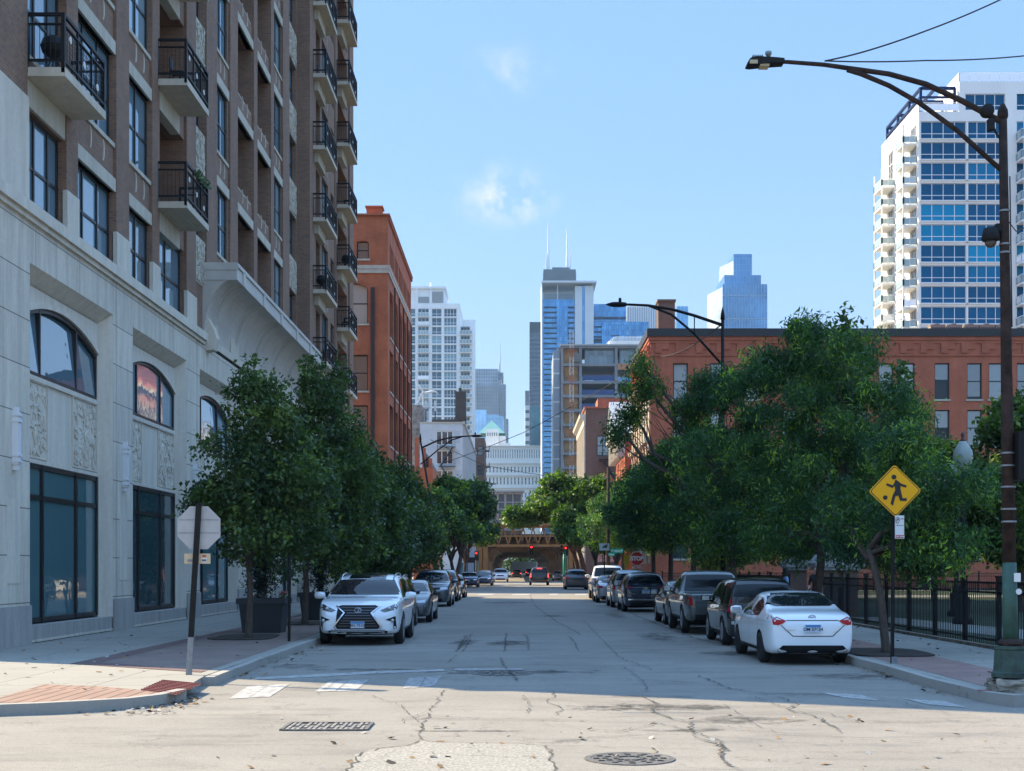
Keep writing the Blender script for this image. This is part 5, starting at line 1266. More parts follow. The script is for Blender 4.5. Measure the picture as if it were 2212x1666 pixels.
# blue glass tower with white shear walls
YB_ = 800.0
bt_ = thing('blue_glass_tower', 'bright blue glass tower with two white shear walls and an open roof frame', 'glass tower', (at(1220, 0, YB_)[0], YB_, 0))
M_bg = curtain('blue_curtain', (.04, .21, .46), (.14, .40, .66), (.03, .12, .25), 1.5, 3.0, .08, 2.4, .12, metal=.7)
zr_ = at(0, 647, YB_)[2]
xa, xm, xs, xe = at(1171, 0, YB_)[0], at(1204, 0, YB_)[0], at(1241.5, 0, YB_)[0], at(1281.5, 0, YB_)[0]
MB().box(xa, xe, YB_, YB_ + 28, 0, zr_).build('glass_body', M_bg, bt_)
MB().box(xm, at(1226, 0, YB_)[0], YB_ - 2.2, YB_ - .01, 0, at(0, 664, YB_)[2]).build('glass_bay', M_bg, bt_)
M_shear = pm('shear_wall_white', (.58, .60, .61), .7, var=.04, scale=.1)
s = MB(); zs_ = at(0, 620, YB_)[2]; s.box(xs, at(1257, 0, YB_)[0], YB_ - 3, YB_ + 20, 0, zs_); s.box(at(1263, 0, YB_)[0], xe, YB_ - 3, YB_ + 20, 0, zs_); s.build('shear_wall', M_shear, bt_)
MB().box(at(1257.02, 0, YB_)[0], at(1262.98, 0, YB_)[0], YB_ - 2.4, YB_ + 19, 0, zs_).build('glass_strip', M_bg, bt_)
s = MB(); zt_ = at(0, 615, YB_)[2]; s.box(at(1169, 0, YB_)[0], at(1287.5, 0, YB_)[0], YB_ - 6, YB_ + 26, zt_, at(0, 611, YB_)[2]); s.box(at(1169.5, 0, YB_)[0], at(1172, 0, YB_)[0], YB_ - 4, YB_ + 24, 0, zt_); s.box(at(1203.5, 0, YB_)[0], at(1205.5, 0, YB_)[0], YB_, YB_ + 1.5, zr_, zt_); s.box(at(1278.5, 0, YB_)[0], at(1281, 0, YB_)[0], YB_, YB_ + 1.5, zs_, zt_); s.box(at(1172, 0, YB_)[0], at(1203.5, 0, YB_)[0], YB_ + 20, YB_ + 20.5, zr_, at(0, 636, YB_)[2]); s.build('roof_frame', M_shear, bt_)
M_slabs = pm('dark_slab_edge', (.035, .05, .08), .6)
bands(bt_, at(1175, 0, YB_)[0], xm - .4, YB_, [zr_ - 5 - k * 3.05 for k in range(50)], .5, 1.4, M_slabs, 'balcony_edge'); bands(bt_, at(1226.5, 0, YB_)[0], xs - .2, YB_, [zr_ - 5 - k * 3.05 for k in range(30)], .5, 1.4, M_slabs, 'balcony_edge')
bg2 = thing('blue_glass_wing', 'wide blue glass apartment block right of the white shear walls', 'glass building', (at(1340, 0, 815)[0], 815, 0))
zz = at(0, 657, 815)[2]; x0_, x1_, x2_ = at(1282.5, 0, 815)[0], at(1352, 0, 815)[0], at(1402, 0, 815)[0]
MB().box(x0_, x1_, 815, 840, 0, zz).build('glass_body', M_bg, bg2); MB().box(x1_ + .01, x2_, 818, 840, 0, at(0, 693, 815)[2]).box(at(1300, 0, 812)[0], at(1400, 0, 812)[0], 811, 814.98, 0, at(0, 697, 812)[2]).build('glass_bay', M_bg, bg2)
bands(bg2, x0_, x1_, 815, [zz - 9 - k * 13 for k in range(2)], 1.0, 1.5, M_slabs, 'terrace_edge'); bands(bg2, x0_, at(1299.5, 0, 815)[0], 815, [zz - 14 - k * 3.05 for k in range(30)], .5, 1.2, M_slabs, 'balcony_edge'); bands(bg2, at(1320, 0, 811)[0], at(1339, 0, 811)[0], 811, [zz - 20 - k * 3.05 for k in range(26)], .4, .5, M_slabs, 'balcony_edge')
wf = thing('white_finned_block', 'white vertical finned office block beyond the blue glass building', 'office building', (at(1385, 0, 900)[0], 900, 0))
zz = at(0, 664, 900)[2]; xa, xb_ = at(1355, 0, 900)[0], at(1424, 0, 900)[0]
MB().box(xa, xb_, 900, 930, 0, zz).build('dark_core', M_dk, wf); fins(wf, xa, xb_, 900, zz + .5, 14, 1.2, 1.2, pm('white_fin', (.66, .66, .66), .6))
M_lb = curtain('light_blue_curtain', (.20, .46, .74), (.30, .56, .82), (.2, .38, .55), 2, 3.8, .08, 2.3, .2, metal=.6)
t, a, b, z = block('pale_blue_neighbour', 'pale blue glass block next to the brick chimney on the right', 'glass building', 1405, 1484, 714, 760, 30, M_lb)
MB().box(at(1459, 0, 759)[0], at(1483, 0, 759)[0], 752, 759.9, 0, at(0, 667, 759)[2]).build('upper_block', M_lb, t)
# stepped hazy glass tower on the right
YS_ = 900.0
sg = thing('stepped_glass_tower', 'hazy stepped blue glass skyscraper standing alone above the red brick roof', 'skyscraper', (at(1600, 0, YS_)[0], YS_, 0))
M_sg = curtain('hazy_glass_curtain', (.08, .23, .44), (.13, .31, .52), (.08, .2, .35), 2.2, 4.0, .1, 2.4, .15, metal=.55)
fx = lambda x: at(x, 0, YS_)[0]; fz = lambda y: at(0, y, YS_)[2]
s = MB(); s.box(fx(1561), fx(1657), YS_, YS_ + 40, 0, fz(614)); s.box(fx(1566), fx(1645), YS_ + 2, YS_ + 38, fz(614), fz(593)); s.box(fx(1587), fx(1626.5), YS_ + 4, YS_ + 36, fz(593), fz(546)); s.build('glass_body', M_sg, sg)
s = MB(); s.prism([(fx(1541), YS_ + 26), (fx(1560.98), YS_ + .5), (fx(1560.98), YS_ + 39), (fx(1545), YS_ + 39)], lambda u, v, w_: (u, v, w_), 0, fz(620)); s.prism([(fx(1567), YS_ + 24), (fx(1586.98), YS_ + 5), (fx(1586.98), YS_ + 35), (fx(1570), YS_ + 35)], lambda u, v, w_: (u, v, w_), fz(600), fz(560)); s.build('angled_wing', curtain('sunlit_glass_curtain', (.34, .42, .46), (.42, .5, .53), (.4, .45, .48), 2.2, 4.0, .12, 1.8, .2), sg)  # paler glass colour paints the sunlit look of the left faces
bands(sg, fx(1561), fx(1657), YS_, [fz(640) - k * 15.5 for k in range(14)], .7, .3, pm('glass_band', (.30, .42, .52), .3), 'floor_band')
fins(sg, fx(1561), fx(1657), YS_, fz(617), 16, .25, .3, MATS['glass_band'], 'mullion')
# ------------------------------------------------------------------ building under construction
YK = 455.0
kb = thing('unfinished_concrete_building', 'unfinished concrete frame building with open floors and a hoist mast', 'construction site', (at(1300, 0, YK)[0], YK, 0))
kx = lambda x: at(x, 0, YK)[0]; kz = lambda y: at(0, y, YK)[2]
M_kc = pm('raw_concrete', (.20, .205, .215), .85, var=.12, scale=.3)
lev = [746, 785, 823, 853, 884, 915, 946, 977, 1008, 1040, 1070, 1100]
for k, y in enumerate(lev):
    s = MB(); s.box(kx(1212), kx(1412), YK, YK + 26, kz(y) - .9, kz(y)); s.build('floor_slab', M_kc, kb)
s = MB()
for x in (1211, 1251, 1328, 1405):
    for yy in (0.1, 12, 24): s.box(kx(x), kx(x + 6), YK + yy, YK + yy + 1, 0, kz(747))
s.build('column', M_kc, kb)
s = MB()
for k in range(len(lev) - 1):
    s.box(kx(1218), kx(1249), YK + 1.6, YK + 1.9, kz(lev[k + 1]), kz(lev[k]) - 1)
s.build('plywood_wall', pm('plywood', (.34, .19, .075), .8, var=.3, scale=.4), kb)
s = MB()
for k in range(2, len(lev) - 1): s.box(kx(1257), kx(1328), YK + 20, YK + 20.3, kz(lev[k + 1]), kz(lev[k]) - 1)
s.build('core_wall', pm('dark_core', (.10, .10, .10), .9, var=.3, scale=.3), kb)
s = MB(); s.box(kx(1264), kx(1327), YK + 3, YK + 20, kz(784), kz(752)); s.box(kx(1340), kx(1404), YK + 3, YK + 20, kz(784), kz(752)); s.build('glazed_room', curtain('site_glazing', (.10, .16, .20), (.2, .28, .32), (.08, .09, .1), 1.5, 4.6, .06, 2.0, .15), kb)
s = MB()
for k, y in enumerate((819, 850, 880)):
    s.box(kx(1258), kx(1327), YK - .1, YK + .05, kz(y + 3), kz(y + 3) + 1.7); 
s.build('safety_netting', pm('blue_netting', (.03, .06, .16), .8), kb)
s = MB(); s.box(kx(1334), kx(1404), YK - .2, YK + .1, kz(799), kz(786)); s.build('formwork', pm('orange_formwork', (.38, .17, .08), .8), kb)
s = MB(); s.prism([(kx(1212) - 2.6, kz(760)), (kx(1212) - .4, kz(747)), (kx(1212) - .4, 0), (kx(1212) - .4 , 0), (kx(1212) - 2.6, 0)], lambda u, v, w_: (u, w_, v), YK + 1, YK + 25)
s.build('side_cladding', curtain('side_grid', (.16, .19, .23), (.22, .25, .28), (.42, .43, .43), 5, 4.8, .5, 1.5, .5), kb)
s = MB(); s.box(kx(1210), kx(1412), YK - .6, YK + 26, kz(747), kz(744)); s.build('roof_slab', pm('pale_fascia', (.36, .38, .40), .7), kb)
hm_ = thing('hoist_mast', 'red and white lattice hoist mast climbing the unfinished concrete building', 'hoist', (kx(1234), YK - 3, 0))
sr, sw_ = MB(), MB(); z = 0; k = 0; top = kz(733); x0_, x1_ = kx(1230.5), kx(1237.5)
while z < top:
    s = sr if k % 3 == 0 else sw_
    for (xx, yy) in ((x0_, YK - 3.5), (x1_, YK - 3.5), (x0_, YK - 2.5), (x1_, YK - 2.5)): s.bar((xx, yy, z), (xx, yy, z + 3), .16, .16)
    s.bar((x0_, YK - 3.5, z), (x1_, YK - 3.5, z + 1.5), .12, .12); s.bar((x1_, YK - 3.5, z + 1.5), (x0_, YK - 3.5, z + 3), .12, .12); z += 3; k += 1
sr.build('red_section', pm('hoist_red', (.38, .05, .03), .6), hm_); sw_.build('white_section', pm('hoist_white', (.5, .46, .42), .6), hm_)
MB().box(kx(1239), kx(1253), YK - 3.4, YK - 1.2, kz(785), kz(766)).build('hoist_cage', pm('hoist_cage_paint', (.13, .12, .11), .7), hm_)
rs = thing('roof_screen', 'curved white fin screen on the roof of the unfinished building', 'roof screen', (kx(1350), YK + 5, kz(745)))
s = MB()
for k in range(34):
    t = k / 33; xx = 1311 + t * 100; yy = YK + 4 - 3 * math.sin(min(1, t * 4) * 1.57); zt2 = kz(744) + (kz(726) - kz(744)) * min(1, .35 + t * 4); s.box(kx(xx), kx(xx) + .22, yy, yy + .9, kz(746), zt2)
s.build('fin', pm('screen_white', (.66, .67, .66), .6), rs); s = MB(); s.box(kx(1318), kx(1411), YK + 6, YK + 14, kz(745), kz(730)); s.build('plant_room', M_wt2, rs)
# ------------------------------------------------------------------ vehicles (local space: front towards +Y, ground at z = 0, rear bumper at y = 0)
def paint(name, c, rough=.28, metal=.0, coat=1.0):
    return pm(name, c, rough, metal, coat=coat, spec=.5)
M_tyre = pm('tyre_rubber', (.012, .012, .013), .85)
M_rim = pm('alloy', (.30, .31, .33), .35, metal=.8)
M_blk = pm('black_plastic', (.008, .008, .009), .6, spec=.25)
M_chr = pm('chrome', (.55, .57, .6), .15, metal=1.0)
M_cgl = glass('car_glass', (.008, .011, .014), .02, 1.38, .2, 0, (.012, .015, .018))
M_red_l = pm('tail_lamp_red', (.42, .008, .008), .35, spec=.25)
M_clr = pm('lamp_clear', (.42, .44, .46), .12, coat=1, metal=.3)
M_on = pm('brake_light_on', (.9, .03, .02), .3, emit=1.4, ecol=(1, .04, .03))
M_plate = pm('plate_white', (.55, .6, .66), .4)
M_plb = pm('plate_blue', (.06, .22, .48), .4)
M_ink = pm('plate_ink', (.02, .025, .06), .5)
PROF = {
 'sedan': [(0, .55), (.012, .655), (.05, .715), (.13, .745), (.175, .765), (.23, .835), (.30, .93), (.37, .985), (.45, 1.0), (.53, .985), (.60, .92), (.67, .81), (.725, .715), (.76, .69), (.84, .665), (.92, .61), (.965, .54), (.99, .45), (1, .38)],
 'suv': [(0, .50), (.010, .62), (.03, .70), (.055, .79), (.09, .90), (.13, .965), (.2, .992), (.32, 1.0), (.46, .99), (.54, .955), (.61, .87), (.675, .755), (.715, .69), (.745, .672), (.83, .655), (.91, .615), (.96, .56), (.99, .47), (1, .38)],
 'box': [(0, .45), (.008, .62), (.02, .80), (.035, .92), (.06, .98), (.12, .995), (.3, 1.0), (.5, .99), (.60, .965), (.67, .88), (.725, .76), (.76, .69), (.79, .665), (.86, .645), (.93, .60), (.97, .54), (.99, .46), (1, .38)],
 'pickup': [(0, .50), (.006, .60), (.015, .635), (.05, .64), (.2, .64), (.355, .64), (.372, .645), (.385, .70), (.405, .86), (.425, .955), (.46, .99), (.52, 1.0), (.60, .985), (.65, .93), (.71, .80), (.755, .69), (.785, .665), (.87, .65), (.94, .62), (.975, .56), (.992, .47), (1, .38)]}
WID = [(0, .82), (.012, .90), (.05, .955), (.12, .985), (.3, 1), (.7, 1), (.85, .985), (.93, .94), (.97, .87), (.99, .79), (1, .70)]
def interp(tab, t):
    for (a, b), (c, d) in zip(tab, tab[1:]):
        if t <= c: return b + (d - b) * (t - a) / max(1e-6, c - a)
    return tab[-1][1]
def body_mesh(kind, L, W, Hh, zb, roofw, wheels, rw, belt=.62):
    pr = PROF[kind]; ts = sorted({t for t, _ in pr} | {t for t, _ in WID} | {.25, .35, .8, .88})
    bm = bmesh.new(); rings = []
    for t in ts:
        zt = interp(pr, t) * Hh; wd = interp(WID, t) * W / 2; y = t * L
        zbb = zb + (.10 * (1 - min(1, t / .05)) if t < .05 else 0) + (.05 * max(0, (t - .94) / .06))
        zbe = min(belt * Hh + (.03 * Hh * (.5 - t)), zt - .035)
        h = zt - zbe; k = min(1, h / (.36 * Hh)); wr = wd * (1 - .06 - (1 - .06 - roofw) * k)
        half = [(0, zbb), (wd * .82, zbb), (wd * .955, zbb + .05), (wd * .985, zbb + .32 * (zbe - zbb)), (wd, zbb + .62 * (zbe - zbb)), (wd * .985, zbe - .05 * Hh * .6), (wd * .955, zbe),
                (wd * .955 + (wr - wd * .955) * .5, zbe + h * .5), (wr, zbe + h * (.86 if k > .5 else .8)), (wr * .86, zbe + h * .965), (wr * .5, zt - .004), (0, zt + .006)]
        ring = [(x, y, z) for x, z in half] + [(-x, y, z) for x, z in half[-2:0:-1]]
        rings.append([bm.verts.new(p) for p in ring])
    n = len(rings[0])
    for a, b in zip(rings, rings[1:]):
        for j in range(n): bm.faces.new((a[j], b[j], b[(j + 1) % n], a[(j + 1) % n]))
    bm.faces.new(rings[0]); bm.faces.new(rings[-1][::-1])
    bmesh.ops.recalc_face_normals(bm, faces=bm.faces[:])
    me = bpy.data.meshes.new('body'); bm.to_mesh(me); bm.free()
    ob = bpy.data.objects.new('body', me); col.objects.link(ob)
    sb_ = ob.modifiers.new('s', 'SUBSURF'); sb_.levels = 2; sb_.render_levels = 2
    cut = MB()
    for y in wheels:
        for s in (-1, 1): cut.lathe([(.001, -.17), (rw * 1.13, -.17), (rw * 1.13, .17), (.001, .17)], 28, (s * (W / 2 - .10), y, rw * 1.02), axis='x')
    co = cut.build('arch', M_blk)
    bmc = bmesh.new(); bmc.from_mesh(co.data); bmesh.ops.recalc_face_normals(bmc, faces=bmc.faces[:]); bmc.to_mesh(co.data); bmc.free()
    bpy.context.view_layer.update()
    full = evaluated(ob)                       # uncut skin, for laying windows and lamps on
    b2 = ob.modifiers.new('b', 'BOOLEAN'); b2.operation = 'DIFFERENCE'; b2.object = co; b2.solver = 'EXACT'
    bpy.context.view_layer.update()
    out = evaluated(ob)
    bpy.data.objects.remove(ob); bpy.data.objects.remove(co)
    bmt = bmesh.new(); bmt.from_mesh(full); bvh = BVHTree.FromBMesh(bmt); bmt.free()
    return out, bvh
def poly_patch(bvh, pts, axis, L, off=.012, seg=.10):
    """lay a 2D outline on the body skin: axis f/r -> (x, z) seen from front/rear, l/w -> (y, z) from +x / -x, t -> (x, y) from above"""
    bm = bmesh.new()
    vs = [bm.verts.new((p[0], p[1], 0)) for p in pts]; f = bm.faces.new(vs)
    bmesh.ops.triangulate(bm, faces=[f])
    for _ in range(3):
        long_ = [e for e in bm.edges if e.calc_length() > seg]
        if not long_: break
        bmesh.ops.subdivide_edges(bm, edges=long_, cuts=1)
        bmesh.ops.triangulate(bm, faces=bm.faces[:])
    out = []
    for v in bm.verts:
        a, b = v.co.x, v.co.y
        if axis == 'f': o, d = Vector((a, L + 2, b)), Vector((0, -1, 0))
        elif axis == 'r': o, d = Vector((a, -2, b)), Vector((0, 1, 0))
        elif axis == 'l': o, d = Vector((3, a, b)), Vector((-1, 0, 0))
        elif axis == 'w': o, d = Vector((-3, a, b)), Vector((1, 0, 0))
        else: o, d = Vector((a, b, 5)), Vector((0, 0, -1))
        hit, nrm, _, _ = bvh.ray_cast(o, d)
        if hit is None:
            hit, nrm, _, _ = bvh.find_nearest(o + d * 2.4)
        out.append(hit - d * off if axis != 't' else hit + Vector((0, 0, off)))
    bm.verts.index_update()
    fs = [tuple(v.index for v in f.verts) for f in bm.faces]; bm.free()
    return out, fs
def lay(parent, name, bvh, polys, axis, L, mat, off=.012, mirror=False, label=None):
    mb = MB()
    for k, pts in enumerate(polys):
        v, f = poly_patch(bvh, pts, axis, L, off + k * .001); mb.add(v, f)
    if mirror:
        for k, pts in enumerate(polys):
            v, f = poly_patch(bvh, [(-x, z) for x, z in pts], axis, L, off + k * .001); mb.add(v, f)
    o = mb.build(name, mat, parent, smooth=True, local=True)
    if label: o['label'] = label
    return o
def wheel(parent, x, y, r, wd, rim=M_rim, spokes=5):
    s = 1 if x > 0 else -1
    t = MB().lathe([(r * .62, -wd / 2), (r * .9, -wd / 2), (r, -wd * .32), (r, wd * .32), (r * .9, wd / 2), (r * .62, wd / 2)], 26, (x, y, r), axis='x').build('tyre', M_tyre, parent, True, True)
    m = MB(); fx = x + s * wd * .36
    m.lathe([(.001, -.01), (r * .63, -.01), (r * .63, .01), (.001, .01)], 20, (x + s * .02, y, r), 1, 'x')
    m.lathe([(r * .56, -.03), (r * .66, -.03), (r * .66, .03), (r * .56, .03)], 22, (fx, y, r), 0, 'x')
    for k in range(spokes):
        a = 2 * math.pi * k / spokes + .3
        m.bar((fx, y, r), (fx, y + r * .6 * math.cos(a), r + r * .6 * math.sin(a)), .05, r * .19, 0, (1, 0, 0))
    m.lathe([(.001, -.03), (r * .16, -.03), (r * .13, .035), (.001, .035)], 12, (fx, y, r), 0, 'x')
    m.build('rim', [rim, M_blk], t, local=True)
def plate_on(parent, bvh, L, axis, x, z, txt=None, w=.31, h=.155):
    vs, fs = poly_patch(bvh, [(x, z)] + [(x + .01, z), (x, z + .01)], axis, L, 0)
    y = (min(v.y for v in vs) - .035) if axis == 'r' else (max(v.y for v in vs) + .035); sg = -1 if axis == 'r' else 1
    mb = MB(); mb.box(x - w / 2, x + w / 2, y, y - sg * .05, z - h / 2, z + h / 2, 0); yy = y + sg * .003
    mb.poly([(x - w / 2 + .004, yy, z + h * .18), (x + w / 2 - .004, yy, z + h * .18), (x + w / 2 - .004, yy, z + h * .46), (x - w / 2 + .004, yy, z + h * .46)], 1)
    if txt:
        v, f = text2d(txt, .088, bold=.002); mb.add([(x - a * 1.02 * sg, yy + sg * .003, z - .018 + b) for a, b in v], f, 2)
    return mb.build('license_plate', [M_plate, M_plb, M_ink], parent, local=True)
def car(name, label, kind, L, W, Hh, col_mat, loc, rot, scale=1.0, rw=.33, wb=(.21, .80), zb=.20, roofw=.72, belt=.62, pillars=True, trims=True, roof_rails=False, rear='std', front='std', glassm=None, cat='car', group=None, brake=False, plate=None, rimmat=M_rim, lower_black=False):
    t = thing(name, label, cat, loc, rot, group, scale)
    wy = (wb[0] * L, wb[1] * L)
    me, bvh = body_mesh(kind, L, W, Hh, zb, roofw, wy, rw, belt)
    me.materials.clear(); me.materials.append(col_mat); me.materials.append(M_blk)
    for p in me.polygons:
        c = p.center; dark = c.z < zb + .045 and abs(p.normal.z) > .4
        for y in wy:
            if math.hypot(c.y - y, c.z - rw * 1.02) < rw * 1.14 and abs(c.x) < W / 2 - .012 and c.z < rw * 2.2 and (abs(p.normal.x) > .9 and abs(c.x) < W / 2 - .2 or abs(p.normal.x) < .3): dark = True
        p.material_index = 1 if dark else 0; p.use_smooth = True
    ob = link('body', me, t)
    gm = glassm or M_cgl
    pf = lambda q: interp(PROF[kind], q) * Hh
    zbe = belt * Hh
    # windscreen and rear window as outlines seen along the car
    if kind == 'sedan': wsb, wst, rwb, rwt = .725, .60, .19, .345
    elif kind == 'suv': wsb, wst, rwb, rwt = .715, .575, .033, .085
    elif kind == 'box': wsb, wst, rwb, rwt = .755, .635, .014, .032
    else: wsb, wst, rwb, rwt = .775, .645, .388, .418
    w0, w1 = W * .445, W * roofw * .46
    zt0, zt1 = pf(wsb) + .015, pf(wst) - .01
    lay(t, 'windshield', bvh, [[(-w0, zt0), (-w0 * .5, zt0 - .005), (w0 * .5, zt0 - .005), (w0, zt0), (w1, zt1), (w1 * .5, zt1 + .02), (-w1 * .5, zt1 + .02), (-w1, zt1)]], 'f', L, gm)
    zr0, zr1 = pf(rwb) + .02, pf(rwt) - .005
    if kind == 'pickup': zr0 = Hh * .665
    w0r, w1r = W * (.40 if kind != 'sedan' else .41), W * roofw * .455
    lay(t, 'rear_window', bvh, [[(-w0r, zr0), (w0r, zr0), (w1r, zr1), (w1r * .5, zr1 + .015), (-w1r * .5, zr1 + .015), (-w1r, zr1)]], 'r', L, gm, .045 if kind == 'sedan' else .016)
    # side windows
    zlo = zbe + .025; 
    def zcap(q): return pf(q) - .085 * Hh * .9
    if kind == 'sedan': spans = [(.24, .445), (.465, .66)]
    elif kind == 'suv': spans = [(.075, .235), (.25, .44), (.46, .655)]
    elif kind == 'box': spans = [(.05, .20), (.225, .43), (.455, .69)]
    else: spans = [(.43, .55), (.565, .70)]
    for a, b in spans:
        up = []; n = 8
        for k in range(n + 1):
            q = a + (b - a) * k / n; z = zcap(q)
            if z > zlo + .02: up.append((q * L, min(z, Hh * .93)))
        if len(up) < 2: continue
        poly = [(up[0][0], zlo + .0)] + up + [(up[-1][0] , zlo)]
        if kind in ('suv', 'sedan') and a == spans[0][0]: poly[0] = (a * L + .16, zlo + .03)
        for ax in ('l', 'w'): lay(t, 'side_window', bvh, [poly], ax, L, gm, .010)
    # door seams and handles
    for ax, sx in (('l', 1), ('w', -1)):
        mb = MB()
        qs = {'sedan': (.25, .455, .665), 'suv': (.245, .45, .66), 'box': (.215, .44, .70), 'pickup': (.385, .557, .715)}[kind]
        for q in qs:
            v, f = poly_patch(bvh, [(q * L, zb + .12), (q * L + .012, zb + .12), (q * L + .012, zbe), (q * L, zbe)], ax, L, .004); mb.add(v, f)
        v, f = poly_patch(bvh, [(wy[0] + rw * 1.3, zb + .03), (wy[1] - rw * 1.3, zb + .03), (wy[1] - rw * 1.3, zb + .12), (wy[0] + rw * 1.3, zb + .12)], ax, L, .012); mb.add(v, f)
        mb.build('side_trim', M_blk, t, local=True)
        mb = MB()
        for q in qs[1:]:
            v, f = poly_patch(bvh, [(q * L - .34, zbe - .11), (q * L - .16, zbe - .105), (q * L - .16, zbe - .075), (q * L - .34, zbe - .08)], ax, L, .03); mb.add(v, f)
        mb.build('door_handle', col_mat if trims else M_chr, t, local=True)
        # mirrors
        ym = (wsb - .055) * L; xm = sx * (W / 2 - .02)
        m = MB(); m.lathe([(.001, -.13), (.07, -.11), (.095, 0), (.085, .11), (.001, .14)], 10, (0, 0, 0), 0, 'x')
        vv = [(xm + sx * .13 + a, ym + b * .75, zbe + .11 + c) for a, b, c in m.v]; m2 = MB().add(vv, m.f); m2.bar((xm - sx * .04, ym, zbe + .03), (xm + sx * .1, ym, zbe + .08), .05, .05)
        mo_ = m2.build('mirror', col_mat, t, True, True)
        MB().box(xm + sx * .04, xm + sx * .22, ym - .078, ym - .06, zbe + .055, zbe + .165).build('mirror_glass', M_clr, mo_, local=True)
    for y in wy:
        for s in (-1, 1): wheel(t, s * (W / 2 - .115), y, rw, .21, rimmat)
    hw = W / 2
    if rear == 'std':
        tm = M_on if brake else M_red_l
        z0, z1 = Hh * .53, Hh * .615
        for s in (-1, 1): lay(t, 'taillight', bvh, [[(s * hw * .62, z0 + .02), (s * hw * .93, z0 - .01), (s * hw * .955, z1), (s * hw * .64, z1 + .01)]], 'r', L, tm)
        lay(t, 'rear_bumper', bvh, [[(-hw * .8, zb + .02), (hw * .8, zb + .02), (hw * .82, zb + .16), (-hw * .82, zb + .16)]], 'r', L, M_blk)
    if front == 'std':
        zh0, zh1 = Hh * .44, Hh * .53
        for s in (-1, 1): lay(t, 'headlight', bvh, [[(s * hw * .48, zh0 + .03), (s * hw * .86, zh0 + .06), (s * hw * .84, zh1 + .02), (s * hw * .5, zh1 - .01)]], 'f', L, M_clr)
        lay(t, 'grille', bvh, [[(-hw * .42, zh0 - .02), (hw * .42, zh0 - .02), (hw * .46, zh1 - .02), (-hw * .46, zh1 - .02)]], 'f', L, M_blk)
        lay(t, 'front_bumper', bvh, [[(-hw * .62, zb + .05), (hw * .62, zb + .05), (hw * .56, zb + .20), (-hw * .56, zb + .20)]], 'f', L, M_blk)
    if roof_rails:
        for s in (-1, 1):
            pts = []
            for k in range(9):
                q = .13 + .44 * k / 8; hit = bvh.ray_cast(Vector((s * W * roofw * .44, q * L, 5)), Vector((0, 0, -1)))[0]; pts.append(hit + Vector((0, 0, .05 if 0 < k < 8 else .0)))
            MB().tube(pts, .02, 6).build('roof_rail', M_chr, t, local=True)
    if plate: plate_on(t, bvh, L, plate[0], plate[1], plate[2], plate[3])
    return t, bvh, ob
def emblem_ring(parent, x, y, z, rx, rz, mat, sg, inner=None, name='emblem'):
    mb = MB(); n = 22
    def ell(cx, cz, a, b, r):
        mb.tube([(cx + a * math.cos(2 * math.pi * k / n), y, cz + b * math.sin(2 * math.pi * k / n)) for k in range(n + 1)], r, 5, cap=False)
    ell(x, z, rx, rz, .008)
    for e in inner or []:
        if e[0] == 'o': ell(x + e[1], z + e[2], e[3], e[4], .007)
        else: mb.tube([(x - sg * a, y, z + b) for a, b in e[1]], .008, 5)
    mb.build(name, mat, parent, True, True)
# --- white sedan at the right kerb (rear view)
P_white = paint('white_paint_car', (.80, .81, .82), .3)
t, bv, bo = car('white_sedan', 'white sedan parked nearest on the right kerb, rear end facing the camera', 'sedan', 4.62, 1.79, 1.46, P_white, (5.55, 25.55, 0), 0, (.95, 1, .955), rw=.315, wb=(.21, .795), zb=.19, rear='none', cat='car', group='cars parked along the right kerb', rimmat=M_blk)
L = 4.62; hw = .895
for s in (-1, 1):
    o = lay(t, 'taillight', bv, [[(s * .52, .885), (s * .60, .83), (s * .68, .80), (s * .865, .815), (s * .875, .93), (s * .85, 1.0), (s * .70, .965)]], 'r', L, M_red_l, .014)
    lay(o, 'reversing_lamp', bv, [[(s * .60, .90), (s * .84, .915), (s * .835, .975), (s * .70, .945)]], 'r', L, M_clr, .02)
lay(t, 'rear_bumper', bv, [[(-.62, .235), (.62, .235), (.70, .30), (.60, .40), (-.60, .40), (-.70, .30)]], 'r', L, M_blk)
mbs = MB()
for pts in ([(-.52, .885), (.52, .885), (.52, .90), (-.52, .90)], [(-.64, .80), (-.62, .80), (-.38, .58), (-.40, .575)], [(.64, .80), (.62, .80), (.38, .58), (.40, .575)], [(-.40, .575), (.40, .575), (.38, .59), (-.38, .59)], [(-.5, .30), (.5, .30), (.5, .305), (-.5, .305)]):
    v, f = poly_patch(bv, pts, 'r', L, .006); mbs.add(v, f)
mbs.build('trunk_seam', M_blk, t, local=True)
plate_on(t, bv, L, 'r', 0, .735, 'DM 57634')
ye = bv.ray_cast(Vector((0, -2, .955)), Vector((0, 1, 0)))[0].y
emblem_ring(t, 0, ye - .012, .955, .068, .046, M_chr, -1, [('o', 0, 0, .022, .042), ('o', 0, .018, .048, .022)])
v, f = text2d('COROLLA', .045); ya_ = bv.ray_cast(Vector((-.5, -2, .70)), Vector((0, 1, 0)))[0].y; v2, f2 = text2d('LE', .05); yb2 = bv.ray_cast(Vector((.47, -2, .69)), Vector((0, 1, 0)))[0].y
mbt = MB().add([(-.46 + a, ya_ - .02, .70 + b) for a, b in v], f).add([(.45 + a, yb2 - .02, .67 + b) for a, b in v2], f2); mbt.build('badge_lettering', M_chr, t, local=True)
MB().tube([(.42, .55, .22), (.42, .02, .22)], .03, 8).build('exhaust', M_blk, t, local=True)
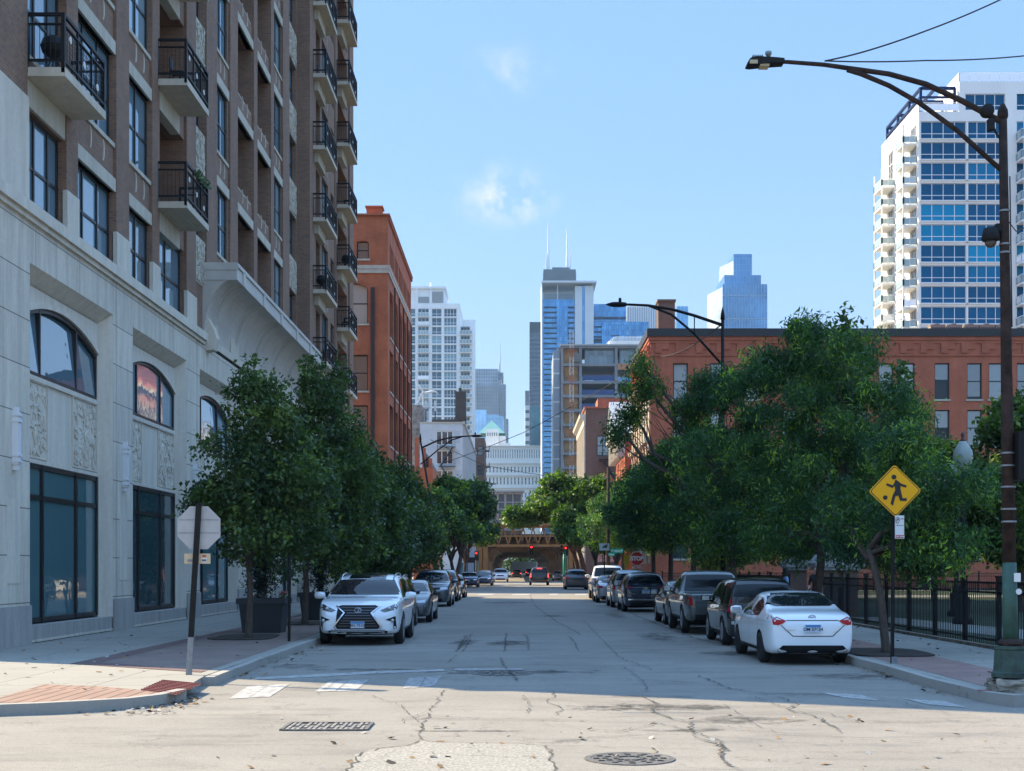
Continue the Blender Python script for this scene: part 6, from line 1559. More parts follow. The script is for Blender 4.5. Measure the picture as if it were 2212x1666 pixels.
# --- white SUV at the left kerb (front view)
P_white2 = paint('pearl_white_paint', (.76, .78, .80), .25)
t, bv, bo = car('white_suv', 'white SUV with a big hourglass grille parked nearest on the left kerb', 'suv', 4.89, 1.93, 1.70, P_white2, (-3.80, 36.9, 0), math.pi, (1.05, 1, 1.0), rw=.37, wb=(.20, .79), zb=.24, roofw=.74, roof_rails=True, front='none', cat='SUV', group='cars parked along the left kerb')
L = 4.89
gr = [(-.40, 1.02), (-.30, .96), (-.24, .88), (-.30, .70), (-.47, .44), (.47, .44), (.30, .70), (.24, .88), (.30, .96), (.40, 1.02)]
gr = [(-.46, .93), (-.28, .78), (-.50, .46), (-.46, .40), (.46, .40), (.50, .46), (.28, .78), (.46, .93), (.38, .96), (-.38, .96)]
go = lay(t, 'grille', bv, [gr], 'f', L, M_blk, .012)
mb = MB()
for k in range(8):
    z = .46 + k * .062; wv = .44 - (z - .46) * .62 if z < .78 else .28 + (z - .78) * 1.0
    if .52 < z < .68: wv = min(wv, .40)
    v, f = poly_patch(bv, [(-wv, z), (wv, z), (wv, z + .018), (-wv, z + .018)], 'f', L, .026); mb.add(v, f)
mb.build('grille_bar', pm('dark_chrome', (.10, .10, .105), .3, metal=.8), go, local=True)
mb = MB()
for s in (-1, 1):
    for a, b in (((.48, .95), (.29, .785)), ((.29, .785), (.52, .46)), ((.52, .46), (.47, .385))):
        v, f = poly_patch(bv, [(s * a[0], a[1]), (s * b[0], b[1]), (s * (b[0] + .035), b[1]), (s * (a[0] + .035), a[1])], 'f', L, .03); mb.add(v, f)
v, f = poly_patch(bv, [(-.60, .33), (.60, .33), (.62, .385), (-.62, .385)], 'f', L, .03); mb.add(v, f)
mb.build('grille_surround', M_chr, t, local=True)
for s in (-1, 1):
    o = lay(t, 'headlight', bv, [[(s * .50, .84), (s * .60, .80), (s * .86, .86), (s * .90, .97), (s * .87, 1.02), (s * .70, .93)]], 'f', L, pm('lamp_dark', (.05, .05, .055), .1, coat=1), .016)
    yy = bv.ray_cast(Vector((s * .70, L + 2, .88)), Vector((0, -1, 0)))[0].y
    MB().lathe([(.001, -.02), (.045, -.02), (.045, .02), (.001, .025)], 12, (0, 0, 0), 0, 'x').build('lens', M_clr, o, True, True)
    lens = o.children[-1]; lens.location = (s * .70, yy + .03, .88); lens.rotation_euler = (0, 0, math.pi / 2)
    o = lay(t, 'fog_light_recess', bv, [[(s * .62, .62), (s * .84, .70), (s * .86, .42), (s * .80, .38), (s * .80, .56)]], 'f', L, M_blk, .014)
    yy = bv.ray_cast(Vector((s * .78, L + 2, .60)), Vector((0, -1, 0)))[0].y
    MB().lathe([(.001, -.02), (.04, -.02), (.04, .02), (.001, .025)], 10, (0, 0, 0), 0, 'x').build('fog_light', M_clr, o, True, True)
    ln = o.children[-1]; ln.location = (s * .78, yy + .03, .60); ln.rotation_euler = (0, 0, math.pi / 2)
lay(t, 'front_bumper', bv, [[(-.86, .25), (.86, .25), (.88, .36), (.62, .33), (-.62, .33), (-.88, .36)]], 'f', L, M_blk, .014)
plate_on(t, bv, L, 'f', 0, .50, 'EN 7310')
ye = bv.ray_cast(Vector((0, L + 2, .84)), Vector((0, -1, 0)))[0].y
emblem_ring(t, 0, ye + .04, .84, .075, .055, M_chr, 1, [('l', [(.03, .035), (-.015, -.03), (.05, -.03)])])
lay(t, 'sunroof', bv, [[(-.42, 2.0), (.42, 2.0), (.44, 2.75), (-.44, 2.75)]], 't', L, M_cgl, .01)
# --- the rest of the left row
P_dblue = paint('dark_blue_paint', (.012, .02, .045), .25); P_grey = paint('slate_grey_paint', (.045, .06, .075), .28, .3); P_black = paint('black_paint', (.008, .008, .010), .2); P_dgrey = paint('dark_grey_paint', (.035, .042, .05), .3, .3)
P_silver = paint('silver_paint', (.30, .32, .34), .3, .6); P_blue = paint('mid_blue_paint', (.012, .035, .10), .25); P_taco = paint('grey_green_paint', (.075, .09, .09), .3, .2)
GL, GR = 'cars parked along the left kerb', 'cars parked along the right kerb'
def left_car(nm, lab, kind, yfront, x, L, W, Hh, P, cat, **k): return car(nm, lab, kind, L, W, Hh, P, (x, yfront + L * k.get('scale', 1.0), 0), math.pi, cat=cat, group=GL, **k)
left_car('dark_crossover', 'dark blue crossover with silver roof rails tucked behind the white SUV', 'suv', 39.6, -4.15, 4.5, 1.85, 1.62, P_dblue, 'SUV', roof_rails=True)
t, bv, _ = left_car('grey_sedan', 'slate grey sedan with chrome lower grille bars in the left row', 'sedan', 45.0, -3.85, 4.9, 1.88, 1.44, P_grey, 'car', rw=.34)
lay(t, 'bumper_trim', bv, [[(-.5, .34), (.5, .34), (.52, .375), (-.52, .375)], [(-.5, .44), (.5, .44), (.5, .46), (-.5, .46)]], 'f', 4.9, M_chr, .03)
left_car('grey_suv', 'large slate grey SUV with a black grille, fourth in the left row', 'suv', 63.6, -4.15, 4.85, 1.93, 1.75, P_grey, 'SUV', rw=.37)
left_car('black_suv', 'black SUV with round headlamps in the left row before the side street', 'suv', 73.3, -4.2, 4.6, 1.88, 1.75, P_black, 'SUV', rw=.37)
left_car('black_sedan', 'black car at the end of the left row beside the sunlit crosswalk', 'sedan', 82.0, -4.15, 4.6, 1.82, 1.46, P_black, 'car')
left_car('blue_sedan', 'blue sedan with a chrome grille wing parked beyond the side street on the left', 'sedan', 126.0, -4.62, 4.7, 1.80, 1.48, P_blue, 'car')
left_car('bright_blue_car', 'bright blue car parked behind the chrome grilled blue sedan', 'sedan', 136.5, -3.55, 4.6, 1.84, 1.50, P_blue, 'car')
left_car('dark_hatchback', 'dark hatchback parked last on the left before the elevated tracks', 'suv', 144.0, -3.6, 4.4, 1.82, 1.55, P_black, 'car')
# --- the right row (rear ends towards the camera)
def right_car(nm, lab, kind, yrear, x, L, W, Hh, P, cat, **k): return car(nm, lab, kind, L, W, Hh, P, (x, yrear, 0), 0, cat=cat, group=GR, **k)
t, bv, _ = right_car('black_wagon', 'black boxy wagon with tall red tail lamps behind the white sedan', 'box', 31.7, 5.72, 3.95, 1.72, 1.62, P_black, 'car', rear='none', belt=.60, roofw=.80, wb=(.2, .82))
for s in (-1, 1): lay(t, 'taillight', bv, [[(s * .70, .80), (s * .83, .78), (s * .835, 1.16), (s * .72, 1.18)]], 'r', 3.95, M_red_l, .015)
lay(t, 'fog_lamp', bv, [[(-.74, .52), (-.60, .52), (-.60, .60), (-.74, .60)]], 'r', 3.95, M_clr, .015)
t, bv, _ = right_car('grey_pickup', 'grey green pickup truck parked ahead of the black boxy wagon', 'pickup', 37.2, 5.55, 5.3, 1.90, 1.78, P_taco, 'pickup truck', rear='none', zb=.34, rw=.39, wb=(.22, .80), roofw=.78)
for s in (-1, 1): lay(t, 'taillight', bv, [[(s * .76, .80), (s * .90, .80), (s * .91, 1.08), (s * .78, 1.08)]], 'r', 5.3, M_red_l, .015)
lay(t, 'tailgate_panel', bv, [[(-.68, .66), (.68, .66), (.68, 1.06), (-.68, 1.06)]], 'r', 5.3, paint('grey_green_tailgate', (.055, .068, .07), .35), .02)
lay(t, 'rear_bumper', bv, [[(-.88, .38), (.88, .38), (.88, .56), (-.88, .56)]], 'r', 5.3, M_blk, .05)
right_car('dark_sedan', 'dark grey sedan hidden in front of the grey green pickup', 'sedan', 43.0, 5.62, 4.7, 1.82, 1.46, P_dgrey, 'car')
t, bv, _ = right_car('blue_crossover', 'dark blue crossover with a bright chrome rear bumper strip in the right row', 'suv', 56.2, 5.28, 4.62, 1.84, 1.66, P_dblue, 'SUV', rear='none', rw=.36)
for s in (-1, 1): lay(t, 'taillight', bv, [[(s * .50, 1.02), (s * .84, .98), (s * .86, 1.08), (s * .80, 1.12)]], 'r', 4.62, M_red_l, .015)
lay(t, 'bumper_trim', bv, [[(-.72, .50), (.72, .50), (.74, .545), (-.74, .545)]], 'r', 4.62, M_chr, .03); lay(t, 'rear_bumper', bv, [[(-.8, .27), (.8, .27), (.82, .46), (-.82, .46)]], 'r', 4.62, M_blk, .015)
lay(t, 'emblem', bv, [[(-.09, .985), (.09, .985), (.09, 1.015), (-.09, 1.015)], [(-.03, .965), (.03, .965), (.03, 1.035), (-.03, 1.035)]], 'r', 4.62, pm('gold_badge', (.5, .36, .12), .3, metal=.8), .02); plate_on(t, bv, 4.62, 'r', 0, .86, 'V 20281')
t, bv, _ = right_car('silver_van', 'silver tall wagon with dark red tail lamps behind the dark blue crossover', 'box', 62.2, 5.2, 4.7, 1.84, 1.76, P_silver, 'van', rear='none', rw=.35)
for s in (-1, 1): lay(t, 'taillight', bv, [[(s * .74, .86), (s * .88, .84), (s * .885, 1.20), (s * .76, 1.20)]], 'r', 4.7, M_red_l, .015)
right_car('silver_sedan', 'small silver sedan squeezed between the silver wagon and white pickup', 'sedan', 70.8, 4.95, 4.4, 1.74, 1.46, P_silver, 'car')
t, bv, _ = right_car('white_pickup', 'big white pickup truck with a black bumper before the side street', 'pickup', 77.2, 5.25, 5.7, 2.03, 2.0, P_white, 'pickup truck', rear='none', zb=.42, rw=.43, wb=(.22, .80), roofw=.80)
for s in (-1, 1): lay(t, 'taillight', bv, [[(s * .83, .98), (s * .96, .98), (s * .97, 1.26), (s * .85, 1.26)]], 'r', 5.7, M_red_l, .015)
lay(t, 'rear_bumper', bv, [[(-.95, .46), (.95, .46), (.95, .74), (-.95, .74)]], 'r', 5.7, M_blk, .06); lay(t, 'sticker', bv, [[(-.52, 1.0), (-.38, .96), (-.28, 1.02), (-.34, 1.16), (-.46, 1.2)]], 'r', 5.7, M_blk, .02)
right_car('dark_grey_suv', 'dark grey SUV parked alone past the side street on the right', 'suv', 113.0, 4.86, 4.9, 2.0, 1.75, P_dgrey, 'SUV', rw=.37)
# --- moving traffic
t, bv, _ = car('black_suv_braking', 'black SUV driving away with its red brake lights lit', 'box', 5.2, 2.03, 1.9, P_black, (2.15, 139.0, 0), 0, rw=.40, zb=.32, rear='none', cat='SUV', belt=.60, roofw=.78)
for s in (-1, 1): lay(t, 'taillight', bv, [[(s * .84, .86), (s * .985, .84), (s * .985, 1.26), (s * .86, 1.26)]], 'r', 5.2, M_on, .02)
lay(t, 'brake_light', bv, [[(-.26, 1.72), (.26, 1.72), (.26, 1.80), (-.26, 1.80)]], 'r', 5.2, M_on, .03)
car('white_suv_oncoming', 'white SUV with a black grille coming out from under the elevated tracks', 'suv', 5.0, 2.0, 1.78, P_white, (-2.3, 177.0, 0), math.pi, rw=.38, zb=.28, cat='SUV')
car('dark_sedan_ahead', 'dark sedan driving away under the elevated tracks', 'sedan', 4.7, 1.84, 1.46, P_dgrey, (-.35, 236.0, 0), 0, cat='car', brake=True)
car('white_sedan_ahead', 'pale car parked under the right side of the elevated tracks', 'sedan', 4.6, 1.8, 1.48, P_silver, (5.6, 190.0, 0), math.pi, cat='car')
car('dark_car_ahead', 'dark car with a lit tail lamp far ahead beneath the tracks', 'suv', 4.6, 1.84, 1.65, P_black, (2.2, 262.0, 0), 0, cat='car', brake=True)
# box truck far under the tracks
tk = thing('box_truck', 'grey box truck far down the street beneath the tracks', 'truck', (1.2, 300, 0))
MB().box(-1.5, 3.9, 300, 308, 1.0, 3.2).build('cargo_box', pm('truck_grey', (.30, .32, .31), .6), tk); MB().box(-1.3, 3.7, 300.2, 308, .5, .98).build('chassis', M_blk, tk)
for x in (-.9, 3.2): MB().lathe([(.001, -.2), (.5, -.2), (.5, .2), (.001, .2)], 12, (x, 301.4, .5), axis='x').build('wheel', M_tyre, tk)
# ------------------------------------------------------------------ trees
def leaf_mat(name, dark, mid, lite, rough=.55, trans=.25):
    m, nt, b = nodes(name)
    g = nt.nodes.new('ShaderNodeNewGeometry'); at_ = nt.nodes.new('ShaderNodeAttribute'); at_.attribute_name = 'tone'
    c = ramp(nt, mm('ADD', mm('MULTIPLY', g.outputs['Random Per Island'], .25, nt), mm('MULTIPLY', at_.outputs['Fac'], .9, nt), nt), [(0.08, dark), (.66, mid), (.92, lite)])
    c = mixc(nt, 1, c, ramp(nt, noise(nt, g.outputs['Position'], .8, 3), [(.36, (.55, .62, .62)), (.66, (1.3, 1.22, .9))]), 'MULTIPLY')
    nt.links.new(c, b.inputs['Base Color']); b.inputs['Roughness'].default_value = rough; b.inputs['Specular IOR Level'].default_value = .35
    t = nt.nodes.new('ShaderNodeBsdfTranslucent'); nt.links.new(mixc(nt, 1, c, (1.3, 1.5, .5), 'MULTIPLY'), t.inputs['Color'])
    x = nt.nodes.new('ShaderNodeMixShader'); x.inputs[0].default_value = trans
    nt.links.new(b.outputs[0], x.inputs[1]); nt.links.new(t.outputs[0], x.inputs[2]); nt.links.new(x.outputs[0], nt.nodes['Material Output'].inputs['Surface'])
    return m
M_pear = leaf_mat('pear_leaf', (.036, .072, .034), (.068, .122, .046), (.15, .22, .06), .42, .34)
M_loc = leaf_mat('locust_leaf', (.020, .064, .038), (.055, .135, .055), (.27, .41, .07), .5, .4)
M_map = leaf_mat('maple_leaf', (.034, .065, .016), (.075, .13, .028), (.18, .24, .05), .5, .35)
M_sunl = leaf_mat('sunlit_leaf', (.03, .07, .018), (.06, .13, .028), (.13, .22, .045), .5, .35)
M_bark = pm('bark', (.085, .062, .048), .95, var=.4, scale=6, bump=.8, bscale=30, stretch=(6, 6, 1.2))
TONE = [None]
def leaves(blobs, n_cl, per, size, sig, seed, aspect=.6, droop=0.0, shell=.62, frond=False):
    """leaf faces in clusters spread through the blobs' volumes; returns verts, faces arrays"""
    rng = np.random.default_rng(seed)
    B = np.array(blobs, float); vol = B[:, 3] * B[:, 4] * B[:, 5]; idx = rng.choice(len(B), n_cl, p=vol ** .75 / (vol ** .75).sum())
    d = rng.normal(size=(n_cl, 3)); d /= np.linalg.norm(d, axis=1)[:, None]
    r = shell + (1 - shell) * rng.random(n_cl) ** .6; r[rng.random(n_cl) < .22] *= rng.random()
    bump = 1 + .16 * np.sin(d[:, 0] * 5 + idx * 1.7) + .13 * np.sin(d[:, 2] * 7 + d[:, 1] * 4 + idx)
    C = B[idx, :3] + d * (r * bump)[:, None] * B[idx, 3:6]
    n = n_cl * per
    ci = np.repeat(np.arange(n_cl), per)
    P = C[ci] + rng.normal(size=(n, 3)) * sig * np.array([1, 1, .8 if not droop else 1.0])
    if droop:
        P = C[ci] + rng.normal(size=(n, 3)) * sig * np.array([.72, .72, .8]); P[:, 2] -= np.abs(rng.normal(size=n)) * sig * droop * 1.5
    A = rng.normal(size=(n, 3)); A[:, 2] -= droop * .9; A /= np.linalg.norm(A, axis=1)[:, None]
    U = rng.normal(size=(n, 3)); U[:, 2] += .9; U -= A * (A * U).sum(1)[:, None]; U /= np.linalg.norm(U, axis=1)[:, None]
    W_ = np.cross(A, U)
    s = size * (.5 + 1.0 * rng.random(n))[:, None]
    v = np.empty((n, 4, 3)); v[:, 0] = P - A * s * .5; v[:, 1] = P + W_ * s * aspect * .5 + U * s * .08; v[:, 2] = P + A * s * .5; v[:, 3] = P - W_ * s * aspect * .5 + U * s * .08
    tb_ = rng.random(len(B)); hot = (rng.random(n_cl) < .18) & (r > .75); TONE[0] = np.repeat(np.clip(np.where(hot, 1.0, .45 * tb_[idx] + .35 * rng.random(n_cl)), 0, 1), per).astype('f')  # random outer clusters take the light leaf tone as painted highlights
    return v.reshape(-1, 3), n
def mesh_quads(name, v, n, mat):
    me = bpy.data.meshes.new(name); me.vertices.add(len(v)); me.vertices.foreach_set('co', v.astype('f').ravel())
    me.loops.add(n * 4); me.loops.foreach_set('vertex_index', np.arange(n * 4, dtype='i')); me.polygons.add(n); me.polygons.foreach_set('loop_start', np.arange(0, n * 4, 4, dtype='i'))
    me.materials.append(mat); a_ = me.attributes.new('tone', 'FLOAT', 'FACE'); a_.data.foreach_set('value', TONE[0]); me.update(); me.validate(); return me
def limb_path(a, b, seed, n=6, wob=.12, sag=0):
    r = random.Random(seed); a, b = Vector(a), Vector(b); L = (b - a).length
    out = [a]
    for k in range(1, n): t = k / n; out.append(a.lerp(b, t) + Vector((r.uniform(-1, 1), r.uniform(-1, 1), r.uniform(-.5, .5))) * wob * L * math.sin(math.pi * t) * .5 + Vector((0, 0, sag * L * math.sin(math.pi * t))))
    return out + [b]
def tree(name, label, loc, blobs, trunk_top, r0, mat, n_cl, per, size, sig, seed, group, cat='tree', lean=(0, 0), aspect=.6, droop=0, shell=.62, nlimb=9):
    t = thing(name, label, cat, loc, 0, group)
    tb = MB(); fork = Vector((lean[0], lean[1], trunk_top))
    mid = Vector((lean[0] * .35 + .03, lean[1] * .35, trunk_top * .5))
    tb.tube([(0, 0, -.02), (0, 0, .12), mid * .5, mid, (fork + mid) / 2 + Vector((.03, 0, 0)), fork], [r0 * 1.45, r0 * 1.1, r0, r0 * .92, r0 * .85, r0 * .78], 9)
    rr = random.Random(seed); order = sorted(blobs, key=lambda b_: -b_[3] * b_[5])
    targets = [(b_[0], b_[1], b_[2]) for b_ in order[:nlimb]]
    for k, g_ in enumerate(targets):
        p = limb_path(fork - Vector((0, 0, .1 * (k % 3))), g_, seed + k, 6, .16, .05); tb.tube(p, [r0 * .6 * (1 - .75 * j / 6) + .008 for j in range(7)], 6)
        for j in range(4):
            q = p[rr.randint(2, 5)]; e = Vector(g_) + Vector((rr.uniform(-1, 1) * order[k][3], rr.uniform(-1, 1) * order[k][4], rr.uniform(-.5, .9) * order[k][5]))
            tb.tube(limb_path(q, e, seed + 31 * k + j, 4, .2), [r0 * .18, r0 * .14, r0 * .1, r0 * .06, .004], 5)
    tb.build('trunk', M_bark, t, True, True)
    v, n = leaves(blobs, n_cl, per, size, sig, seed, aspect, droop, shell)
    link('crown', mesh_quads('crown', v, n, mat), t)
    return t
def conic(h0, h1, rb, seed, n=13, rt=.35, sq=1.0):
    """blobs for a pear tree: broad below, narrowing to leaders at the top"""
    r = random.Random(seed); out = []
    for k in range(n):
        t = (k + .5) / n; z = h0 + (h1 - h0) * t; rad = rb * (math.sin(min(1, t * 2.1 + .32) * math.pi / 2)) * (1 - max(0, t - .38) / .62 * (1 - rt)); a = k * 2.4
        out.append((rad * .48 * math.cos(a) * sq, rad * .48 * math.sin(a), z, rad * .62 * sq, rad * .62, (h1 - h0) / n * 1.9))
    for k in range(6): a = k * 1.05 + .4; out.append((rb * .75 * math.cos(a) * sq, rb * .6 * math.sin(a), h0 + (h1 - h0) * (.12 + .07 * k), rb * .35, rb * .35, .55))
    for k in range(3): out.append((r.uniform(-.5, .5) * rb * .5, r.uniform(-.3, .3), h1 - .1 - k * .25, .25, .25, .6))
    return out
G1, G2, G3 = 'pear trees in the left parkway', 'honey locusts along the right kerb', 'trees in the fenced park'
B1 = conic(1.9, 6.3, 1.6, 1)
B1 += [(-1.45, 0, 3.3, .45, .5, .5), (-1.3, .2, 4.6, .4, .4, .5), (.5, 0, 5.3, .45, .4, .5), (-.55, 0, 6.0, .4, .4, .5), (1.35, 0, 3.6, .6, .5, .6)]
tree('pear_tree', 'broad dark green pear tree beside the back of the stop sign', (-6.55, 32.9, SW), [(b_[0] + .35, *b_[1:]) for b_ in B1], 1.75, .085, M_pear, 2050, 12, .115, .115, 11, G1)
B2 = conic(1.9, 7.6, 2.0, 2, sq=.95)
tree('pear_tree', 'pear tree directly behind the nearest one, beside the second planter', (-6.45, 40.9, SW), [(b_[0] + .55, *b_[1:]) for b_ in B2], 1.8, .10, M_pear, 2200, 12, .13, .13, 12, G1)
p3 = tree('pear_tree', 'third pear tree along the left parkway', (-6.2, 50, SW), conic(1.6, 6.6, 2.2, 3), 1.6, .10, M_pear, 1900, 10, .18, .15, 13, G1)
for k, (x, y, s, rz, lb) in enumerate(((-6.3, 58.5, .98, 1.2, 'fourth pear tree along the left parkway'), (-6.1, 67.5, 1.0, 2.6, 'fifth pear tree along the left parkway'), (-6.2, 77, 1.02, 4.0, 'last pear tree on the left before the side street'))): dup(p3, (x, y, SW), lb, rz, G1, s)
# spreading tree over the street past the side street, left
rr = random.Random(4); Bs = []
for k in range(26):
    a = rr.uniform(0, 6.28); r_ = rr.uniform(.4, 3.3); z = 5.0 + 4.4 * (1 - (r_ / 3.9) ** 2) * rr.uniform(.45, 1); Bs.append((r_ * math.cos(a) * 1.15, r_ * math.sin(a), z, rr.uniform(.8, 1.5), rr.uniform(.8, 1.5), rr.uniform(.5, 1.0)))
s1 = tree('spreading_tree', 'spreading dark tree arching over parked blue cars past the side street', (-5.55, 119, SW), Bs, 2.8, .22, M_loc, 2600, 11, .30, .27, 21, 'street trees past the side street', lean=(.5, 0), droop=.25)
dup(s1, (-6.6, 109.5, SW), 'dark street tree at the far left corner of the side street', 2.0, scale=(.8, .9, .82)); dup(s1, (-6.2, 133, SW), 'leafy street tree farther along on the left', 3.6, scale=(.9, 1, .88)); dup(s1, (-5.9, 146, SW), 'last street tree on the left before the elevated tracks', 5.1, scale=.8)
Bs2 = [(b_[0] * 1.22 - 1.15, b_[1], b_[2] * .92 + .3, *b_[3:]) for b_ in Bs]
s2 = tree('spreading_tree', 'sunlit spreading tree leaning over the street on the right before the tracks', (6.9, 140, SW), Bs2, 2.9, .22, M_sunl, 4600, 12, .29, .27, 22, 'street trees past the side street', lean=(-.5, 0), droop=.25)
s2.scale = (1.32, 1.15, 1.22)
dup(s2, (7.4, 128, SW), 'dark street tree on the right in front of the sunlit spreading tree', 1.2, scale=(.8, .9, .85)); dup(s2, (6.8, 152, SW), 'last street tree on the right before the elevated tracks', .3, scale=(1.3, 1.1, 1.2))
dup(s1, (8.2, 112, SW), 'dark street tree at the far right corner of the side street', 4.4, scale=(.85, .9, .78))
# honey locusts along the right kerb
def locust(x0, x1, y0, y1, zlo, zhi, n, seed, thick=.30):
    r = random.Random(seed); out = []
    for k in range(n):
        t = r.random(); z = zlo + (zhi - zlo) * t; sp = math.sin(min(1, .30 + t * 1.6) * math.pi / 2) * math.sqrt(max(.05, 1 - max(0, t - .45) / .58))
        a = r.uniform(0, 6.28); q = math.sqrt(r.random()) * sp
        out.append(((x0 + x1) / 2 + (x1 - x0) / 2 * q * math.cos(a), (y0 + y1) / 2 + (y1 - y0) / 2 * q * math.sin(a), z, r.uniform(.35, .85), r.uniform(.35, .85), r.uniform(.12, thick)))
    return out
tree('honey_locust', 'slim honey locust with drooping feathery branches behind the yellow sign', (7.35, 27.1, SW), locust(-1.2, 2.3, -1.2, 2.0, 1.9, 4.5, 40, 31, .26), 2.1, .085, M_loc, 1500, 22, .11, .14, 31, G2, lean=(-.32, .1), aspect=.30, droop=.8, shell=.3)
tree('honey_locust', 'largest honey locust with a full rounded crown on the right', (7.35, 33.6, SW), locust(-3.6, 3.1, -2.6, 2.8, 2.2, 7.7, 92, 32, .26), 2.4, .12, M_loc, 2700, 25, .125, .17, 32, G2, lean=(.15, 0), aspect=.28, droop=.8, shell=.3, nlimb=14)
tree('honey_locust', 'dark honey locust with branches reaching over the street above the dark blue crossover', (7.2, 46, SW), locust(-2.7, 2.0, -2.3, 2.3, 2.3, 8.6, 66, 33, .28) + [(-2.9, 0, 7.9, .8, .7, .5), (-3.4, .3, 7.0, .6, .6, .45), (-3.0, 0, 8.6, .6, .6, .4), (-3.9, 0, 6.4, .5, .5, .4)], 2.6, .19, M_loc, 2300, 22, .15, .19, 33, G2, aspect=.3, droop=.8, shell=.3, nlimb=12)
l4 = tree('honey_locust', 'honey locust overhanging the silver wagon on the right', (7.2, 56, SW), locust(-3.2, 2.8, -3, 3, 3.1, 6.9, 66, 34), 3.2, .13, M_loc, 1900, 20, .18, .2, 34, G2, aspect=.34, droop=.7, shell=.3, nlimb=10)
for k, (x, y, s, rz, lb) in enumerate(((7.3, 65, 1.0, 1.3, 'honey locust beside the red stop sign'), (7.4, 74, 1.0, 2.8, 'honey locust nearest the side street on the right'), (7.5, 88, 1.05, 4.2, 'honey locust past the red stop sign'), (7.6, 99, 1.05, .6, 'honey locust at the far corner on the right'))): dup(l4, (x, y, SW), lb, rz, G2, s)
# park trees
rr = random.Random(8); Bm = []
for k in range(40):
    t = rr.random(); z = 2.6 + 7.0 * t; rad = 3.0 * math.sin(min(1, .35 + t * 1.4) * 1.57) * math.sqrt(max(.04, 1 - max(0, t - .4) / .6)); a = rr.uniform(0, 6.28); q = math.sqrt(rr.random()) * rad
    Bm.append((q * math.cos(a), q * math.sin(a), z, rr.uniform(.5, .9), rr.uniform(.5, .9), rr.uniform(.45, .8)))
for a, z in ((0, 10.2), (1.1, 9.6), (-1.5, 9.4), (2.3, 9.0), (-2.6, 8.9), (.2, 10.8)): Bm.append((a, 0, z, .38, .38, .7))
tree('maple_tree', 'tall park maple with spiky top twigs showing above the honey locust', (12.3, 52, SW), Bm, 2.6, .2, M_map, 2300, 11, .22, .17, 41, G3, nlimb=16)
m2 = tree('maple_tree', 'sunlit yellow green park maple beside the lamp pole', (19.6, 53, SW), [(b_[0], b_[1], b_[2] * .82, *b_[3:]) for b_ in Bm[:40]], 1.9, .15, M_map, 2200, 11, .22, .2, 42, G3)
for x, y, s, rz, lb in ((24.5, 60, .95, 1.0, 'park maple behind the lamp pole at the right edge'), (21.5, 70, 1.0, 2.2, 'park maple deeper in the park right of the globe lamps'), (15.5, 75, .95, 3.4, 'park maple in front of the brick warehouse doors'), (29, 78, 1.05, 4.5, 'farthest right park maple'), (12.8, 84, .85, 5.2, 'small park maple near the brick gate posts')): dup(m2, (x, y, SW), lb, rz, G3, s)
# planters with evergreen shrubs at the left building
M_pl = pm('planter_grey', (.035, .042, .05), .6, var=.12, scale=2)
def planter(x, y, lab, seed):
    t = thing('planter', lab, 'planter', (x, y, SW), 0, 'grey planters along the left building'); b0, b1, h = .50, .59, .90
    mb = MB(); mb.add([(-b0, -.42, 0), (b0, -.42, 0), (b0, .42, 0), (-b0, .42, 0), (-b1, -.52, h), (b1, -.52, h), (b1, .52, h), (-b1, .52, h)], [(0, 1, 5, 4), (1, 2, 6, 5), (2, 3, 7, 6), (3, 0, 4, 7), (0, 3, 2, 1)]); mb.build('box', M_pl, t, local=True)
    r = MB(); e = b1 + .05
    for a in ((-e, e, -.57, -.45), (-e, e, .45, .57), (-e, -b1 + .07, -.45, .45), (b1 - .07, e, -.45, .45)): r.box(*a, h - .13, h + .01)
    r.build('rim', M_pl, t, local=True); MB().box(-b1 + .08, b1 - .08, -.44, .44, h - .2, h - .08).build('soil', M_soil, t, local=True)
    s = thing('evergreen_shrub', lab.replace('grey planter', 'dark evergreen shrub in the planter'), 'shrub', (x, y, SW + h - .08), 0, 'shrubs in the planters')
    v, n = leaves([(-.05, 0, .5, .5, .38, .55), (0, 0, 1.0, .45, .36, .5), (.03, 0, 1.4, .36, .3, .45)], 420, 9, .075, .07, seed, .4, .1, .4); link('foliage', mesh_quads('foliage', v, n, leaf_mat('yew%d' % seed, (.006, .012, .006), (.010, .022, .009), (.018, .036, .013))), s)
    MB().tube([(0, 0, -.05), (0, 0, 1.3)], .03, 6).build('stem', M_bark, s, local=True)
    f = thing('planter_flowers', 'small pink flowers at the edge of the %s' % ('nearest planter' if seed == 61 else 'farther planter'), 'flowers', (x + .55, y - .2, SW + h - .08), 0)
    v, n = leaves([(0, 0, .12, .14, .14, .12)], 24, 6, .06, .03, seed + 5, .6); link('foliage', mesh_quads('foliage', v, n, M_map), f); v, n = leaves([(0, 0, .22, .13, .13, .08)], 10, 4, .05, .02, seed + 6, .9); link('blossom', mesh_quads('blossom', v, n, pm('pink_petal', (.45, .10, .09), .6)), f)
planter(-6.75, 36.0, 'grey planter between the first two pear trees', 61)
planter(-6.55, 44.6, 'grey planter beyond the second pear tree behind the white SUV', 62)
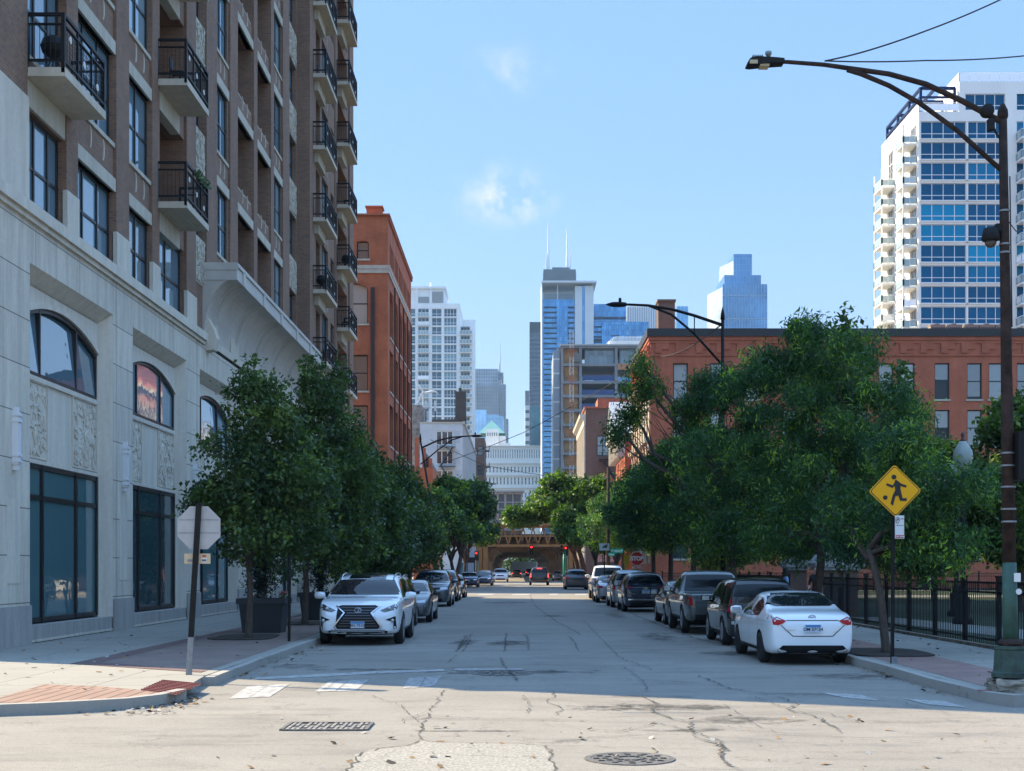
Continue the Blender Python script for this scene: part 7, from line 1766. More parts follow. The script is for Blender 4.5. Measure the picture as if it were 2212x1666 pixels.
# ------------------------------------------------------------------ street furniture
M_post = pm('sign_post_dark', (.012, .0115, .011), .65, var=.3, scale=10, spec=.2)
M_galv = pm('galvanised', (.22, .235, .25), .5, metal=.5, var=.2, scale=12)
M_alu = pm('sign_back', (.40, .39, .37), .5, var=.12, scale=3)
M_sred = pm('sign_red', (.42, .018, .02), .4); M_swh = pm('sign_white', (.70, .70, .68), .4); M_syel = pm('sign_yellow', (.86, .40, .006), .45, spec=.25); M_sblk = pm('sign_black', (.008, .008, .008), .5); M_sgrn = pm('sign_green', (.01, .30, .22), .4)
def octo(r): return [(r / math.cos(R(22.5)) * math.cos(R(22.5 + 45 * k)), r / math.cos(R(22.5)) * math.sin(R(22.5 + 45 * k))) for k in range(8)]
# stop sign seen from behind, leaning post
t = thing('stop_sign', 'leaning stop sign seen from its pale blank back, small tan plate below', 'stop sign', (-5.29, 21.75, SW))
b_, tp_ = Vector((-5.29, 21.75, SW)), Vector((-5.13, 21.75, at(0, 1087, 21.75)[2])); q = b_.lerp(tp_, .22)
MB().bar(q, tp_, .085, .05, 0, (0, 1, 0)).build('post', M_post, t); MB().bar(b_, q - Vector((0, 0, .002)), .09, .055, 0, (0, 1, 0)).build('post_sleeve', M_galv, t)
cx, cz = at(428, 0, 21.75)[0], at(0, 1140, 21.75)[2]
mb = MB(); mb.prism(octo(.345), lambda u, v, w_: (cx + u * math.cos(.04) , 21.80 + w_, cz + v), 0, .012, 0)
for zz in (-.09, .12): mb.box(cx - .33, cx + .33, 21.797, 21.7995, cz + zz, cz + zz + .012, 1)
mb.build('sign_panel', [M_alu, M_galv], t)
MB().prism(octo(.345), lambda u, v, w_: (cx + u, 21.814 + w_, cz + v), 0, .002).build('sign_face', M_sred, t)
zp_ = at(0, 1207, 21.75)[2]; xp_ = at(425, 0, 21.75)[0]
mb = MB(); mb.box(xp_ - .21, xp_ + .21, 21.79, 21.80, zp_ - .082, zp_ + .082, 0); mb.box(xp_ + .07, xp_ + .15, 21.786, 21.7895, zp_ - .06, zp_ + .01, 1); mb.box(xp_ + .075, xp_ + .145, 21.784, 21.7855, zp_ - .045, zp_ - .01, 3); mb.box(xp_ + .08, xp_ + .14, 21.786, 21.7895, zp_ + .03, zp_ + .055, 2); mb.box(xp_ - .16, xp_ - .07, 21.786, 21.7895, zp_ - .05, zp_ - .01, 4); mb.build('small_plate', [pm('tan_plate', (.55, .42, .25), .5), M_swh, M_sred, pm('sticker_grey', (.12, .12, .13), .6), M_galv], t)
# thin dark posts on the left parkway
tag(MB().tube([(-5.35, 31.6, SW), (-5.33, 31.6, SW + 1.98)], .035, 8).build('metal_post', M_post), 'thin dark metal post standing by the kerb before the first planter', 'post')
# stop signs facing the camera
def stop_front(x, y, zc, r, label, plaque=None, post_h=None, tilt=0):
    t = thing('stop_sign', label, 'stop sign', (x, y, SW)); MB().bar((x, y + .05, SW), (x, y + .05, zc + r), .06, .04).build('post', M_post, t)
    mb = MB(); mb.prism(octo(r), lambda u, v, w_: (x + u, y + w_, zc + v), 0, .01, 1); mb.prism(octo(r * .93), lambda u, v, w_: (x + u, y + w_, zc + v), -.004, -.001, 0)
    v, f = text2d('STOP', r * .80, bold=.018); mb.add([(x + a * .92, y - .008, zc + b * 1.05) for a, b in v], f, 1); mb.build('sign_face', [M_sred, M_swh], t)
    if plaque:
        mb = MB(); mb.box(x - r * .62, x + r * .62, y, y + .01, zc - r * 1.48, zc - r * 1.08, 1); mb.box(x - r * .58, x + r * .58, y - .004, y - .001, zc - r * 1.44, zc - r * 1.12, 0); v, f = text2d(plaque, r * .30, bold=.006); mb.add([(x + a, y - .008, zc - r * 1.28 + b) for a, b in v], f, 1); mb.build('plaque', [M_sred, M_swh], t)
    return t
a = at(1376, 1207, 78); stop_front(a[0], 78, a[2], .40, 'red stop sign facing the camera with an ALL WAY plaque on the right', 'ALL WAY')
a = at(944, 1199, 88); stop_front(a[0], 88, a[2], .40, 'red stop sign half hidden by leaves on the left')
# yellow playground diamond sign
YD = 24.3; xb0 = at(1928, 0, YD)[0]
t = thing('playground_sign', 'yellow diamond playground sign with a running child and ball on a black post', 'warning sign', (xb0, YD, SW))
MB().bar((xb0, YD + .02, SW), (xb0 + .02, YD + .02, at(0, 1010, YD)[2]), .06, .04).build('post', M_post, t); MB().box(xb0 - .02, xb0 + .08, YD - .03, YD + .07, SW, SW + .12).build('post_sleeve', M_galv, t)
cx, cz = at(1932.5, 0, YD)[0], at(0, 1061, YD)[2]; hd = .475; rot_ = R(1.2)
def rdia(h, c_):   # diamond with rounded corners
    out = []
    for k in range(4):
        a0 = math.pi / 2 * k; d = Vector((math.cos(a0), math.sin(a0))); 
        for s in (-35, -17, 0, 17, 35): e = Vector((math.cos(a0 + R(s)), math.sin(a0 + R(s)))); p = d * (h - c_ * 1.41) + e * c_; out.append((p.x * math.cos(rot_) - p.y * math.sin(rot_), p.x * math.sin(rot_) + p.y * math.cos(rot_)))
    return out
mb = MB(); mb.prism(rdia(hd, .05), lambda u, v, w_: (cx + u, YD - .03 + w_, cz + v), 0, .012, 0); mb.prism(rdia(hd * .955, .045), lambda u, v, w_: (cx + u, YD - .034 + w_, cz + v), 0, .003, 1); mb.prism(rdia(hd * .915, .04), lambda u, v, w_: (cx + u, YD - .037 + w_, cz + v), 0, .002, 0)
fx = lambda u, v, w_: (cx + (u - 645) / 1000 * .955, YD - .042 + w_, cz - (v - 605) / 1000 * .955)
fig = [[(600 + 48 * math.cos(k * .42) + 20, 345 + 46 * math.sin(k * .42)) for k in range(15)], [(640, 400), (668, 400), (740, 470), (745, 580), (650, 600), (630, 500)], [(655, 405), (600, 500), (485, 460), (472, 498), (595, 552), (665, 470)], [(675, 405), (760, 470), (858, 500), (848, 545), (730, 510), (690, 460)],
       [(648, 585), (752, 585), (748, 620), (700, 690), (650, 705), (600, 885), (555, 840), (600, 680)], [(695, 640), (748, 600), (782, 742), (860, 738), (860, 792), (735, 792), (700, 690)], [(457 + 43 * math.cos(k * .42), 730 + 43 * math.sin(k * .42)) for k in range(15)]]
for k, p in enumerate(fig): mb.poly([fx(u, v, -.0006 * k) for u, v in p], 1)
mb.build('sign_panel', [M_syel, M_sblk], t)
t2 = thing('parking_sign', 'narrow white no parking sign with red TOW ZONE band below the yellow diamond', 'parking sign', (xb0 + .1, YD - .06, SW))
px0, px1, pz0, pz1 = at(1931.5, 0, YD)[0], at(1951, 0, YD)[0], at(0, 1164, YD)[2], at(0, 1114, YD)[2]; y_ = YD - .06
mb = MB(); mb.box(px0, px1, y_, y_ + .01, pz0, pz1, 0); w_2 = px1 - px0; xm = (px0 + px1) / 2
mb.box(px0 + .008, px1 - .008, y_ - .003, y_ - .0005, pz0 + .01, pz0 + .065, 1)
for zz in (pz0 + (pz1 - pz0) * .56,): mb.box(px0 + .015, px1 - .015, y_ - .003, y_ - .0005, zz, zz + .008, 2)
v, f = text2d('TOW ZONE', .034, bold=.002); mb.add([(xm + a * .9, y_ - .006, pz0 + .037 + b) for a, b in v], f, 0)
v, f = text2d('P', .07); mb.add([(px0 + .042 + a, y_ - .005, pz1 - .085 + b) for a, b in v], f, 2)
mb.tube([(px0 + .042 + .032 * math.cos(k * .4), y_ - .004, pz1 - .085 + .055 * math.sin(k * .4)) for k in range(17)], .004, 4, 2); mb.bar((px0 + .02, y_ - .004, pz1 - .125), (px0 + .064, y_ - .004, pz1 - .045), .007, .004, 1)
mb.bar((px0 + .085, y_ - .004, pz1 - .06), (px1 - .03, y_ - .004, pz1 - .06), .012, .004, 2); mb.poly([(px1 - .035, y_ - .005, pz1 - .045), (px1 - .012, y_ - .005, pz1 - .06), (px1 - .035, y_ - .005, pz1 - .075)], 2)
mb.build('sign_panel', [M_swh, M_sred, M_sblk], t2)
# ---- big street lamp on the right
YL = 18.9; xl = at(2183, 0, YL)[0]
M_rust = pm('rusty_pole', (.034, .022, .018), .8, spec=.2, var=.6, scale=7, bump=.2, bscale=40)
M_grnp = pm('green_flaking_paint', (.035, .085, .062), .6, var=.35, scale=6, bump=.25, bscale=50)
lamp = thing('street_lamp', 'tall rusty street lamp with a green lower shaft and a long double arm', 'street lamp', (xl, YL, SW))
zt_ = at(0, 236, YL)[2]; zg_ = at(0, 1215, YL)[2]; zb_ = at(0, 1395, YL)[2]
xt2 = at(2166, 0, YL)[0]
lp = lambda z: xl + (xt2 - xl) * (z - zb_) / (zt_ - zb_)
MB().tube([(lp(zg_), YL, zg_), (lp(4), YL, 4), (lp(6.5), YL, 6.5), (lp(zt_), YL, zt_)], [.095, .082, .066, .056], 14).build('pole', M_rust, lamp, True)
MB().tube([(lp(zb_), YL, zb_), (lp(zg_), YL, zg_ - .002)], [.112, .0965], 14).build('pole_base', M_grnp, lamp, True)
mb = MB(); 
def frus(mb, c, r0, r1, z0, z1, n=8, m=0):
    mb.lathe([(r0, z0), (r1, z1)], n, c, m)
b8 = MB(); cA = (xl, YL, 0); b8.lathe([(.27, SW + .2), (.27, SW + .26), (.245, SW + .28), (.225, zb_ - .06), (.24, zb_ - .04), (.24, zb_)], 8, cA); b8.build('base_box', pm('green_box_rust', (.03, .055, .042), .6, var=.75, scale=5, bump=.3, bscale=30), lamp)
f8 = MB(); f8.lathe([(.15, zb_), (.17, zb_ + .03), (.15, zb_ + .07), (.118, zb_ + .10)], 12, cA)
for k in range(4): a = R(45 + 90 * k); f8.box(xl + .16 * math.cos(a) - .03, xl + .16 * math.cos(a) + .03, YL + .16 * math.sin(a) - .03, YL + .16 * math.sin(a) + .03, zb_ + .003, zb_ + .06)
f8.build('base_flange', M_rust, lamp)
MB().lathe([(.068, zt_ - .13), (.075, zt_ - .1), (.07, zt_ - .02), (.05, zt_ + .02), (.03, zt_ + .07), (.001, zt_ + .08)], 12, (xt2, YL, 0)).build('pole_cap', M_rust, lamp, True)
za = at(0, 258, YL)[2]; zlow = at(0, 365, YL)[2]
armp = [at(2160, 262, YL), at(2080, 219, YL), at(2000, 182, YL), at(1920, 160, YL), at(1850, 150, YL), at(1780, 140, YL), at(1700, 134, YL), at(1682, 134, YL)]
MB().tube(armp, [.042, .04, .038, .036, .034, .03, .028, .026], 10).build('upper_arm', M_rust, lamp, True)
MB().tube([at(2163, 368, YL), at(2070, 284, YL), at(1985, 222, YL), at(1920, 185, YL), at(1860, 160, YL), at(1830, 151, YL)], .034, 10).build('lower_arm', M_rust, lamp, True)
hd_ = MB(); P_ = lambda x, y, dy=0: (at(x, 0, YL)[0], YL + dy, at(0, y, YL)[2])
outl = [(1612, 141), (1618, 131), (1632, 127), (1672, 129), (1692, 131), (1692, 139), (1660, 141), (1620, 145), (1613, 144)]
hd_.prism([(at(x, 0, YL)[0], at(0, y, YL)[2]) for x, y in outl][::-1], lambda u, v, w_: (u, YL + w_, v), -.10, .10)
for k in range(6): x = 1624 + k * 4; hd_.box(at(x, 0, YL)[0], at(x + 1.5, 0, YL)[0], YL - .1, YL + .1, at(0, 128, YL)[2], at(0, 124, YL)[2])
ho = hd_.build('lamp_head', M_post, lamp)
MB().box(at(1617, 0, YL)[0], at(1634, 0, YL)[0], YL - .104, YL - .101, at(0, 143, YL)[2], at(0, 135, YL)[2]).box(at(1640, 0, YL)[0], at(1660, 0, YL)[0], YL - .08, YL + .08, at(0, 146.5, YL)[2], at(0, 142, YL)[2]).build('led_panel', pm('led_lens', (.42, .36, .22), .2), ho)
MB().lathe([(.03, 0), (.03, .04), (.045, .05), (.045, .09), (.001, .1)], 10, P_(1660, 126)).build('photocell', M_galv, ho, True)
# lower fittings on the pole: camera dome, round siren, bands, pedestrian signal
t = thing('camera_dome', 'black dome security camera bracketed to the rusty lamp pole', 'security camera', P_(2140, 505))
c = Vector(P_(2140, 505)); MB().bar(P_(2168, 493), P_(2150, 492), .09, .1).build('bracket', M_blk, t); MB().lathe([(.001, .1), (.10, .09), (.115, .02), (.13, -.06), (.11, -.08)], 14, c + Vector((0, 0, -.02))).build('housing', M_blk, t, True); MB().lathe([(.08, -.08), (.078, -.12), (.05, -.165), (.001, -.18)], 14, c + Vector((0, 0, -.02))).build('lens_dome', pm('smoked_dome', (.06, .05, .04), .1), t, True)
t = thing('sensor_drum', 'round black drum sensor clamped where the arm meets the lamp pole', 'sensor', P_(2132, 240)); mb = MB(); mb.lathe([(.001, -.06), (.085, -.06), (.092, -.04), (.092, .04), (.085, .06), (.001, .06)], 20, (0, 0, 0), axis='z'); MB().add([(Vector(P_(2132, 240)) + Vector((a, c_, b))) for a, b, c_ in mb.v], mb.f).build('drum', M_blk, t, True)
MB().box(*sorted((at(2134, 0, YL)[0], at(2146, 0, YL)[0])), YL - .06, YL + .06, at(0, 282, YL)[2], at(0, 258, YL)[2]).tube([P_(2142, 262), P_(2150, 285), P_(2166, 308)], .016, 6).build('control_box', M_blk, t)
mb = MB()
for y in (456, 528, 546, 979, 1006, 1052, 1100, 1127): z = at(0, y, YL)[2]; r_ = .057 + .045 * (zt_ - z) / (zt_ - zg_); MB().lathe([(r_ + .006, -.012), (r_ + .006, .012)], 14, (lp(z), YL, z)).build('steel_band', M_galv, lamp)
for y, r_ in ((720, .0), (850, 0)): pass
t = thing('pedestrian_signal', 'black pedestrian signal box mounted on the right side of the lamp pole', 'pedestrian signal', P_(2205, 975)); z0, z1 = at(0, 1038, YL)[2], at(0, 935, YL)[2]
mb = MB(); x0_ = at(2188, 0, YL)[0]; mb.box(x0_, x0_ + .46, YL - .22, YL + .22, z0, z1); mb.build('housing', M_blk, t); MB().box(x0_ + .462, x0_ + .6, YL - .2, YL + .2, z1 - .06, z1 - .02).box(x0_ + .463, x0_ + .47, YL - .18, YL + .18, z0 + .05, z1 - .08).build('visor', M_blk, t); MB().bar(P_(2180, 985), P_(2189, 985), .05, .3).bar(P_(2180, 1020), P_(2189, 1020), .05, .1).build('bracket', M_rust, t)
mb = MB(); mb.box(lp(1.5) + .02, lp(1.5) + .11, YL - .115, YL - .09, at(0, 1257, YL)[2], at(0, 1238, YL)[2]); mb.lathe([(.001, 0), (.042, 0), (.042, .006), (.001, .006)], 14, (0, 0, 0)); mm_ = MB(); mm_.add(mb.v[:8], mb.f[:6]); c0 = Vector((lp(1.3) + .085, YL - .10, at(0, 1278, YL)[2])); mm_.add([c0 + Vector((a, -z, b)) for a, b, z in mb.v[8:]], [tuple(i - 8 for i in f) for f in mb.f[6:]]); mm_.build('sticker', M_swh, lamp)
# broken concrete footing under the lamp
rng_ = random.Random(5); fb = bmesh.new(); bmesh.ops.create_cube(fb, size=1); bmesh.ops.scale(fb, vec=(.75, .55, .2), verts=fb.verts); bmesh.ops.subdivide_edges(fb, edges=fb.edges[:], cuts=5, use_grid_fill=True)
for v in fb.verts:
    if v.co.z > -.12: v.co += Vector((rng_.uniform(-.03, .03), rng_.uniform(-.03, .03), rng_.uniform(-.025, .02)))
me = bpy.data.meshes.new('footing'); fb.to_mesh(me); fb.free(); me.materials.append(pm('broken_concrete', (.26, .23, .18), .95, var=.5, scale=6, bump=.8, bscale=25)); o = link('footing', me, lamp); o.location = (.1, -.05, .08)
struct(MB().poly([(6.36, 18.75, .153), (6.56, 18.72, .153), (6.56, 18.80, .153), (6.36, 18.84, .153)]).build('kerb_marking', pm('red_spray', (.35, .05, .04), .8, var=.4, scale=20)))
# ---- second lamp on the right, and the left one
def cobra(base, top, armpts, headx, label, r=.09):
    t = thing('street_lamp', label, 'street lamp', base, 0, 'black double arm street lamps farther down the street'); b_, tp2 = Vector(base), Vector(top)
    MB().tube([b_, b_.lerp(tp2, .5), tp2], [r * 1.25, r, r * .75], 10).lathe([(r * 1.1, 0), (r * .8, .25), (.001, .55)], 8, tp2).lathe([(r * 2.4, 0), (r * 2.2, .9), (r * 1.3, 1.0)], 8, base).build('pole', M_post, t, True)
    MB().tube(armpts, [.07, .065, .06, .055, .05, .05][:len(armpts)], 8).build('upper_arm', M_post, t, True)
    e = Vector(armpts[-1]); s = 1 if e.x > tp2.x else -1
    lo = [tp2 + Vector((0, 0, -1.9)), Vector(armpts[1]) + Vector((0, 0, -.75)), Vector(armpts[2]) + Vector((0, 0, -.22)), Vector(armpts[3])]
    MB().tube(lo, .05, 8).bar(lo[1], Vector(armpts[1]), .04, .04).build('lower_arm', M_post, t, True)
    h = MB().lathe([(.03, -.02), (.15, .06), (.2, .3), (.18, .62), (.06, .85), (.001, .9)], 10, (0, 0, 0)); MB().add([e + Vector((s * z, a, b * .55)) for a, b, z in h.v], h.f).lathe([(.06, 0), (.06, .14), (.001, .2)], 8, e + Vector((s * .3, 0, .1))).build('lamp_head', M_post, t, True)
    return t
Y2 = 56.0; cobra((at(1562, 0, Y2)[0], Y2, SW), at(1561, 690, Y2), [at(1559, 702, Y2), at(1500, 682, Y2), at(1450, 668, Y2), at(1400, 660, Y2), at(1355, 658, Y2)], 0, 'black double arm street lamp rising behind the honey locusts')
Y3 = 104.0; cobra((-5.6, Y3, SW), at(908, 950, Y3), [at(910, 968, Y3), at(945, 952, Y3), at(975, 945, Y3), at(1000, 943, Y3), at(1018, 942, Y3)], 0, 'black double arm street lamp beside the pale grey building on the left')
Y4 = 150.0; t = thing('street_lamp', 'pale curved street lamp arm just above the far left trees', 'street lamp', (-6.5, Y4, SW)); MB().tube([(-6.5, Y4, SW), (-6.5, Y4, 8.3), (-6.1, Y4, 10.2), (-5.2, Y4, 10.9), (-3.0, Y4, 11.1)], [.12, .09, .07, .06, .06], 8).build('pole', M_galv, t, True); MB().box(-3.3, -2.5, Y4 - .15, Y4 + .15, 11.03, 11.2).build('lamp_head', M_galv, t)
# ---- park lamps (twin opal globes)
def acorn(x, y, label):
    t = thing('park_lamp', label, 'park lamp', (x, y, SW), 0, 'opal globe lamps in the park')
    MB().lathe([(.30, 0), (.30, .18), (.20, .25), (.24, .75), (.17, .85), (.10, 1.15), (.08, 1.25), (.065, 4.3), (.09, 4.4), (.05, 4.5), (.13, 4.62)], 12, (0, 0, 0)).build('post', M_post, t, True, True)
    MB().lathe([(.12, 4.62), (.26, 4.85), (.30, 5.05), (.27, 5.25), (.17, 5.42), (.12, 5.5), (.10, 5.54)], 16, (0, 0, 0)).build('globe', pm('opal_glass', (.27, .31, .28), .3), t, True, True)
    MB().lathe([(.10, 5.54), (.05, 5.62), (.04, 5.68), (.07, 5.74), (.001, 5.86)], 10, (0, 0, 0)).build('finial', pm('finial_brown', (.07, .035, .03), .5), t, True, True); return t
acorn(at(2080, 0, 41)[0], 41, 'nearer opal globe park lamp behind the iron fence'); acorn(at(2066, 0, 47.5)[0], 47.5, 'opal globe park lamp just behind the nearer globe')
# ---- iron fence along the park
M_fence = pm('fence_black', (.008, .008, .009), .55, spec=.25)
def fence(p0, p1, h, label, n_posts):
    t = thing('iron_fence', label, 'fence', (p0[0], p0[1], SW)); a, b = Vector((*p0, SW)), Vector((*p1, SW)); L = (b - a).length
    for k in range(n_posts + 1): q = a.lerp(b, k / n_posts); MB().box(q.x - .045, q.x + .045, q.y - .045, q.y + .045, SW, SW + h + .08).box(q.x - .06, q.x + .06, q.y - .06, q.y + .06, SW + h + .08, SW + h + .12).build('post', M_fence, t)
    r = MB()
    for z in (.16, h - .24, h - .03): r.bar(a + Vector((0, 0, z)), b + Vector((0, 0, z)), .04, .04)
    r.build('rail', M_fence, t); pk = MB(); n = int(L / .125)
    for k in range(1, n): q = a.lerp(b, k / n); pk.box(q.x - .0095, q.x + .0095, q.y - .0095, q.y + .0095, SW + .05, SW + h)
    pk.build('picket_panel', M_fence, t)
fence((10.25, 24.5), (10.25, 46.6), 1.42, 'black iron picket fence along the right sidewalk beside the park', 10)
fence((10.25, 52.5), (10.25, 76), 1.42, 'black iron picket fence continuing past the brick gate posts', 9)
fence((10.4, 98), (46, 98), 1.35, 'black iron picket fence across the far side of the park', 14)
t = thing('garden_curb', 'low mottled stone edging at the foot of the park fence', 'stone edging', (10.05, 24.5, SW)); MB().box(9.98, 10.12, 24.5, 46.6, SW, SW + .07).build('edging', pm('edging_stone', (.17, .14, .11), .95, var=.6, scale=5), t)
# brick gate piers with stone caps
M_gb = brick('gate_brick', (.20, .105, .075), (.16, .09, .07), (.17, .13, .11), (.21, .075), .01)
M_cap = pm('gate_stone', (.30, .30, .29), .85, var=.2, scale=2)
for k, (x0, x1, y, w_, lab) in enumerate(((1707, 1737, 50.5, .8, 'left brick gate pavilion with a stone cap at the park entrance'), (1772, 1853, 47.0, .9, 'right brick gate pavilion with a stone cap beside the iron fence'))):
    t = thing('gate_pier', lab, 'gate pier', (at(x0, 0, y)[0], y, SW)); a, b2 = at(x0, 0, y)[0], at(x1, 0, y)[0]; zc_ = at(0, 1232, y)[2]
    mb = MB(); mb.box(a, a + .62, y, y + w_, SW, zc_); mb.box(b2 - .5, b2, y, y + w_, SW, zc_) if b2 - a > 1.2 else None; mb.box(a, b2, y + .1, y + w_ - .1, zc_ - .62, zc_ - .002); mb.build('brick_pier', M_gb, t)
    mb = MB(); mb.box(a - .12, b2 + .12, y - .12, y + w_ + .12, zc_, zc_ + .12); mb.prism([(a - .2, zc_ + .12), (b2 + .2, zc_ + .12), (b2 + .2, zc_ + .25), (b2 - .05, zc_ + .55), (a + .05, zc_ + .55), (a - .2, zc_ + .25)], lambda u, v, q: (u, q, v), y - .2, y + w_ + .2); mb.build('stone_cap', M_cap, t)
t = thing('gate_pier', 'distant brick gate post with a broad stone cap behind the silver wagon', 'gate pier', (at(1520, 0, 84)[0], 84, SW)); a, b2 = at(1512, 0, 84)[0], at(1562, 0, 84)[0]; zc_ = at(0, 1214, 84)[2]
MB().box(a, b2, 84, 85.4, SW, zc_).build('brick_pier', M_gb, t); MB().box(a - .25, b2 + .25, 83.75, 85.65, zc_, zc_ + .28).box(a - .1, b2 + .1, 83.9, 85.5, zc_ + .28, zc_ + .5).build('stone_cap', M_cap, t)
# door frame and louvre on the warehouse wall seen through the fence
t = thing('service_door', 'cream framed dark service door in the brick warehouse beyond the park', 'door', at(1985, 1240, 112.9)); f_ = lambda x: at(x, 0, 112.85)[0]
MB().box(f_(1984), f_(1989), 112.7, 112.95, 0, 3.2).box(f_(2007), f_(2012), 112.7, 112.95, 0, 3.2).box(f_(1989), f_(2007), 112.7, 112.95, 2.75, 3.2).build('frame', M_cream, t); MB().box(f_(1989), f_(2007), 112.8, 112.96, 0, 2.74).build('door_leaf', M_pipe, t)
t = thing('wall_vent', 'white louvred vent panel right of the cream framed door', 'vent', at(2036, 1235, 112.9)); mb = MB(); mb.box(f_(2030), f_(2044), 112.85, 112.95, 1.3, 2.9, 0)
for k in range(5): mb.box(f_(2031.5), f_(2042.5), 112.8, 112.849, 1.45 + k * .28, 1.55 + k * .28, 1)
mb.build('louvre', [M_cream, M_pipe], t)
# ---- street name sign, notice sign and pole on the right
YP = 80.0; xp_ = at(1314, 0, YP)[0]
t = thing('utility_pole', 'slim brown steel pole carrying the green street name signs', 'pole', (xp_, YP, SW)); MB().tube([(xp_, YP, SW), (at(1314, 0, YP)[0], YP, at(0, 1010, YP)[2])], [.12, .09], 10).build('shaft', M_rust, t, True)
t = thing('street_name_sign', 'green street name sign reading Institute on the slim brown pole', 'street sign', at(1340, 1190, YP - .1)); a = at(1319, 1195, YP - .1); b2 = at(1346, 1185.5, YP - .1)
mb = MB(); mb.box(a[0], b2[0], YP - .14, YP - .12, a[2], b2[2], 0); v, f = text2d('W Institute Pl', .17, bold=.002); mb.add([((a[0] + b2[0]) / 2 + p * .7, YP - .145, (a[2] + b2[2]) / 2 + q) for p, q in v], f, 1); mb.build('sign_panel', [M_sgrn, M_swh], t)
t = thing('street_name_sign', 'shorter green street sign just below the Institute sign', 'street sign', at(1320, 1196, YP - .2)); a = at(1314, 1199, YP - .2); b2 = at(1328, 1194.5, YP - .2)
mb = MB(); mb.box(a[0], b2[0], YP - .24, YP - .22, a[2] - .06, b2[2], 0); v, f = text2d('Orleans', .15, bold=.002); mb.add([((a[0] + b2[0]) / 2 + p * .6, YP - .245, (a[2] + b2[2]) / 2 - .03 + q) for p, q in v], f, 1); mb.build('sign_panel', [M_sgrn, M_swh], t)
YQ_ = 76.0; t = thing('bicycle_sign', 'white square notice sign with a green emblem on a dark post', 'sign', (at(1307, 0, YQ_)[0], YQ_, SW)); xq = at(1305.5, 0, YQ_)[0]; z0, z1 = at(0, 1187.5, YQ_)[2], at(0, 1174, YQ_)[2]
MB().tube([(xq, YQ_ + .05, SW), (xq, YQ_ + .05, z0 + .2)], .035, 8).build('post', M_post, t); mb = MB(); mb.box(xq - .28, xq + .28, YQ_, YQ_ + .02, z0 - .05, z1, 0); mb.poly([(xq - .15, YQ_ - .003, z0 + .1), (xq + .15, YQ_ - .003, z0 + .1), (xq + .18, YQ_ - .003, z0 + .3), (xq - .02, YQ_ - .003, z0 + .22)], 1); mb.build('sign_panel', [M_swh, pm('emblem_green', (.03, .10, .06), .5)], t)
YV = 77.0; t = thing('yellow_marker', 'narrow yellow vertical sign beside the red stop sign', 'sign', (at(1354, 0, YV)[0], YV, SW)); xv = at(1354, 0, YV)[0]; MB().prism([(-.17, .0), (.0, -.95), (.15, .1), (.15, .35), (-.17, .35)], lambda u, v, w_: (xv + u, YV + w_, at(0, 1212, YV)[2] + v), 0, .02).build('sign_panel', pm('bright_yellow', (.65, .42, .02), .5), t); MB().tube([(xv - .02, YV + .05, SW), (xv - .02, YV + .05, 2)], .03, 6).build('post', M_post, t)
# ---- traffic lights before the tracks
def signal(x, y, zc, label, pole=True, lit=2):
    t = thing('traffic_light', label, 'traffic light', (x, y, SW), 0, 'traffic lights before the elevated tracks'); MB().box(x - .2, x + .2, y, y + .25, zc - .75, zc + .35).build('housing', M_blk, t)
    if pole: MB().tube([(x + .28, y + .12, SW), (x + .28, y + .12, zc + .4)], .07, 8).build('pole', M_grnp, t)
    mb = MB()
    d = MB().lathe([(.001, 0), (.115, 0), (.115, .03), (.001, .03)], 14, (0, 0, 0)); mb.add([(x + a, y - c_, zc + .12 + b) for a, b, c_ in d.v], d.f); mb.build('red_lamp', pm('signal_red_on', (.9, .02, .02), .4, emit=1.6, ecol=(1, .02, .02)), t)
    mb = MB()
    for dz in (-.22, -.56): mb.add([(x + a, y - c_, zc + dz + b) for a, b, c_ in d.v], d.f)
    mb.build('dark_lamp', M_pipe, t); return t
for (px, py, Y_, lab) in ((1117, 1184, 168, 'red traffic light hanging at the middle of the elevated track beam'), (1148, 1182, 156, 'red traffic light beside the middle beam hanging over the right lane'), (1222, 1184, 156, 'red traffic light on the teal green post at right'), (1242, 1212, 158, 'lower red traffic light right of the teal green post'), (1029, 1195, 158, 'red traffic light on the left before the tracks')):
    if px == 1117: continue
    a = at(px, py, Y_); signal(a[0], Y_, a[2] - .12, lab, pole=px not in (1148,))
a = at(1219, 1240, 153); t = thing('teal_post', 'bright teal green signal post at the right of the crossing', 'post', (a[0], 153, 0)); MB().tube([(a[0], 153, .1), (a[0], 153, at(0, 1188, 153)[2])], .17, 10).build('shaft', pm('teal_paint', (.015, .33, .27), .4), t, True); z = at(0, 1190, 153)[2]; mb = MB()
for k in range(4): mb.box(a[0] - .42, a[0] - .18, 152.8, 153, z - .5 + k * .42, z - .2 + k * .42)
mb.build('signal_back', M_blk, t)
# ---- overhead wires
M_wire = pm('wire_black', (.015, .015, .016), .7)
def wire(name, pts, r, label, seg=14):
    P = [Vector(p) for p in pts]; out = []
    for a, b in zip(P, P[1:]):
        for k in range(seg): t_ = k / seg; out.append(a.lerp(b, t_) - Vector((0, 0, .015 * (b - a).length * 4 * t_ * (1 - t_) * .5)))
    out.append(P[-1]); tag(MB().tube(out, r, 5).build(name, M_wire, smooth=True), label, 'wire')
A = Vector(at(1782, 132, YL))
wire('overhead_wire', [A, at(1870, 111, YL + .5), at(2000, 67, YL + 1), at(2160, 0, YL + 2), at(2400, -110, YL + 4)], .012, 'twisted black cable rising from the lamp arm to the upper right')
wire('overhead_wire', [A, at(2000, 131, YL + 1), at(2212, 121, YL + 2.5), at(2500, 100, YL + 5)], .011, 'black cable running level from the lamp arm to the right edge')
wire('overhead_wire', [at(2180, 480, YL), at(2195, 500, YL + .3), at(2260, 470, YL + 1)], .008, 'short black cable leaving the lamp pole beside the dome camera')
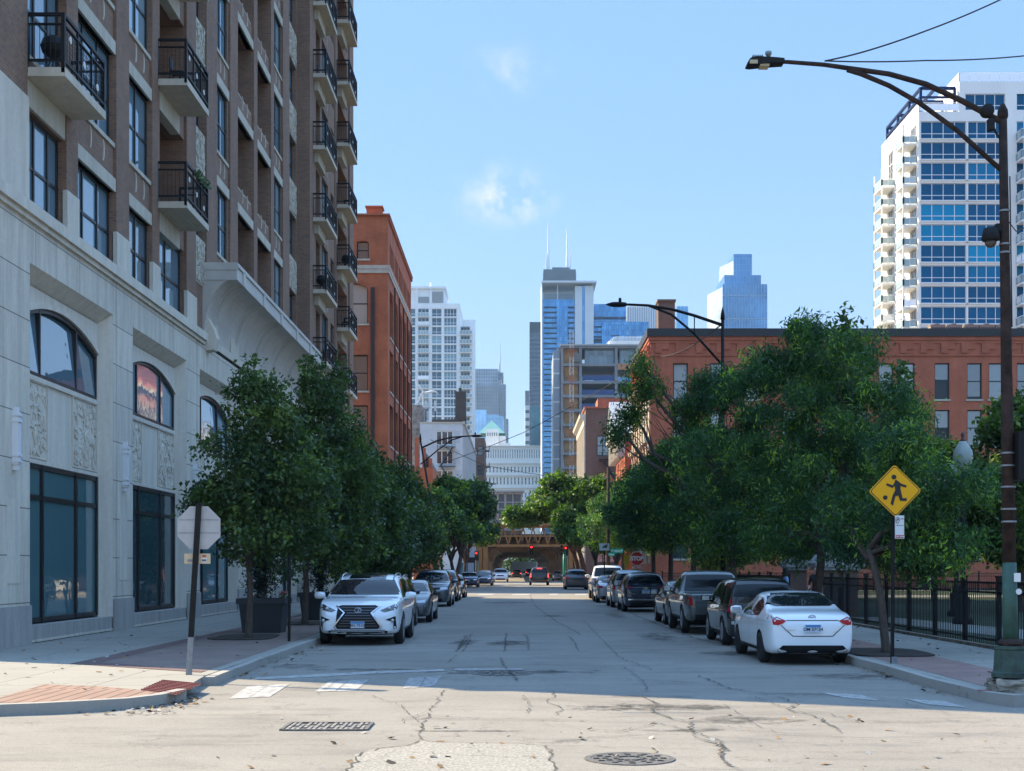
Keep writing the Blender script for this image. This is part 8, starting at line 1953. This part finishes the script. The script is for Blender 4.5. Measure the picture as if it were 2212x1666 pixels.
wire('overhead_wire', [at(960, 1000, 130), at(1130, 935, 130), at(1420, 770, 118), at(1560, 700, 60)], .03, 'thin wire crossing the street from the trees to the far right lamp')
wire('overhead_wire', [at(930, 950, 140), at(1047, 1005, 150), at(1200, 1030, 160)], .03, 'thin wire crossing low between the far left and right trees')
# lamp cable down the pole
MB().tube([(lp(z) + .075, YL - .03, z) for z in (7.3, 6.6, 5.9, 5.2)], .01, 5).build('cable', M_wire, lamp)
# ------------------------------------------------------------------ elevated railway
M_el = pm('ochre_steel', (.27, .145, .047), .7, var=.25, scale=1.0)
M_eld = pm('ochre_steel_dark', (.12, .08, .045), .8, var=.3, scale=.8)
M_tie = pm('dark_ties', (.03, .024, .02), .9)
eld = thing('elevated_railway', 'ochre steel elevated railway running away over the street on arched frames', 'elevated railway', (0, 176, 0))
zd = at(0, 1172, 176)[2]; xl0, xr0 = at(1050, 0, 176)[0] - .6, at(1226, 0, 176)[0] + .8
XL_, XR_ = -5.0, 5.8
for k in range(16):
    y = 178 + k * 14
    mb = MB(); zt = 4.75
    for s, x in ((1, XL_), (-1, XR_)):
        mb.box(x - .25, x + .25, y - .22, y + .22, 0, zt)
        pts = []
        for j in range(9): a = math.pi / 2 * j / 8; pts.append((x + s * (.25 + 1.7 * (1 - math.cos(a))), y, zt - 1.9 + 1.7 * math.sin(a)))
        for p, q in zip(pts, pts[1:]): mb.bar(p, q, .42, .14, 0, (0, 1, 0)) if False else mb.tube([p, q], .16, 6)
        mb.prism([(x + s * .25, zt), (x + s * .25, zt - 1.9)] + [(p[0], p[2]) for p in pts] + [(x + s * 1.95, zt)], lambda u, v, w_: (u, w_, v), y - .05, y + .05)
    mb.box(XL_ - .3, XR_ + .3, y - .25, y + .25, zt, zt + .55)
    mb.build('arched_frame', M_eld, eld)
mb = MB()
for x in (-4.6, -3.0, -1.2, .5, 2.2, 3.8, 5.3): mb.box(x - .16, x + .16, 176, 400, 5.3, 6.0)
mb.build('stringer', M_eld, eld)
mb = MB(); y = 176
while y < 400: mb.box(-5.6, 6.4, y, y + .28, 6.0, 6.18); y += .62
mb.build('timber_tie', M_tie, eld)
MB().box(-5.4, 6.2, 178, 400, 6.19, 6.25).build('deck', M_tie, eld)
# trussed cross girder facing the camera
mb = MB(); x0_, x1_ = -9.0, 11.5; zb0, zt0 = 4.55, 7.0; yg = 176.0
mb.box(x0_, x1_, yg - .25, yg + .25, zb0, zb0 + .32); mb.box(x0_, x1_, yg - .25, yg + .25, zt0, zt0 + .32); mb.box(x0_, x1_, yg - .05, yg + .05, zb0 + 1.3, zb0 + 1.5)
n = 16
for k in range(n): a = x0_ + (x1_ - x0_) * k / n; b = x0_ + (x1_ - x0_) * (k + 1) / n; mb.bar((a, yg, zb0 + .3), ((a + b) / 2, yg, zt0), .16, .2); mb.bar(((a + b) / 2, yg, zt0), (b, yg, zb0 + .3), .16, .2)
mb.build('truss_girder', M_el, eld)
mb = MB(); mb.box(x0_, x1_, yg - .6, yg - .3, zt0 + .34, zt0 + .6)
for k in range(30): x = x0_ + k * .7; mb.box(x, x + .08, yg - .5, yg - .42, zt0 + .6, zt0 + 1.5)
mb.box(x0_, x1_, yg - .5, yg - .4, zt0 + 1.45, zt0 + 1.55); mb.build('walkway_rail', M_el, eld)
for x in (at(1037, 0, 172)[0], at(1047, 0, 174)[0], at(1232, 0, 174)[0]):
    mb = MB(); mb.box(x - .3, x + .3, 173.6, 174.2, 0, zb0 + .4); mb.box(x - .42, x + .42, 173.5, 174.3, 0, .5); mb.box(x - .42, x - .34, 173.5, 174.3, .5, zb0); mb.box(x + .34, x + .42, 173.5, 174.3, .5, zb0); mb.build('girder_column', M_el, eld)
# glazed station windbreak above the tracks
st = thing('station_shelter', 'grey framed glass station windbreak above the elevated tracks', 'station shelter', (0, 215, 0)); Ys = 215.0
x0_, x1_ = at(1040, 0, Ys)[0], at(1128, 0, Ys)[0]; z0, z1 = at(0, 1146, Ys)[2], at(0, 1066, Ys)[2]
M_stf = pm('station_grey', (.34, .35, .36), .55); M_stg = pm('station_glass', (.10, .11, .12), .15)
MB().box(x0_, x1_, Ys + .1, Ys + .2, z0, z1).build('glass_screen', M_stg, st)
mb = MB()
for px in (1042, 1075, 1091.5, 1108, 1126): x = at(px, 0, Ys)[0]; wd_ = .32 if px in (1075, 1091.5) else .18; mb.box(x - wd_ / 2, x + wd_ / 2, Ys - .1, Ys + .09, z0, z1 + .2)
for py in (1067, 1085, 1100, 1128, 1145): z = at(0, py, Ys)[2]; mb.box(x0_, x1_, Ys - .02, Ys + .08, z - .07, z + .07)
mb.build('screen_frame', M_stf, st); MB().box(x0_ - .3, x1_ + .3, Ys - .8, Ys + 3, z1 + .2, z1 + .45).build('roof', M_stf, st)
mb = MB(); mb.box(x0_, x1_, Ys, Ys + 3, z0 - .5, z0 - .01); mb.box(x0_, x0_ + .5, Ys, Ys + 3, 6.26, z0 - .5); mb.box(x1_ - .5, x1_, Ys, Ys + 3, 6.26, z0 - .5); mb.build('platform', M_eld, st)
# leafy far end of the tunnel
rr = random.Random(77)
v, n = leaves([(rr.uniform(-16, 18), rr.uniform(-3, 3), rr.uniform(2, 11), 3.2, 2.5, 2.4) for _ in range(26)], 900, 8, .8, .7, 70, .7)
t = thing('far_trees', 'distant green trees filling the end of the street under the tracks', 'trees', (0, 425, 0)); link('crown', mesh_quads('crown', v, n, M_map), t); tm = MB()
for x in (-9, -2, 6, 13): tm.tube([(x, 0, 0), (x + .3, 0, 5)], [.3, .2], 7)
tm.build('trunk', M_bark, t, local=True)
# parking payment box / banner on the left by the tracks
t = thing('ad_panel', 'dark billboard panel on the left pavement before the tracks', 'billboard', (at(1017, 0, 160)[0], 160, SW)); a = at(1008, 1216, 160); b = at(1026, 1228, 160)
MB().box(a[0] - .0, b[0] + .0, 160, 160.3, at(0, 1216, 160)[2], at(0, 1204, 160)[2]).box(a[0], b[0], 160, 160.3, SW, 1.1).box(a[0], a[0] + .12, 160, 160.3, 1.1, 2.6).box(b[0] - .12, b[0], 160, 160.3, 1.1, 2.6).build('frame', M_blk, t)
t = thing('blue_barrier', 'bright blue rounded bin on the left pavement near the billboard', 'bin', (at(999, 0, 150)[0], 150, SW)); mb = MB(); x = at(999, 0, 150)[0]; mb.prism([(x - .8, SW), (x + .5, SW), (x + .5, 2.4), (x, 2.4), (x - .5, 2.0), (x - .8, 1.4)], lambda u, v, w_: (u, w_, v), 149.6, 150.4); mb.build('shell', pm('bin_blue', (.02, .17, .40), .5), t)
# ------------------------------------------------------------------ people at the park gate
def person(label, loc, H_, rot, shirt, trousers, skin, hair, long_hair=False, bald=False):
    t = thing('person', label, 'person', loc, rot); k = H_ / 1.75
    J = {'pel': (0, 0, .95), 'wst': (0, 0, 1.10), 'chs': (0, .02, 1.32), 'nek': (0, .01, 1.48), 'hd0': (0, .03, 1.58), 'hd1': (0, .03, 1.70),
         'hipL': (-.09, 0, .90), 'kneL': (-.10, .05, .50), 'ankL': (-.10, -.04, .09), 'toeL': (-.11, .12, .04), 'hipR': (.09, 0, .90), 'kneR': (.10, .12, .50), 'ankR': (.10, .12, .09), 'toeR': (.11, .28, .04),
         'shL': (-.18, .01, 1.41), 'elL': (-.24, -.04, 1.14), 'wrL': (-.22, .08, .92), 'haL': (-.21, .12, .84), 'shR': (.18, .01, 1.41), 'elR': (.24, .02, 1.14), 'wrR': (.20, .20, 1.02), 'haR': (.19, .27, .98)}
    rad = {'pel': (.16, .11), 'wst': (.14, .10), 'chs': (.17, .11), 'nek': (.055, .055), 'hd0': (.075, .085), 'hd1': (.08, .095), 'hipL': (.095, .09), 'kneL': (.06, .06), 'ankL': (.042, .042), 'toeL': (.04, .03), 'hipR': (.095, .09), 'kneR': (.06, .06), 'ankR': (.042, .042), 'toeR': (.04, .03),
           'shL': (.07, .07), 'elL': (.045, .045), 'wrL': (.032, .03), 'haL': (.036, .022), 'shR': (.07, .07), 'elR': (.045, .045), 'wrR': (.032, .03), 'haR': (.036, .022)}
    E = [('pel', 'wst'), ('wst', 'chs'), ('chs', 'nek'), ('nek', 'hd0'), ('hd0', 'hd1')]
    for s in 'LR': E += [('pel', 'hip' + s), ('hip' + s, 'kne' + s), ('kne' + s, 'ank' + s), ('ank' + s, 'toe' + s), ('chs', 'sh' + s), ('sh' + s, 'el' + s), ('el' + s, 'wr' + s), ('wr' + s, 'ha' + s)]
    V = list(J.values()); ks = list(J); EE = [(ks.index(a), ks.index(b)) for a, b in E]; RR = [rad[q] for q in ks]
    for s, i in (('L', -1), ('R', 1)):
        h = Vector(J['ha' + s]); w0 = ks.index('ha' + s)
        for f_ in range(4): V += [tuple(h + Vector((i * (f_ - 1.5) * .016, .03, -.03))), tuple(h + Vector((i * (f_ - 1.5) * .017, .045 + .004 * (f_ % 2), -.07 - .008 * (f_ in (1, 2)))))]; n = len(V); EE += [(w0, n - 2), (n - 2, n - 1)]; RR += [(.009, .009), (.008, .008)]
        V += [tuple(h + Vector((-i * .035, .03, .0))), tuple(h + Vector((-i * .045, .055, -.03)))]; n = len(V); EE += [(w0, n - 2), (n - 2, n - 1)]; RR += [(.011, .011), (.009, .009)]
    me = bpy.data.meshes.new('person_body'); me.from_pydata([tuple(c * k for c in v) for v in V], EE, []); ob = bpy.data.objects.new('person_body', me); col.objects.link(ob)
    ob.modifiers.new('k', 'SKIN'); ob.modifiers.new('s', 'SUBSURF').levels = 1; ob.modifiers['s'].render_levels = 1
    sv = me.skin_vertices[0].data
    for i, r in enumerate(RR): sv[i].radius = (r[0] * k, r[1] * k); sv[i].use_root = i == 0
    bpy.context.view_layer.update(); m2_ = evaluated(ob); bpy.data.objects.remove(ob)
    for m in (skin, shirt, trousers, M_blk): m2_.materials.append(m)
    for p in m2_.polygons:
        z = p.center.z / k; x = abs(p.center.x) / k; p.use_smooth = True
        p.material_index = 3 if z < .085 else (2 if z < .98 and x < .19 else (1 if z < 1.47 and not (z < 1.10 and x > .17) else 0))
    b_ = link('body', m2_, t)
    fc = MB(); c = Vector((0, .03, 1.655)) * k
    for s in (-1, 1): fc.lathe([(.001, -.008), (.012, 0), (.001, .008)], 6, c + Vector((s * .032, .086, .0)) * k, 0)
    fc.box(c.x - .025 * k, c.x + .025 * k, c.y + .083 * k, c.y + .094 * k, c.z - .075 * k, c.z - .065 * k, 1)
    fc.build('eyes_and_mouth', [M_blk, pm('lip', (.3, .12, .10), .6)], t, local=True)
    no = MB(); no.prism([(0, .03), (.03, -.035), (0, -.035)], lambda u, v, w_: (c.x + w_, c.y + .085 * k + u * k, c.z + v * k - .02 * k), -.014 * k, .014 * k)
    for s in (-1, 1): no.lathe([(.001, -.03), (.02, 0), (.001, .03)], 6, c + Vector((s * .085, -.01, -.01)) * k)
    no.build('nose_and_ears', skin, t, local=True)
    if not bald or True:
        hm = MB(); prof = [(.001, .115), (.06, .105), (.092, .06), (.10, .01), (.098, -.05)] + ([(.105, -.14), (.08, -.2)] if long_hair else [(.09, -.07)])
        if not bald: hm.lathe([(r_ * k, z * k) for r_, z in prof][::-1], 14, c + Vector((0, -.022, .02)) * k)
        else: hm.lathe([(.10 * k, -.03 * k), (.1 * k, -.05 * k)], 14, c + Vector((0, -.02, -.01)) * k)
        hm.build('hair', hair, t, True, True)
    return t
M_skin = pm('skin_light', (.45, .27, .20), .6); M_skin2 = pm('skin_brown', (.20, .105, .07), .6)
a = at(1697, 0, 45.5); person('person in a light blue shirt with bushy dark hair walking past the gate', (a[0], 45.5, SW), 1.68, -math.pi / 2, pm('blue_shirt', (.16, .26, .45), .8), pm('dark_trousers', (.02, .02, .025), .8), M_skin2, pm('dark_hair', (.008, .007, .006), .8), True)
a = at(1764, 0, 45.8); person('bald person in a dark jacket standing between the brick gate piers', (a[0], 45.8, SW), 1.78, math.pi * .85, pm('black_jacket', (.014, .015, .018), .8), MATS['dark_trousers'], M_skin, pm('grey_hair', (.2, .19, .18), .8), False, True)
# ------------------------------------------------------------------ haze
m = bpy.data.materials.new('haze'); m.use_nodes = True; nt = m.node_tree
for n in list(nt.nodes):
    if n.type == 'BSDF_PRINCIPLED': nt.nodes.remove(n)
pv = nt.nodes.new('ShaderNodeVolumePrincipled'); pv.inputs['Color'].default_value = (.42, .68, 1.0, 1); pv.inputs['Density'].default_value = .00009; pv.inputs['Anisotropy'].default_value = .2
nt.links.new(pv.outputs[0], nt.nodes['Material Output'].inputs['Volume'])
hz = MB().box(-830, 830, -50, 2130, -1.1, 540).build('haze', m); hz['kind'] = 'stuff'
